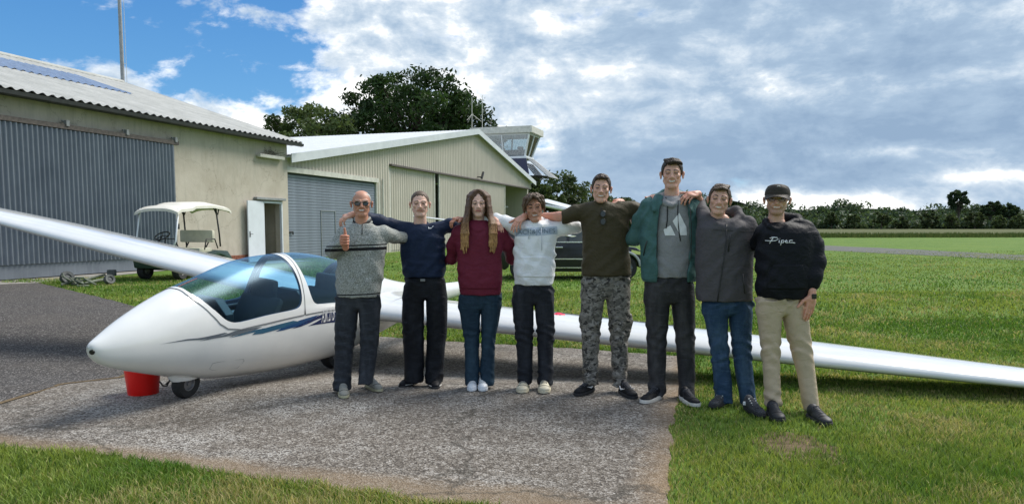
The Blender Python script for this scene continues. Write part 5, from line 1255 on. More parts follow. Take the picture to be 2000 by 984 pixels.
def car():
    """black estate car parked on the grass, front to the right"""
    Z = 19.6; k = Z / FPX
    def q(x, y, dz=0): p = at(x, y, Z + dz); return p
    L = at(968, 545, Z).x; R = at(1262, 545, Z).x; Y0 = Z; Wd = 1.78
    gz = 0.0; H = 1.50; LEN = R - L
    def P(u, z, d=0.): return Vector((L + u * LEN, Y0 + d * Wd, z))
    root = thing('parked_car', 'black car with pale roof and silver trim parked on the grass behind the group', 'car', (L + LEN / 2, Y0 + Wd / 2, 0))
    bk = mat('car_black', rough=.32, build=varied((.010, .010, .012), .2, 3)); MATS['car_black'].node_tree.nodes['Principled BSDF'].inputs['Coat Weight'].default_value = .15
    arch = lambda cx: [(cx + .088 * math.cos(t), .34 + .36 * math.sin(t)) for t in np.linspace(math.pi, 0, 10)]
    low = [(.015, .34), (.06, .26)] + arch(.175) + [(.30, .22), (.72, .22)] + arch(.86) + [(.985, .30), (.998, .48)]
    top = [(.985, .72), (.93, .86), (.76, .96), (.70, .985), (.02, 1.0), (.0, .72)]
    m = MB(); m.prism([P(u, z) for u, z in low + top], (0, Wd, 0)); b = m.build('body', bk, root, bevel=.035, smooth=True)
    # cabin
    m = MB(); lo = [(.035, .99), (.72, .975)]; hi = [(.57, 1.43), (.50, 1.47), (.14, 1.46), (.075, 1.38)]
    V = [P(u, z, .02) for u, z in lo] + [P(u, z, .13) for u, z in hi] + [P(u, z, .98) for u, z in lo] + [P(u, z, .87) for u, z in hi]
    m.addf(V, [tuple(range(6)), tuple(range(11, 5, -1))] + [(i, (i + 1) % 6, (i + 1) % 6 + 6, i + 6) for i in range(6)]); m.build('cabin', bk, root, bevel=.03, smooth=True)
    m = MB(); m.box(P(.33, 1.475, .5), (.40 * LEN, 1.2, .03)); m.tube([P(.10, 1.47, .13), P(.16, 1.53, .13), P(.50, 1.53, .13), P(.56, 1.47, .13)], .018, 6); m.tube([P(.10, 1.47, .87), P(.16, 1.53, .87), P(.50, 1.53, .87), P(.56, 1.47, .87)], .018, 6); m.build('roof_rail', mat('pale_trim'), root)
    gl = mat('car_glass', rough=.04, color=(.02, .035, .03), spec=.8)
    for (a, b_, c, d) in (((.10, 1.03), (.28, 1.02), (.28, 1.40), (.155, 1.40)), ((.30, 1.02), (.47, 1.01), (.47, 1.41), (.30, 1.41)), ((.49, 1.01), (.665, 1.0), (.555, 1.38), (.49, 1.41))):
        m = MB()
        def g(pt): u, z = pt; return P(u, z, .02 + .11 * (z - .985) / .47 - .006)
        m.prism([g(a), g(b_), g(c), g(d)], (0, .01, 0)); m.build('window', gl, root)
    m = MB(); m.prism([P(.73, .99, .12), P(.73, .99, .88), P(.585, 1.42, .80), P(.585, 1.42, .20)], (.02, 0, .02)); m.build('windscreen', gl, root)
    ch = mat('chrome', rough=.18, metal=1, color=(.8, .8, .82))
    m = MB(); m.box(P(.36, 1.005, -.012), (.64 * LEN, .02, .03)); m.build('window_trim', ch, root)
    m = MB(); m.box(P(.515, .56, -.012), (.40 * LEN, .03, .03)); m.build('side_moulding', ch, root)
    m = MB(); m.box(P(.515, .33, -.012), (.40 * LEN, .03, .025)); m.build('sill_trim', ch, root)
    m = MB(); m.box(P(.66, 1.08, -.06), (.16, .14, .14)); m.build('wing_mirror', bk, root, bevel=.04, smooth=True)
    for u in (.30, .485, .70):
        m = MB(); m.box(P(u, .66, -.002), (.008, .006, .62)); m.build('door_gap', mat('tyre'), root)
    for u in (.42, .27):
        m = MB(); m.box(P(u, .87, -.02), (.20, .03, .035)); m.build('door_handle', ch if u > .3 else bk, root, bevel=.008)
    m = MB(); m.prism([P(.975, .74, -.004), P(.90, .80, -.004), P(.90, .70, -.004), P(.975, .66, -.004)], (0, .15, 0)); m.build('headlight', mat('lamp_yellow', rough=.2, color=(.75, .78, .25)), root)
    m = MB(); m.tube([P(.86 + .100 * math.cos(t), .34 + .40 * math.sin(t), -.012) for t in np.linspace(math.pi * .95, .05, 16)], .035, 6); m.build('wheel_arch_trim', mat('arch_grey', rough=.5, color=(.42, .43, .44)), root, smooth=True)
    for cx in (.175, .86):
        for d in (.06, .94):
            c = P(cx, .325, d); t = MB(); t.lathe([(.20, -.10), (.30, -.11), (.325, -.06), (.325, .06), (.30, .11), (.20, .10)], c, (0, 1, 0), 30); wo = t.build('wheel', mat('tyre'), root, smooth=True, angle=40)
            t = MB(); t.lathe([(.0, -.10), (.05, -.10), (.055, -.07), (.19, -.06), (.205, -.105)], c, (0, 1, 0), 30)
            for j in range(7):
                a = j * 2 * math.pi / 7; dr = Vector((math.cos(a), 0, math.sin(a))); t.box(c + dr * .12 + Vector((0, -.085, 0)), (.17, .02, .035), (dr, Vector((0, 1, 0)), dr.cross(Vector((0, 1, 0)))))
            t.build('rim', mat('rim_grey'), wo)
car()
# ------------------------------------------------------------------ people: implicit surfaces turned into meshes
def surface_nets(F, o, v):
    S = F < 0
    nx, ny, nz = F.shape
    cnt = np.zeros((nx - 1, ny - 1, nz - 1), np.int8)
    for i in (0, 1):
        for j in (0, 1):
            for k in (0, 1): cnt += S[i:nx - 1 + i, j:ny - 1 + j, k:nz - 1 + k]
    M = (cnt > 0) & (cnt < 8); I, J, K = np.nonzero(M); n = len(I)
    idx = -np.ones(M.shape, np.int64); idx[I, J, K] = np.arange(n)
    acc = np.zeros((n, 3), np.float32); c = np.zeros(n, np.float32)
    corners = {(i, j, k): F[I + i, J + j, K + k] for i in (0, 1) for j in (0, 1) for k in (0, 1)}
    for a in range(3):
        for p in (0, 1):
            for q in (0, 1):
                lo = [0, 0, 0]; oth = [d for d in range(3) if d != a]; lo[oth[0]] = p; lo[oth[1]] = q; hi = list(lo); hi[a] = 1
                f0 = corners[tuple(lo)]; f1 = corners[tuple(hi)]; m = (f0 < 0) != (f1 < 0); t = np.where(m, f0 / (f0 - f1 + 1e-20), 0)
                pt = np.zeros((n, 3), np.float32); pt[:] = lo; pt[:, a] = t; acc += pt * m[:, None]; c += m
    V = (acc / c[:, None] + np.stack([I, J, K], -1)) * v + np.array(o)
    Q = []
    for a in range(3):
        b, d = [(1, 2), (2, 0), (0, 1)][a]
        s0 = [slice(None)] * 3; s1 = [slice(None)] * 3; s0[a] = slice(0, -1); s1[a] = slice(1, None)
        A, B = S[tuple(s0)], S[tuple(s1)]; ch = A != B; sl = [slice(None)] * 3; sl[b] = slice(1, -1); sl[d] = slice(1, -1)
        m = np.zeros_like(ch); m[tuple(sl)] = ch[tuple(sl)]; P = np.stack(np.nonzero(m), -1)
        if not len(P): continue
        fl = A[tuple(P.T)]
        eb = np.zeros(3, int); eb[b] = 1; ed = np.zeros(3, int); ed[d] = 1
        g = lambda R: idx[R[:, 0], R[:, 1], R[:, 2]]
        q = np.stack([g(P - eb - ed), g(P - ed), g(P), g(P - eb)], -1); q = np.where(fl[:, None], q, q[:, ::-1]); Q.append(q)
    return V, np.concatenate(Q)
def smin(a, b, k):
    if k <= 0: return np.minimum(a, b)
    h = np.clip(.5 + .5 * (b - a) / k, 0, 1); return b * (1 - h) + a * h - k * h * (1 - h)
def smax(a, b, k): return -smin(-a, -b, k)
class Prim: pass
def cone(a, b, ra, rb, k=.02, sy=1.0, op='u'):
    p = Prim(); p.k = k; p.op = op; a = np.array(a, float); b = np.array(b, float); R = max(ra, rb)
    p.lo = np.minimum(a, b) - R; p.hi = np.maximum(a, b) + R; d = b - a; L = max(1e-9, d @ d)
    def f(X, Y, Z):
        t = np.clip(((X - a[0]) * d[0] + (Y - a[1]) * d[1] + (Z - a[2]) * d[2]) / L, 0, 1)
        return np.sqrt((X - a[0] - t * d[0])**2 + ((Y - a[1] - t * d[1]) / sy)**2 + (Z - a[2] - t * d[2])**2) - (ra + (rb - ra) * t)
    p.f = f; return p
def ell(c, r, k=.01, op='u', R=None):
    p = Prim(); p.k = k; p.op = op; c = np.array(c, float); r = np.array(r, float); m = max(r); p.lo = c - m; p.hi = c + m; mr = min(r)
    def f(X, Y, Z):
        x, y, z = X - c[0], Y - c[1], Z - c[2]
        if R is not None: x, y, z = (R[0][0] * x + R[0][1] * y + R[0][2] * z, R[1][0] * x + R[1][1] * y + R[1][2] * z, R[2][0] * x + R[2][1] * y + R[2][2] * z)
        q = np.sqrt((x / r[0])**2 + (y / r[1])**2 + (z / r[2])**2); g = np.sqrt((x / r[0]**2)**2 + (y / r[1]**2)**2 + (z / r[2]**2)**2) + 1e-9
        return q * (q - 1) / g
    p.f = f; return p
def loft(rows, k=.02, n=2.4, edge=.012, op='u'):
    """rows: (z, cx, cy, w, d) sorted by z"""
    p = Prim(); p.k = k; p.op = op; R = np.array(sorted(rows)); z, cx, cy, w, d = R.T; m = max(w.max(), d.max())
    p.lo = np.array([(cx - w).min(), (cy - d).min(), z.min()]) - .01; p.hi = np.array([(cx + w).max(), (cy + d).max(), z.max()]) + .01
    zz = np.linspace(z.min(), z.max(), 400)
    def sm(a):
        v = np.interp(zz, z, a); kk = np.hanning(25); kk /= kk.sum(); return np.convolve(np.pad(v, 12, 'edge'), kk, 'valid')
    T = [sm(a) for a in (cx, cy, w, d)]
    def f(X, Y, Z):
        Zc = Z[0, 0, :]; a, b, c, e = [np.interp(Zc, zz, t)[None, None, :] for t in T]
        q = ((np.abs(X - a) / c)**n + (np.abs(Y - b) / e)**n)**(1 / n); ds = (q - 1) * np.minimum(c, e)
        return smax(ds, np.maximum(Z - z.max(), z.min() - Z), edge)
    p.f = f; return p
def fold_noise(seed, waves, amp):
    """drapery: sharp-crested warped waves.  waves: list of (direction, wavelength m)"""
    r = np.random.default_rng(seed); W = []
    for d, wl_ in waves:
        d = np.array(d, float); d /= np.linalg.norm(d); W.append((d * 2 * math.pi / wl_, r.normal(size=3) * 13, r.random() * 6.28, r.normal(size=3) * 5, r.random() * 6.28))
    def f(X, Y, Z):
        o = 0
        for (kv, wv, ph, mv, ph2) in W:
            a = kv[0] * X + kv[1] * Y + kv[2] * Z + ph + 1.7 * np.sin(wv[0] * X + wv[1] * Y + wv[2] * Z + ph2)
            o = o + (2 * np.abs(np.sin(a * .5))**1.35 - 1.1) * np.clip(.45 + .75 * np.sin(mv[0] * X + mv[1] * Y + mv[2] * Z + ph), 0, 1)
        return amp * o / len(W)
    return f
def mesh_sdf(name, prims, v, disp=None, cut=None, smooth=True, pad=.02):
    lo = np.min([p.lo for p in prims if p.op == 'u'], 0) - pad; hi = np.max([p.hi for p in prims if p.op == 'u'], 0) + pad
    n = np.ceil((hi - lo) / v).astype(int) + 1; ax_ = [lo[i] + np.arange(n[i]) * v for i in range(3)]; F = np.full(n, .5, np.float32)
    for p in prims:
        e = p.k + 3 * v; i0 = np.maximum(0, np.floor((p.lo - e - lo) / v).astype(int)); i1 = np.minimum(n, np.ceil((p.hi + e - lo) / v).astype(int) + 1)
        if np.any(i1 <= i0): continue
        sl = tuple(slice(a, b) for a, b in zip(i0, i1)); X = ax_[0][sl[0]][:, None, None]; Y = ax_[1][sl[1]][None, :, None]; Z = ax_[2][sl[2]][None, None, :]
        d = p.f(X, Y, Z).astype(np.float32)
        if p.op == 'u': F[sl] = smin(F[sl], d, p.k)
        else: F[sl] = smax(F[sl], -d, p.k)
    if disp is not None or cut is not None:
        m = np.abs(F) < .05; I = np.nonzero(m); X, Y, Z = ax_[0][I[0]], ax_[1][I[1]], ax_[2][I[2]]
        if disp is not None: F[I] += disp(X, Y, Z).astype(np.float32)
    V, Q = surface_nets(F, lo, v)
    return V, Q

class Person:
    def __init__(s, Y0, label, cx):
        s.Y = Y0; s.k = Y0 / FPX; s.cx = cx
        g = at(cx, 442, Y0); s.root = thing('person', label, 'person', (g.x, Y0, dip(Y0)))
        s.skin = []      # (prims, voxel) groups
    def J(s, x, y, dy=0.): return np.array(at(x, y, s.Y + dy))
    def rows(s, R, dr=.60, dmin=.0, dy=0.):
        out = []
        for r in R:
            y, xl, xr = r[:3]; a, b = s.J(xl, y), s.J(xr, y); w = (b[0] - a[0]) / 2; d = r[3] if len(r) > 3 else max(dmin, w * dr); o = r[4] if len(r) > 4 else 0
            out.append((a[2], (a[0] + b[0]) / 2, s.Y + dy + o, w, d))
        return out
    def chain(s, pts, k=.02, sy=1.0):
        """pts: (x, y, dy, r_px)"""
        out = []
        for a, b in zip(pts[:-1], pts[1:]): out.append(cone(s.J(*a[:3]), s.J(*b[:3]), a[3] * s.k, b[3] * s.k, k, sy))
        return out
    def part(s, name, prims, v, m, disp=None, parent=None, label=None):
        V, Q = mesh_sdf(name, prims, v, disp); me = mesh_np(name, V, Q, True); o = link(name, me, m, parent or s.root)
        if label: o['label'] = label
        return o
def bvh_of(o): me = o.data; return BVHTree.FromPolygons([v.co[:] for v in me.vertices], [p.vertices[:] for p in me.polygons])
def project(bv, X, Z, Y0, off):
    h = bv.ray_cast(Vector((X, Y0 - 1.2, Z)), Vector((0, 1, 0)))
    if h[0] is None: return None
    nn = h[1]; nn = nn if nn.y < 0 else -nn
    return h[0] + Vector((0, -1, 0)) * off
def patch(P, name, garment, bv, poly, off, m, step=.014, rim_=True, label=None):
    """a piece of cloth or print lying on the garment; poly in photo pixels at the person's depth"""
    w = [(P.J(x, y)[0], P.J(x, y)[2]) for x, y in poly]; w = densify(w, step)
    A, B = np.meshgrid(np.arange(min(p[0] for p in w), max(p[0] for p in w), step), np.arange(min(p[1] for p in w), max(p[1] for p in w), step)); ok = inside(w, A, B)
    ins = list(zip(A[ok], B[ok])); pts = w + ins; r = delaunay_2d_cdt([Vector((float(a), float(b))) for a, b in pts], [(i, (i + 1) % len(w)) for i in range(len(w))], [], 1, 1e-5)
    V = []; last = None
    for i, p in enumerate(r[0]):
        q = project(bv, p.x, p.y, P.Y, off); 
        if q is None: q = last if last is not None else Vector((p.x, P.Y - .1, p.y))
        last = q; V.append(q)
    me = mesh_np(name, [tuple(v) for v in V], [list(f) for f in r[2]], True)
    if rim_:
        bm = bmesh.new(); bm.from_mesh(me); be = [e for e in bm.edges if e.is_boundary]; g = bmesh.ops.extrude_edge_only(bm, edges=be); vs = [q for q in g['geom'] if isinstance(q, bmesh.types.BMVert)]
        for q in vs: q.co.y += off + .006
        bmesh.ops.recalc_face_normals(bm, faces=bm.faces); bm.to_mesh(me); bm.free()
    o = link(name, me, m, garment)
    if label: o['label'] = label
    return o
def lettering(P, name, garment, bv, txt, x, y, hpx, m, off=.005, shear=0., width=None, rot=0., spacing=1.0):
    cu = bpy.data.curves.new('t', 'FONT'); cu.body = txt; cu.size = 1; cu.shear = shear; cu.align_x = 'CENTER'; cu.space_character = spacing; o = bpy.data.objects.new('t', cu); COL.objects.link(o)
    bpy.context.view_layer.update(); me = bpy.data.meshes.new_from_object(o.evaluated_get(bpy.context.evaluated_depsgraph_get())); bpy.data.objects.remove(o)
    v = np.array([q.co[:] for q in me.vertices]); s = hpx * P.k / .70; c = P.J(x, y); sx = s
    if width: sx = width * P.k / (v[:, 0].max() - v[:, 0].min())
    V = []
    for q in v:
        X = c[0] + q[0] * sx; Z = c[2] + (q[1] - .35) * s + rot * q[0] * sx; h = project(bv, X, Z, P.Y, off); V.append(tuple(h) if h else (X, P.Y - .12, Z))
    me2 = mesh_np(name, V, [list(p.vertices) for p in me.polygons]); return link(name, me2, m, garment)

# ---- materials
def skin_m(T, b):
    c = T.attr('col'); n = T.noise(T.objc(), 60, 4, .6); c = T.mix(T.maprange(n, .35, .7, 0, .10), c, T.mix(1.0, c, (.72, .55, .50), 'MULTIPLY')); T.l.new(c, b.inputs['Base Color'])
    b.inputs['Subsurface Weight'].default_value = .12; b.inputs['Subsurface Radius'].default_value = (1, .3, .15); b.inputs['Subsurface Scale'].default_value = .008
    T.l.new(T.bump(T.noise(T.objc(), 260, 3, .6), .15, .002), b.inputs['Normal'])
mat('skin', rough=.48, spec=.4, build=skin_m)
def hair_m(T, b):
    c = T.attr('col'); p = T.objc(); n = T.noise(T.mapping(p, scale=(1, 1, .18)), 170, 4, .65); n2 = T.noise(T.mapping(p, scale=(1, 1, .3)), 45, 3, .6)
    c = T.mix(T.maprange(n, .38, .66), T.mix(1.0, c, (.45, .42, .40), 'MULTIPLY'), T.mix(1.0, c, (1.55, 1.5, 1.4), 'MULTIPLY')); T.l.new(c, b.inputs['Base Color']); T.l.new(T.bump(T.math('ADD', n, n2), .7, .006), b.inputs['Normal'])
mat('hair', rough=.5, spec=.35, build=hair_m)
def cloth(color, scale=200, amt=.16, fuzz=.3, extra=None, rough=.9, big=.12):
    def f(T, b):
        p = T.objc(); n = T.noise(p, scale, 3, .7); g = T.noise(p, 5, 4, .6); lo = tuple(c * (1 - amt) for c in color); hi = tuple(c * (1 + amt) for c in color)
        c = T.ramp(n, [(.3, lo), (.7, hi)]); c = T.mix(T.maprange(g, .4, .75, 0, big * 3), c, tuple(v * .72 for v in color))
        if extra: c = extra(T, p, c, b)
        T.l.new(c, b.inputs['Base Color']); b.inputs['Sheen Weight'].default_value = 0.0; b.inputs['Specular IOR Level'].default_value = .18
        fold = T.noise(T.mapping(p, scale=(1, 1, 1.4)), 13, 4, .55, .8)
        nb = T.bump(fold, .55, .02); T.l.new(T.bump(n, .25, .002, nb), b.inputs['Normal'])
    return f
def denim(base, worn, sc=240):
    def ex(T, p, c, b):
        w = T.noise(T.mapping(p, scale=(1, 1, .35)), 9, 5, .65); c = T.mix(T.maprange(w, .46, .70, 0, .75), c, worn); 
        cr = T.noise(T.mapping(p, scale=(.5, 1, 3.5)), 14, 4, .7); return T.mix(T.maprange(cr, .56, .72, 0, .5), c, tuple(v * 1.25 for v in worn))
    return cloth(base, sc, .25, .1, ex)

# ---- head template (ear to ear .172, chin to crown .236), face towards -Y
def head_prims(C, sx, sz, R, smile, jaw=1.0, nose=1.0):
    s = (sx + sz) / 2
    def p(x, y, z): return C + R @ np.array([x * sx, y * s, z * sz])
    Ri = R.T; e = lambda c, r, k=.01, op='u': ell(p(*c), (r[0] * sx, r[1] * s, r[2] * sz), k, op, Ri)
    cn = lambda a, b, ra, rb, k=.01: cone(p(*a), p(*b), ra * s, rb * s, k)
    P = [e((0, .016, .030), (.073, .090, .080), .01), e((0, -.020, -.030), (.057, .068, .078), .03), e((0, -.060, -.098), (.022 * jaw, .022, .020), .026)]
    for d in (-1, 1):
        P += [cn((.050 * d, .004, -.052), (.020 * d * jaw, -.056, -.100), .016, .013, .020),
              e((.038 * d, -.062, -.020), (.020, .018, .017), .016),              # cheek
              cn((.012 * d, -.083, .016), (.044 * d, -.070, .020), .0085, .009, .014),   # brow ridge
              e((.031 * d, -.089, -.002), (.017, .011, .0105), .008, 's'),        # socket
              e((.031 * d, -.074, -.003), (.0125, .0125, .0115), .003),           # eyeball and lids
              e((.080 * d, .004, -.010), (.008, .018, .030), .005), e((.086 * d, .001, .002), (.006, .016, .018), .006), e((.087 * d, -.006, -.008), (.004, .007, .012), .003, 's')]
    P += [cn((0, -.082, .008), (0, -.101 - .004 * nose, -.030), .0075, .0115, .009), e((.010, -.094, -.034), (.0085, .009, .007), .006), e((-.010, -.094, -.034), (.0085, .009, .007), .006),
          e((.006, -.100, -.041), (.003, .004, .003), .002, 's'), e((-.006, -.100, -.041), (.003, .004, .003), .002, 's'),
          e((0, -.078, -.058), (.026, .013, .014), .012)]
    zc = -.060
    if smile > 0:
        for x in (-.016, -.008, 0, .008, .016): P.append(e((x * (1 + .5 * smile), -.094 + abs(x) * .25, zc + 8 * x * x * smile * 1.6), (.007, .010, .0022 + .0026 * smile * (1 - abs(x) / .024)), .002, 's'))
        for d in (-1, 1): P.append(cn((.019 * d, -.083, -.036), (.031 * d, -.074, -.056), .004, .004, .012))
    else: P.append(e((0, -.094, zc), (.019, .006, .0012), .002, 's'))
    # neck
    P.append(cone(p(0, .018, -.060), p(0, .030, -.175), .050 * s, .056 * s, .02))
    return P, p
def face_colors(V, C, sx, sz, R, sk, brow, smile, opts):
    s = (sx + sz) / 2; L = (V - C) @ R; x, y, z = L[:, 0] / sx, L[:, 1] / s, L[:, 2] / sz; n = len(V)
    col = np.tile(np.array(sk, float), (n, 1)); front = y < -.045; ax_ = np.abs(x)
    def blend(m, c, k=1.0):
        m = np.clip(m, 0, 1)[:, None] * k; return col * (1 - m) + np.array(c) * m
    red = tuple(np.array(sk) * np.array([1.0, .74, .70]))
    g = np.exp(-((ax_ - .040) / .018)**2 - ((z + .028) / .018)**2) * front; col = blend(g, red, .3)
    g = np.exp(-(x / .012)**2 - ((z + .032) / .014)**2) * front; col = blend(g, red, .22)
    g = np.exp(-((ax_ - .084) / .012)**2 - ((z + .01) / .03)**2); col = blend(g, red, .4)
    st = opts.get('stubble', 0)
    if st: m = ((z < -.045) & (z > -.125) & (y < .0)).astype(float) * np.clip((-.040 - z) / .02, 0, 1); col = blend(m, tuple(np.array(brow) * .5 + np.array(sk) * .3), st)
    # brows
    zb = .0205 + .006 * np.sin(np.clip((ax_ - .012) / .036, 0, 1) * 3.0) + opts.get('brow', 0) * (.03 - ax_) * .3
    m = (ax_ > .011) & (ax_ < .048) & (np.abs(z - zb) < .0045 * (1.15 - (ax_ - .011) / .06)) & (y < -.03); col[m] = brow
    # lips and teeth
    zc = -.0605 + 8 * x * x * smile; th = (.0022 + .0026 * smile) if smile > 0 else .0012
    w = .025 + .004 * min(1, smile)
    lip = (ax_ < w) & (np.abs(z - zc) < (th + .0055) * np.sqrt(np.clip(1 - (x / w)**2, 0, 1)) + .001) & (y < -.06); col[lip] = opts.get('lip', tuple(np.array(sk) * np.array([.86, .60, .58])))
    if smile > 0:
        t = (ax_ < w * .74) & (np.abs(z - zc) < th * np.sqrt(np.clip(1 - (x / w)**2, 0, 1)) + .0006) & (y < -.05); col[t] = (.80, .75, .70) if smile > .35 else tuple(np.array(sk) * np.array([.55, .35, .33]))
    # eyes
    for d in (-1, 1):
        dx = x - .031 * d; dz = z + .002; sq = opts.get('squint', .55) * .85
        eye = ((dx / .0135)**2 + (dz / (.0062 * sq))**2 < 1) & front; col[eye] = (.34, .27, .23)
        ir = (dx**2 + dz**2 < .0068**2) & (np.abs(dz) < .0075 * sq) & front; col[ir] = opts.get('iris', (.05, .035, .025))
        lid = (np.abs(dx) < .0155) & (np.abs(dz - .0055 * sq * np.sqrt(np.clip(1 - (dx / .015)**2, 0, 1)) - .0010) < .0027) & front; col[lid] = tuple(np.array(brow) * .5)
        so = np.exp(-(dx / .018)**2 - ((dz + .001) / .012)**2) * front; so[eye | ir | lid] = 0; col = blend(so, tuple(np.array(sk) * np.array([.60, .48, .44])), .42)  # shade of the eye sockets painted into the skin colour
    return col
def rotm(yaw, tilt, nod=0.):
    cy, sy = math.cos(yaw), math.sin(yaw); ct, st = math.cos(tilt), math.sin(tilt); cn_, sn = math.cos(nod), math.sin(nod)
    Rz = np.array([[cy, -sy, 0], [sy, cy, 0], [0, 0, 1]]); Ry = np.array([[ct, 0, st], [0, 1, 0], [-st, 0, ct]]); Rx = np.array([[1, 0, 0], [0, cn_, -sn], [0, sn, cn_]]); return Rz @ Ry @ Rx
def ell_np(c, r):
    return lambda x, y, z: (np.sqrt(((x - c[0]) / r[0])**2 + ((y - c[1]) / r[1])**2 + ((z - c[2]) / r[2])**2) - 1) * min(r)
def hand(P, wrist, d, back, size=1.0, curl=(.3, .35, .4, .45), thumb=1, spread=.06, tcurl=.3, fist=False, thumb_dir=None):
    """prims of a hand; wrist position, pointing direction, direction the back of the hand faces; thumb=+1/-1 side"""
    d = np.array(d, float); d /= np.linalg.norm(d); b = np.array(back, float); b = b - d * (b @ d); b /= np.linalg.norm(b); t = np.cross(d, b) * thumb; w = np.array(wrist, float); s = size
    Rm = np.stack([t, b, d]); pr = [ell(w + d * .048 * s, (.040 * s, .0165 * s, .050 * s), .008, 'u', Rm), cone(w - d * .02 * s, w + d * .03 * s, .026 * s, .028 * s, .012)]
    L = [(.043, .026, .021), (.047, .030, .022), (.044, .028, .021), (.034, .021, .019)]
    for i in range(4):
        o = (.028 - .0185 * i) * s; base = w + d * (.086 - .004 * abs(i - 1) - (.008 if i == 3 else 0)) * s + t * o; dirn = d + t * (1.5 - i) * spread; dirn /= np.linalg.norm(dirn); r = (.0092, .0094, .0090, .0078)[i] * s
        c = 0.; p0 = base - dirn * .012 * s
        for j, l in enumerate(L[i]):
            c += curl[i] * (1.0, 1.15, .8)[j]; dd = dirn * math.cos(c) - b * math.sin(c); p1 = p0 + dd * (l + (.012 if j == 0 else 0)) * s; pr.append(cone(p0, p1, r * (1 - .07 * j), r * (.95 - .09 * j), .004)); p0 = p1
    tb = w + d * .022 * s + t * .026 * s; td = (d * .62 + t * .80 - b * .25) if thumb_dir is None else np.array(thumb_dir, float); td = td / np.linalg.norm(td)
    p1 = tb + td * .042 * s; td2 = td * math.cos(tcurl) + d * math.sin(tcurl) * (1 if thumb_dir is None else 0); td2 /= np.linalg.norm(td2); p2 = p1 + td2 * .030 * s; p3 = p2 + td2 * .024 * s
    pr += [cone(tb, p1, .0155 * s, .0120 * s, .012), cone(p1, p2, .0112 * s, .0100 * s, .004), cone(p2, p3, .0102 * s, .0084 * s, .004)]
    return pr
def shoe(P, name, heel, toe, m_up, m_sole, high=.0, lace=None, w=.045, sole_h=.024, length=None, bits=None):
    h = np.array(gnd(*heel)); t = np.array(gnd(*toe)); f = t - h; f[2] = 0; L = np.linalg.norm(f); f /= L; L = length or min(.31, max(.265, L)); h = t - f * L; s = np.array([-f[1], f[0], 0]); z0 = dip((h[1] + t[1]) / 2) + (.012 if h[0] > 1.45 else 0.006)
    q = lambda a, b, c: np.array([h[0] + f[0] * a + s[0] * b, h[1] + f[1] * a + s[1] * b, z0 + c])
    Rm = np.stack([f, s, np.array([0, 0, 1.])])
    U = [ell(q(.05, 0, .052), (.048, w * .74, .042), .02, 'u', Rm), cone(q(.065, 0, .055), q(.056, 0, .085 + high), .034, .032, .02), cone(q(.095, 0, .066), q(L * .70, 0, .036), .033, .028, .02), cone(q(.105, 0, .072), q(.165, 0, .054), .014, .012, .008),
         ell(q(L - .062, 0, .030), (.060, w * .90, .028), .02, 'u', Rm), ell(q(L * .55, 0, .032), (.09, w * .84, .031), .02, 'u', Rm)]
    V, Q = mesh_sdf('s', U, .006); V[:, 2] = np.maximum(V[:, 2], z0 + .016); me = mesh_np('upper', V, Q, True)
    root = thing(name, None, None, (float(q(.1, 0, 0)[0]), float(q(.1, 0, 0)[1]), z0)); root.parent = P.root; root.matrix_parent_inverse = world_inv(P.root)
    link('upper', me, m_up, root)
    m = MB(); out = []
    for a in np.linspace(0, 2 * math.pi, 40, endpoint=False):
        ca, sa = math.cos(a), math.sin(a); wx = w * (1.02 + .10 * ca); out.append((L / 2 + (L / 2 + .006) * np.sign(ca) * abs(ca)**.75, wx * np.sign(sa) * abs(sa)**.8))
    R = []
    for z, g in ((0, .95), (.006, 1.0), (sole_h * .7, 1.01), (sole_h, .985)): R.append([Vector(q(L / 2 + (a - L / 2) * (1 - (1 - g) * .4), b * g, z + (.008 if z == 0 and a > L - .04 else 0))) for a, b in out])
    n = 40; m.addf([v for r in R for v in r], [(i * n + k, i * n + (k + 1) % n, (i + 1) * n + (k + 1) % n, (i + 1) * n + k) for i in range(3) for k in range(n)] + [tuple(range(n)), tuple(range(3 * n, 4 * n))])
    m.build('sole', m_sole, root, smooth=True, angle=40)
    bv = BVHTree.FromPolygons([tuple(v) for v in V], [tuple(map(int, f_)) for f_ in Q])
    def drop(a, b, up=.0015):
        h_ = bv.ray_cast(Vector(q(a, b, .3)), Vector((0, 0, -1))); return (h_[0] + Vector((0, 0, up))) if h_[0] is not None else Vector(q(a, b, .06))
    lm = lace or mat('lace_dark', rough=.8, color=(.08, .08, .09))
    m = MB()
    for j in range(5):
        a = .108 + j * .021; m.tube([drop(a + .004, -.024), drop(a, -.012), drop(a + .006, 0), drop(a, .012), drop(a + .004, .024)], .0030, 5)
    m.tube([drop(.104, 0, .004), drop(.098, .022, .006), drop(.112, .034, .004)], .003, 5); m.tube([drop(.104, 0, .004), drop(.098, -.022, .006), drop(.112, -.034, .004)], .003, 5)
    m.build('laces', lm, root, smooth=True)
    m = MB(); m.tube([drop(L - .085 + .022 * (1 - (b_ / w)**2), b_) for b_ in np.linspace(-w * .78, w * .78, 11)], .0016, 5); m.tube([drop(.095 + .075 * abs(b_) / w * 0, b_) for b_ in np.linspace(-w * .7, -w * .35, 4)], .0016, 5); m.build('seams', MATS['seam_dark'], root)
    if bits: bits(P, root, q, L)
    return root
mat('seam_dark', rough=.9, color=(.03, .03, .03))
def swoosh(m):
    def f(P, root, q, L):
        for sd in (-1, 1):
            mb = MB(); pts = [(.085, .075), (.10, .056), (.125, .047), (.20, .072), (.13, .062), (.112, .064), (.100, .078)]
            V, Q = None, None
            P3 = [Vector(q(a, sd * (.0475 - .10 * max(0, c - .05)), c - .006)) for a, c in pts]; mb.prism(P3, Vector(q(0, sd * .004, 0)) - Vector(q(0, 0, 0))); mb.build('side_mark', m, root)
            
    return f
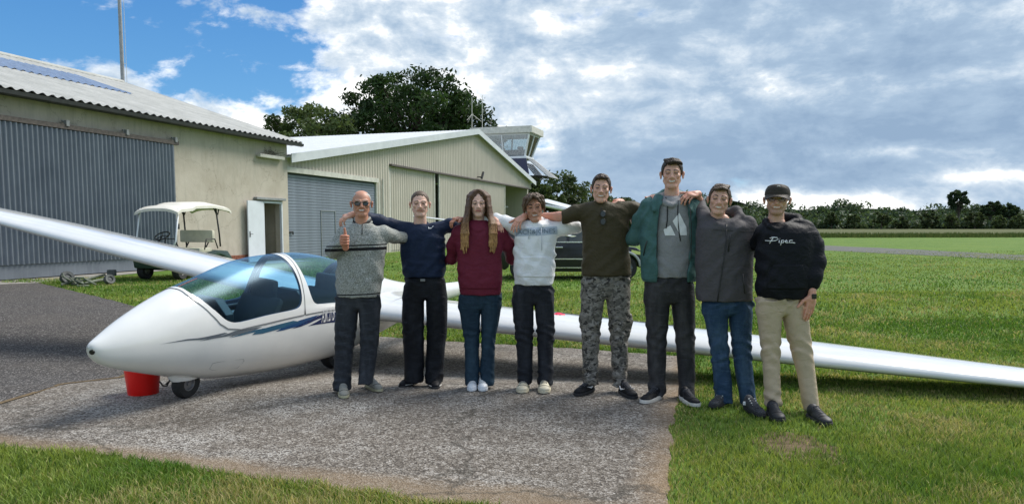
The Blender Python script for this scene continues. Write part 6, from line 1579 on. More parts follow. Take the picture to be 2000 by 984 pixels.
WHITE = mat('cloth_white', build=cloth((.84, .85, .86), 220, .06, .2)); BLACKR = mat('rubber_black', rough=.75, color=(.02, .02, .022))
SOLEW = mat('sole_white', rough=.6, build=varied((.62, .60, .55), .1, 12)); LACEW = mat('lace_white', rough=.8, color=(.6, .6, .58)); PRINTW = mat('print_white', rough=.7, color=(.78, .78, .78))
SKIN_A = (.68, .40, .295); SKIN_B = (.72, .46, .355); SKIN_C = (.54, .27, .18)

def make_body(P, head, hands=(), core=(), sk=SKIN_A, arms=()):
    core = list(core)
    for A in ARMS.get(P.cx, []): core += P.chain([(x, y, d, 6.0) for x, y, d in A], .01)
    """head: dict; one continuous skin mesh from head, neck, hands and a slim core under the clothes"""
    k = P.k; cx, yt, yc, xl, xr = head['box']; top = P.J(cx, yt); ch = P.J(cx, yc); hh = top[2] - ch[2]; sx = (P.J(xr, yt)[0] - P.J(xl, yt)[0]) / .174; sz = hh / head.get('tall', .243)
    C = np.array([top[0], P.Y + head.get('dy', -.02), ch[2] + .119 * sz]); yaw = math.atan2(-C[0], C[1]) * -1 * -1
    yaw = math.atan2(C[0], C[1]) * -1 + head.get('yaw', 0.); R = rotm(yaw, head.get('tilt', 0.), head.get('nod', 0.))
    sx /= 1.0; pr, pf = head_prims(C, sx, sz, R, head.get('smile', .6), head.get('jaw', 1.), head.get('nose', 1.))
    V, Q = mesh_sdf('h', pr, .0033); col = face_colors(V, C, sx, sz, R, sk, head.get('browc', (.06, .035, .02)), head.get('smile', .6), head)
    Vs, Qs, Cs = [V], [Q], [col]; off = len(V)
    for h in hands:
        V, Q = mesh_sdf('h', h, .0034); Vs.append(V); Qs.append(Q + off); off += len(V); c = np.tile(np.array(sk) * np.array([1.0, .86, .82]), (len(V), 1)); Cs.append(c)
    if core:
        V, Q = mesh_sdf('h', core, .016); Vs.append(V); Qs.append(Q + off); Cs.append(np.tile(np.array(sk), (len(V), 1)))
    me = mesh_np('body', np.concatenate(Vs), np.concatenate(Qs), True); set_col(me, np.concatenate(Cs)); o = link('body', me, mat('skin'), P.root)
    P.C, P.sx, P.sz, P.R, P.pf = C, sx, sz, R, pf
    return o
def core_of(P, neck, pelvis, legs, k=.03):
    c = [cone(P.J(*neck, .0), P.J(*pelvis, .0), .05, .06, k)]
    for (hx, hy, ax_, ay) in legs: c.append(cone(P.J(hx, hy), P.J(ax_, ay), .032, .022, k))
    return c
def hair(P, name, color, t=.010, top=.0, zfun=None, extra=(), noise=.004, seed=1, side=.0, tip=None, colfun=None, v=.0042, k=.012, wave=.035, back=0., fringe=0., TH_=(0, 32, 48, 60, 70, 78, 84, 96, 108, 125, 180), ZH_=(.074, .069, .050, .018, -.012, -.026, .014, .016, -.010, -.050, -.072)):
    s = (P.sx + P.sz) / 2; C, R = P.C, P.R
    ey, ez = zfun if zfun else ([-.11, -.075, -.055, -.030, -.012, .008, .11], [.066, .060, .040, .012, .004, -.045, -.070])
    r0 = np.array([.073 + t * .55 + side, .090 + t + back, .080 + t + top]); c0 = np.array([0, .016, .030 + top * .3])
    def f(X, Y, Z):
        L = [(X - C[0]) * R[0, i] + (Y - C[1]) * R[1, i] + (Z - C[2]) * R[2, i] for i in range(3)]; x, y, z = L[0] / P.sx, L[1] / s, L[2] / P.sz
        if not zfun:
            th = np.degrees(np.arctan2(np.abs(x), -y)); zm = np.interp(th, TH_, ZH_) + .0035 * np.sin(x * 310 + seed) + .0025 * np.sin(x * 140 + y * 200)
            q = np.sqrt(((x - c0[0]) / r0[0])**2 + ((y - c0[1]) / r0[1])**2 + ((z - c0[2]) / r0[2])**2); return smax((q - 1) * .08, (zm + fringe - z) * .7, .009) * s
        q = np.sqrt(((x - c0[0]) / r0[0])**2 + ((y - c0[1]) / r0[1])**2 + ((z - c0[2]) / r0[2])**2); d = (q - 1) * .08
        return smax(d, (np.interp(y, ey, ez) - z) * .8, .006) * s
    p = Prim(); p.k = k; p.op = 'u'; m = .135 * s * 1.15 + t; p.lo = C - m; p.hi = C + m; p.f = f
    pr = [p] + list(extra); nz = fold_noise(seed, [((1, .3, .1), wave), ((.3, 1, .2), wave * 1.2), ((1, -.6, .5), wave * .6), ((.8, .5, -.3), wave * .45)], noise)
    V, Q = mesh_sdf(name, pr, v, nz); me = mesh_np(name, V, Q, True); c = np.tile(np.array(color, float), (len(V), 1))
    if colfun: c = colfun(V, c)
    r = np.random.default_rng(seed); c *= r.uniform(.9, 1.1, (len(V), 1)); set_col(me, c); return link(name, me, mat('hair'), P.root)
def lock(P, pts, r0=.016, r1=.006, k=.012):
    """hair lock through head-local points"""
    n = len(pts) - 1; return [cone(P.pf(*pts[i]), P.pf(*pts[i + 1]), r0 + (r1 - r0) * i / n, r0 + (r1 - r0) * (i + 1) / n, k) for i in range(n)]
ARMS = {700: [[(700, 455, 0), (671, 460, 0), (651, 488, -.02), (660, 484, -.12), (672, 474, -.24)], [(700, 455, 0), (750, 458, 0)]],
        825: [[(825, 450, 0), (795, 450, 0), (765, 441, -.03), (742, 432, -.10), (715, 424, -.17), (692, 420, -.25)], [(825, 450, 0), (850, 449, 0), (880, 441, .03), (905, 438, .08), (955, 430, .04), (965, 428, -.11)]],
        935: [[(935, 455, 0), (900, 455, 0), (885, 480, .06), (883, 505, .12)], [(935, 455, 0), (975, 455, 0), (992, 478, .05), (1000, 505, .14)]],
        1043: [[(1043, 450, 0), (1015, 447, 0), (990, 436, .03), (970, 430, .04), (925, 428, .09), (902, 429, .03)], [(1043, 450, 0), (1080, 448, 0), (1125, 443, 0)]],
        1182: [[(1182, 412, 0), (1152, 412, 0), (1125, 418, 0), (1112, 421, .02)], [(1182, 412, 0), (1210, 410, 0), (1235, 410, .03), (1262, 405, .03), (1272, 390, -.12)]],
        1312: [[(1312, 405, 0), (1268, 404, .02), (1252, 430, .08), (1238, 435, .30), (1225, 405, .34), (1212, 395, .30)], [(1312, 405, 0), (1356, 404, .02), (1370, 435, .08)]],
        1420: [[(1420, 430, 0), (1380, 432, .02), (1372, 415, .14), (1366, 396, .26), (1362, 382, .18)], [(1420, 440, 0), (1460, 440, 0), (1473, 465, .04)]],
        1530: [[(1530, 448, 0), (1572, 450, 0), (1588, 480, 0), (1594, 512, -.03), (1589, 552, -.08)], [(1530, 448, 0), (1490, 452, .02), (1478, 475, .18)]]}
FT = lambda seed, a=.007: fold_noise(seed, [((.75, .2, 1), .12), ((-.8, .2, 1), .14), ((1, 0, .35), .16), ((-.9, .4, .5), .09)], a * 1.6)
def FL(seed, knees, a=.007):
    f1 = fold_noise(seed, [((.75, .3, 1), .075), ((-.8, .2, 1), .09), ((.3, .9, 1), .06)], a * 1.3); f2 = fold_noise(seed + 5, [((1, .5, .12), .12)], a * .5)
    def f(X, Y, Z):
        w = 0
        for z, s_ in knees: w = w + np.exp(-((Z - z) / s_)**2)
        return f1(X, Y, Z) * np.clip(.12 + w, 0, 1.1) + f2(X, Y, Z)
    return f
def trousers(P, hips, L, Rr, m, seed, a=.007, dr=.95, hipd=.099, v=.008, pk=(), lace=None):
    hz = P.rows(hips); hz = [(r[0], r[1], r[2], r[3] * (1 if i == 0 else .985), hipd * (1 if i < len(hz) - 1 else .8)) for i, r in enumerate(hz)]; pr = [loft(hz, .045, edge=.035)]
    kn = []; yt = hips[0][0]; mid = (L[0][2] + Rr[0][1]) / 2
    for q in (L, Rr):
        o = (hips[0][1], mid) if q is L else (mid, hips[0][2])
        q = [(yt + 12, o[0] + 1.5, o[1] - 1)] + list(q); n_ = len(q); rr = []
        for i, r in enumerate(q):
            d = max(.060, (r[2] - r[1]) / 2 * P.k * dr); f_ = max(0., 1 - i / 1.6); d = d * (1 - f_) + (hipd - .004) * f_
            rr.append((r[0], r[1], r[2], d + (.018 if i == n_ - 1 else 0), -.036 * (i / (n_ - 1))**3))
        R = P.rows(rr); pr.append(loft(R, .03 if q[0][1] < mid - 5 and not kn else .010, n=2.15, edge=.004))
        z = sorted(r[0] for r in R); kn += [(z[0] + .05, .08), (z[0] + (z[-1] - z[0]) * .52, .09), (z[-1] + .03, .05)]
    pr += list(pk); return P.part('trousers', pr, v, m, FL(seed, kn, a))
def zpx(P, y): return P.J(P.cx, y)[2]
def drawstring(P, g, bv, pts, m, r=.0032, nm='drawstring'):
    m_ = MB(); Q = []
    for x, y in pts:
        j = P.J(x, y); h = project(bv, j[0], j[2], P.Y, .004); Q.append(h if h else Vector(j))
    m_.tube(Q, r, 6); return m_.build(nm, m, g, smooth=True)
def glasses(P, name, lens_m, frame_m, rx=.021, rz=.017, thick=.0022, full=True, z0=-.003):
    o = thing(name, None, None, tuple(P.pf(0, -.1, 0))); o.parent = P.root; o.matrix_parent_inverse = world_inv(P.root); fm = MB(); lm = MB()
    for d in (-1, 1):
        c = np.array([.0315 * d, -.100, z0]); ring = [P.pf(c[0] + rx * math.cos(a) * (1 if abs(math.sin(a)) < .9 else 1), c[1] + .006 * (abs(c[0] + rx * math.cos(a)) / .05)**2, c[2] + rz * math.sin(a) * (1.0 if math.sin(a) < 0 else .85)) for a in np.linspace(0, 2 * math.pi, 22, endpoint=False)]
        fm.tube([Vector(r) for r in ring] + [Vector(ring[0])], thick, 5, caps=False); n = len(ring); lm.addf([Vector(r) for r in ring], [tuple(range(n))])
        fm.tube([Vector(P.pf(.052 * d, -.094, z0 + .004)), Vector(P.pf(.074 * d, -.075, z0 + .004)), Vector(P.pf(.084 * d, .0, z0 + .004))], thick, 5)
    fm.tube([Vector(P.pf(-.011, -.101, z0 + .003)), Vector(P.pf(0, -.106, z0 + .006)), Vector(P.pf(.011, -.101, z0 + .003))], thick, 5)
    fm.build('frame', frame_m, o, smooth=True); lm.build('lenses', lens_m, o)
mat('lens_dark', rough=.08, color=(.012, .010, .010), spec=.8); mat('frame_dark', rough=.3, color=(.02, .018, .018))
def lensclear(T, b):
    tr = T.n.new('ShaderNodeBsdfTransparent'); tr.inputs[0].default_value = (.93, .94, .95, 1); gl = T.n.new('ShaderNodeBsdfGlossy'); gl.inputs['Roughness'].default_value = .03
    mx = T.n.new('ShaderNodeMixShader'); mx.inputs[0].default_value = .03; T.l.new(tr.outputs[0], mx.inputs[1]); T.l.new(gl.outputs[0], mx.inputs[2]); T.l.new(mx.outputs[0], T.n['Material Output'].inputs[0])
mat('lens_clear', build=lensclear)
BRIM = ([-.2, -.1, .2], [.0, .0, .0])

def person1():
    P = Person(6.28, 'bald man in sunglasses and grey knitted sweater giving a thumbs up, leftmost of the group', 700)
    z1, z2, z3, z4 = zpx(P, 477.5), zpx(P, 480), zpx(P, 483), zpx(P, 489)
    zh0, zh1, zh2 = zpx(P, 571.5), zpx(P, 574), zpx(P, 577)
    def ex(T, p, c, b):
        x, y, z = T.sep(p); zz = T.math('SUBTRACT', z, T.math('MULTIPLY', T.math('ADD', x, 1.3), .035))
        n = T.noise(p, 110, 3, .8); c = T.ramp(n, [(.32, (.10, .105, .095)), (.46, (.25, .26, .235)), (.60, (.42, .43, .40)), (.72, (.62, .63, .60))])
        def band(a, b_, s=.0015): return T.math('MULTIPLY', T.maprange(zz, a - s, a + s), T.maprange(zz, b_ + s, b_ - s))
        m = T.math('ADD', T.math('ADD', band(z2, z1), band(z4, z3)), band(zh1, zh0), clamp=True); c = T.mix(m, c, (.012, .012, .014)); return c
    sw = mat('sweater_marl', build=cloth((.36, .37, .34), 110, .3, .3, ex))
    pr = [loft(P.rows([(436, 689, 726, .055), (443, 678, 738, .075), (452, 669, 750, .10), (466, 664, 755, .12), (485, 662, 755, .13), (505, 660, 752, .135), (530, 657, 749, .145), (560, 656, 745, .14), (572, 658, 743, .132), (579, 658, 742, .130)]), .02)]
    pr += P.chain([(672, 457, .0, 14.5), (652, 487, -.02, 14), (649, 491, -.06, 13.5)], .02) + P.chain([(649, 491, -.06, 13.5), (668, 476, -.22, 10.5), (673, 470, -.25, 9)], .015)
    pr += P.chain([(750, 456, .02, 16), (768, 462, .12, 13), (800, 466, .34, 12)], .03)
    rib = fold_noise(3, [((1, 0, .1), .022)], .0018); ft = FT(3, .006)
    g = P.part('sweater', pr, .0068, sw, lambda X, Y, Z: ft(X, Y, Z) + rib(X, Y, Z) * (Z > z1)); bv = bvh_of(g)
    m = MB(); c = P.J(707, 436); 
    for r, z, rr, mt in ((.074, .008, .013, 'w'), (.069, .026, .012, 'd'), (.063, .042, .010, 'w')):
        q = MB(); q.tube([Vector(c) + Vector((math.cos(a) * r, .02 + math.sin(a) * r * .95, z + .012 * math.sin(a) - (.022 if math.sin(a) < -.3 else 0) * (-math.sin(a)))) for a in np.linspace(0, 2 * math.pi, 26)], rr, 8, caps=False); q.build('collar', sw if mt == 'w' else mat('knit_black', build=cloth((.02, .02, .023), 150, .2, .3)), g, smooth=True)
    drawstring(P, g, bv, [(711, 437), (711.5, 446), (712, 458)], mat('zip_dark', rough=.5, color=(.03, .03, .03)), .004, 'zip')
    fist = hand(P, P.J(673, 468, -.262), (.15, -.12, 1), (-.9, -.35, .1), .98, curl=(1.45, 1.5, 1.5, 1.5), thumb=1, spread=.0, thumb_dir=(0, -.15, 1))
    w0 = P.J(674.5, 470, -.262); fist = []
    for i in range(4):
        zc = w0[2] + .036 - i * .0205; xc = w0[0]; a = np.array([xc - .030, w0[1] - .012, zc]); b = np.array([xc - .012, w0[1] - .050, zc]); c_ = np.array([xc + .022, w0[1] - .050, zc - .001]); d = np.array([xc + .030, w0[1] - .022, zc]); r = .0112 - .0008 * i
        fist += [cone(a, b, r, r, .006), cone(b, c_, r, r * .96, .003), cone(c_, d, r * .95, r * .85, .003)]
    fist += [ell(w0 + np.array([-.008, -.012, .004]), (.034, .030, .046), .012), cone(w0 + np.array([-.004, .02, -.058]), w0 + np.array([-.004, 0, -.02]), .026, .030, .015),
             cone(w0 + np.array([.006, -.028, .030]), w0 + np.array([.006, -.030, .062]), .0145, .0125, .010), cone(w0 + np.array([.006, -.030, .062]), w0 + np.array([.003, -.034, .098]), .0118, .0092, .004)]
    make_body(P, dict(box=(707, 371, 424.5, 686, 729), smile=1.0, browc=(.22, .17, .14), tall=.236, squint=.4, dy=-.03), [fist], core_of(P, (707, 440), (700, 585), [(680, 600, 670, 745), (722, 600, 716, 738)]), SKIN_C)
    hair(P, 'hair', (.42, .42, .41), .003, -.004, ([-.11, -.045, -.040, -.012, .0, .11], [.20, .20, .075, .020, -.03, -.060]), noise=.001, seed=2, side=.001)
    glasses(P, 'sunglasses', mat('lens_dark'), mat('frame_dark'), .021, .0185, .0026)
    trousers(P, [(566, 659, 742), (585, 656, 744), (604, 657, 743)], [(598, 657, 700), (640, 654, 697), (680, 654, 691), (720, 653, 688), (758, 653, 687)], [(598, 700, 743), (640, 703, 742), (680, 704, 738), (720, 702, 733), (746, 701, 730)], mat('denim_washed_blue', build=denim((.026, .030, .037), (.062, .070, .082))), 11, .008)
    up = mat('shoe_grey', build=cloth((.27, .265, .23), 160, .2, .1)); so = mat('sole_khaki', rough=.7, build=varied((.42, .40, .26), .15, 14))
    shoe(P, 'shoe', (669, 764), (673, 780), up, so, lace=mat('lace_grey', rough=.8, color=(.3, .3, .28))); shoe(P, 'shoe', (708, 753), (743, 766), up, so, lace=mat('lace_grey'))
def person2():
    P = Person(6.60, 'short-haired man in navy sweatshirt and loose black jeans, second from the left', 825)
    nv = mat('cloth_navy', build=cloth((.012, .022, .052), 200, .2, .12)); 
    pr = [loft(P.rows([(437, 801, 841, .055), (442, 790, 852, .075), (450, 783, 864, .10), (465, 779, 868, .118), (490, 782, 868, .125), (510, 784, 869, .128), (528, 786, 870, .130), (541, 791, 868, .122)]), .025)]
    pr += P.chain([(795, 450, .0, 16), (765, 441, -.03, 13.5), (742, 432, -.10, 11.5), (715, 424, -.17, 10), (694, 420, -.22, 8.5)], .03) + P.chain([(850, 449, .0, 16), (880, 441, .03, 13), (905, 438, .08, 11), (960, 432, .04, 9)], .03)
    g = P.part('sweatshirt', pr, .0070, nv, FT(6, .008)); bv = bvh_of(g)
    m = MB(); c = P.J(821, 438); m.tube([Vector(c) + Vector((math.cos(a) * .068, .01 + math.sin(a) * .060, .018 * math.sin(a) + .004)) for a in np.linspace(0, 2 * math.pi, 26)], .009, 7, caps=False); m.build('collar', nv, g, smooth=True)
    patch(P, 'chest_mark', g, bv, [(838, 442), (841, 445), (846, 444), (846, 441.5), (849, 441), (844, 446.5), (839, 446.5)], .004, PRINTW, .01, False)
    h1 = hand(P, P.J(690, 419, -.27), (-.95, -.20, -.30), (0, -.45, 1), .95, curl=(.45, .5, .55, .6), thumb=1) + [cone(P.J(700, 420, -.25), P.J(690, 419, -.27), .027, .025, .01)]
    h2 = hand(P, P.J(966, 428, -.14), (.45, -.60, -.62), (.3, -.65, .8), .95, curl=(.45, .5, .55, .6), thumb=-1)
    make_body(P, dict(box=(820.5, 371.5, 424.5, 800, 841), smile=.25, browc=(.13, .075, .045), iris=(.06, .07, .08), squint=.5), [h1, h2], core_of(P, (820, 445), (828, 560), [(808, 570, 810, 735), (850, 570, 848, 738)]), SKIN_B)
    hair(P, 'hair', (.105, .070, .045), .004, .004, None, noise=.0018, seed=4, wave=.012)
    trousers(P, [(538, 792, 868), (560, 788, 872), (585, 786, 874)], [(582, 786, 829), (620, 785, 829), (660, 787, 829), (700, 790, 829), (743, 791, 828)], [(582, 831, 874), (620, 832, 874), (660, 833, 872), (700, 832, 868), (745, 831, 865)], mat('denim_black', build=denim((.008, .009, .012), (.018, .021, .028))), 12, .008)
    m = MB(); b1 = P.J(829, 545)
    m.box(b1 + np.array([0, -.128, 0]), (.042, .008, .022)); m.build('belt_buckle', mat('rim_grey'), P.root, bevel=.003)
    up = mat('shoe_black', build=cloth((.012, .012, .014), 160, .3, .05, rough=.6)); 
    def tr(P_, root, q, L):
        for sd in (-1, 1):
            mb = MB(); mb.tube([q(L * .55, sd * .050, .018), q(L * .75, sd * .052, .024), q(L * .92, sd * .036, .028)], .0045, 5); mb.build('sole_stripe', SOLEW, root)
    shoe(P, 'shoe', (816, 748), (783, 757), up, BLACKR, bits=tr); shoe(P, 'shoe', (848, 744), (850.5, 760), up, BLACKR, bits=tr)
def person3():
    P = Person(6.48, 'woman with long brown-to-blonde hair in burgundy hoodie and blue jeans', 935)
    bg = mat('cloth_burgundy', build=cloth((.150, .018, .038), 200, .15, .25))
    pr = [loft(P.rows([(430, 918, 950, .055), (437, 905, 964, .08), (446, 893, 980, .10), (458, 889, 987, .118), (478, 890, 984, .125), (500, 892, 980, .122), (525, 893, 981, .125), (550, 895, 981, .125), (566, 897, 979, .118), (575, 898, 978, .114)]), .025)]
    pr += P.chain([(898, 452, .0, 14.5), (885, 480, .06, 12.5), (883, 505, .12, 11), (860, 512, .28, 9)], .03) + P.chain([(976, 453, .0, 15), (992, 478, .05, 13.5), (1000, 505, .14, 11.5), (1020, 512, .30, 9)], .03)
    pr += P.chain([(912, 436, .05, 9), (935, 428, .075, 11), (958, 436, .05, 9)], .02) + P.chain([(914, 440, .0, 7), (924, 446, -.075, 5.5), (934, 450, -.095, 4.5)], .012) + P.chain([(956, 440, .0, 7), (945, 446, -.075, 5.5), (936, 450, -.095, 4.5)], .012)
    g = P.part('hoodie', pr, .0070, bg, FT(9, .006)); bv = bvh_of(g)
    patch(P, 'pocket', g, bv, [(908, 521), (961, 521), (974, 548), (973, 562), (899, 562), (898, 548)], .006, bg)
    make_body(P, dict(box=(934.5, 371.5, 425, 915.5, 953.5), smile=.22, browc=(.10, .06, .04), iris=(.07, .08, .07), jaw=.85, lip=(.46, .16, .14), squint=.62), [], core_of(P, (935, 445), (937, 580), [(918, 600, 923, 740), (957, 600, 952, 740)]), SKIN_B)
    def L_(pts, r0, r1): return P.chain([(x, y, d, r0 + (r1 - r0) * i / (len(pts) - 1)) for i, (x, y, d) in enumerate(pts)], .009)
    ex = []; rg = random.Random(8)
    for sd in (-1, 1):
        for i in range(22):
            u = i / 21; x0 = 935 + sd * (6 + 9 * u); x1 = 935 + sd * (18 + 6.5 * u); x2 = 935 + sd * (21 + 12.5 * u + rg.uniform(-1.2, 1.2)); x3 = 935 + sd * (20 + 13.5 * u + rg.uniform(-2, 2)); ye = rg.uniform(472, 498) - 5 * u
            d1 = -.075 + .09 * u; d3 = -.150 + .03 * u
            w1, w2, w3 = rg.uniform(-.9, .9), rg.uniform(-1.3, 1.3), rg.uniform(-.012, .012)
            ex += L_([(935 + sd * (1.6 + 7 * u), 372.6 + 1.5 * u, -.055 + .08 * u), (935 + sd * (7.5 + 8 * u), 376.5 + 1.5 * u, -.062 + .08 * u), (935 + sd * (13 + 7.5 * u), 383, -.07 + .085 * u), (x1 - sd * 2.5, 391, d1 + .008), (x1 - sd * .5 + w1, 404, d1 - .006), (x1 + sd * (1 + u) - w1, 420, d1 - .02 + w3), (x2 + w2, 438, d3 + .03 + w3), (x2 - w2 * .8, 456, d3 + w3), (x2 + sd * rg.uniform(-1, 1.5) + w2 * .6, 474, d3), (x3, max(480, ye), d3)], rg.uniform(2.3, 3.0), .9)
        ex += L_([(935 + sd * 12, 384, .03), (935 + sd * 20, 415, .02), (935 + sd * 24, 440, .0)], 8, 7)
    ex += P.chain([(935, 385, .06, 15), (935, 420, .07, 17), (935, 445, .09, 14)], .03)
    zt, zb = zpx(P, 420), zpx(P, 470)
    def cf(V, c):
        t = np.clip((zt - V[:, 2]) / (zt - zb), 0, 1)[:, None]; r = np.random.default_rng(4).random((len(V), 1)) * .2; t = np.clip(t + r * t, 0, 1); return np.array([[.105, .056, .030]]) * (1 - t) + np.array([[.38, .215, .085]]) * t
    hair(P, 'hair', (.1, .06, .04), .006, .002, None, ex, .0020, 5, .002, colfun=cf, wave=.011, fringe=.006, TH_=(0, 12, 30, 45, 60, 80, 180), ZH_=(.088, .074, .052, .012, -.03, -.08, -.10))
    trousers(P, [(568, 898, 979), (590, 896, 980), (604, 896, 979)], [(598, 896, 938), (630, 901, 938), (660, 906, 937), (700, 908, 936), (749, 909, 936)], [(598, 938, 979), (630, 939, 974), (660, 940, 968), (700, 939, 966), (749, 938, 966)], mat('denim_blue_dark', build=denim((.012, .030, .050), (.030, .062, .090))), 13, .006, hipd=.092)
    up = mat('shoe_white', rough=.5, build=varied((.70, .72, .74), .05, 20)); shoe(P, 'shoe', (926, 750), (921, 765), up, up, lace=LACEW, w=.044, length=.26); shoe(P, 'shoe', (941, 750), (943.5, 765), up, up, lace=LACEW, w=.044, length=.26)
def person4():
    P = Person(6.45, 'youth with tousled brown hair in white printed hoodie and black jeans', 1043)
    pr = [loft(P.rows([(430, 1024, 1062, .06), (437, 1012, 1078, .085), (446, 1006, 1088, .105), (460, 1004, 1089, .12), (480, 1004, 1087, .125), (505, 1003, 1084, .125), (530, 1003, 1084, .130), (546, 1004, 1084, .130), (556, 1007, 1082, .12)]), .025)]
    pr += P.chain([(1015, 447, .0, 15), (990, 436, .03, 13.5), (970, 430, .04, 11), (925, 428, .09, 9)], .03) + P.chain([(1078, 448, .0, 16), (1105, 445, -.02, 14.5), (1125, 443, .0, 12), (1150, 436, .12, 10)], .03)
    pr += P.chain([(1018, 438, .05, 9), (1043, 428, .085, 12), (1068, 438, .05, 9)], .02) + P.chain([(1019, 438, .0, 7.5), (1030, 445, -.08, 6), (1043, 450, -.10, 4.5)], .012) + P.chain([(1067, 436, .0, 7.5), (1056, 444, -.08, 6), (1044, 450, -.10, 4.5)], .012)
    g = P.part('hoodie', pr, .0070, WHITE, FT(14, .008)); bv = bvh_of(g)
    patch(P, 'chest_band', g, bv, [(1004, 447), (1043, 444.5), (1087, 442), (1088, 457), (1043, 460), (1006, 461)], .0025, mat('print_pale', rough=.85, build=cloth((.46, .52, .60), 220, .08, .1)), .012, False)
    lettering(P, 'lettering', g, bv, 'JACK&JONES', 1045.5, 451.8, 8.6, mat('print_grey', rough=.85, color=(.17, .22, .28)), .006, width=76, rot=.045)
    drawstring(P, g, bv, [(1034, 446), (1033, 455), (1032, 466)], mat('cord_white', rough=.8, color=(.62, .65, .7))); drawstring(P, g, bv, [(1056, 445), (1057, 465), (1057, 488)], mat('cord_white'))
    patch(P, 'pocket', g, bv, [(1017, 500), (1068, 500), (1080, 528), (1078, 540), (1008, 538), (1009, 526)], .006, WHITE)
    h1 = hand(P, P.J(900, 429, .02), (-.7, -.6, .1), (0, -.2, 1), .9, curl=(.7, .75, .8, .85), thumb=-1)
    make_body(P, dict(box=(1043, 375, 435, 1022, 1063), smile=.6, tilt=-.10, browc=(.05, .03, .02), tall=.248, squint=.5), [h1], core_of(P, (1043, 448), (1043, 570), [(1022, 590, 1025, 735), (1063, 590, 1065, 740)]), SKIN_C if 0 else (.50, .26, .17))
    ex = []
    for (a, b, c, d) in (((.0, -.088, .102), (-.030, -.108, .080), (-.052, -.100, .045), (-.064, -.085, .018)), ((.004, -.088, .104), (.034, -.108, .082), (.056, -.100, .048), (.066, -.085, .018)), ((-.02, -.07, .112), (-.055, -.085, .085), (-.078, -.07, .045), (-.086, -.05, .005)),
                         ((.02, -.07, .114), (.058, -.085, .085), (.080, -.07, .045), (.088, -.05, .005)), ((-.03, .0, .118), (-.075, -.02, .088), (-.092, -.03, .03), (-.090, -.02, -.02)), ((.03, .0, .118), (.078, -.02, .09), (.094, -.03, .03), (.090, -.02, -.02)), ((0, -.06, .118), (-.02, -.095, .102), (-.03, -.112, .07), (-.028, -.108, .052))): ex += lock(P, [np.array(a) * (1, 1, .93), np.array(b) * (1, .93, .93), np.array(c) * (.98, .93, .95), d], .012, .005); ex += lock(P, [np.array(a) * (1, .8, .95), np.array(b) * (.8, .97, .96), np.array(c) * (.86, .97, 1), np.array(d) * (.93, 1, 1.6)], .009, .004)
    hair(P, 'hair', (.115, .075, .048), .012, .0, None, ex, .0045, 8, .004, wave=.018)
    trousers(P, [(552, 1005, 1082), (572, 1001, 1083), (592, 1000, 1083)], [(590, 1000, 1042), (620, 1002, 1042), (660, 1007, 1042), (700, 1010, 1040), (746, 1010, 1040)], [(590, 1043, 1083), (620, 1046, 1083), (660, 1049, 1082), (700, 1050, 1080), (748, 1050, 1080)], mat('denim_charcoal', build=denim((.013, .015, .020), (.034, .037, .046))), 14, .008)
    m = MB(); m.tube([Vector(P.J(x, y, -.118)) for x, y in ((1038, 557), (1039, 570), (1041, 584))], .003, 5); m.build('fly_seam', mat('denim_charcoal'), P.root)
    up = mat('shoe_cream', rough=.6, build=varied((.52, .48, .36), .15, 20)); shoe(P, 'shoe', (1028, 750), (1019, 769), up, mat('sole_cream', rough=.6, color=(.55, .50, .36)), lace=mat('lace_dark', rough=.8, color=(.08, .08, .09)), w=.055, high=.01); shoe(P, 'shoe', (1063, 752), (1063, 770), up, mat('sole_cream'), lace=mat('lace_dark'), w=.055, high=.01)
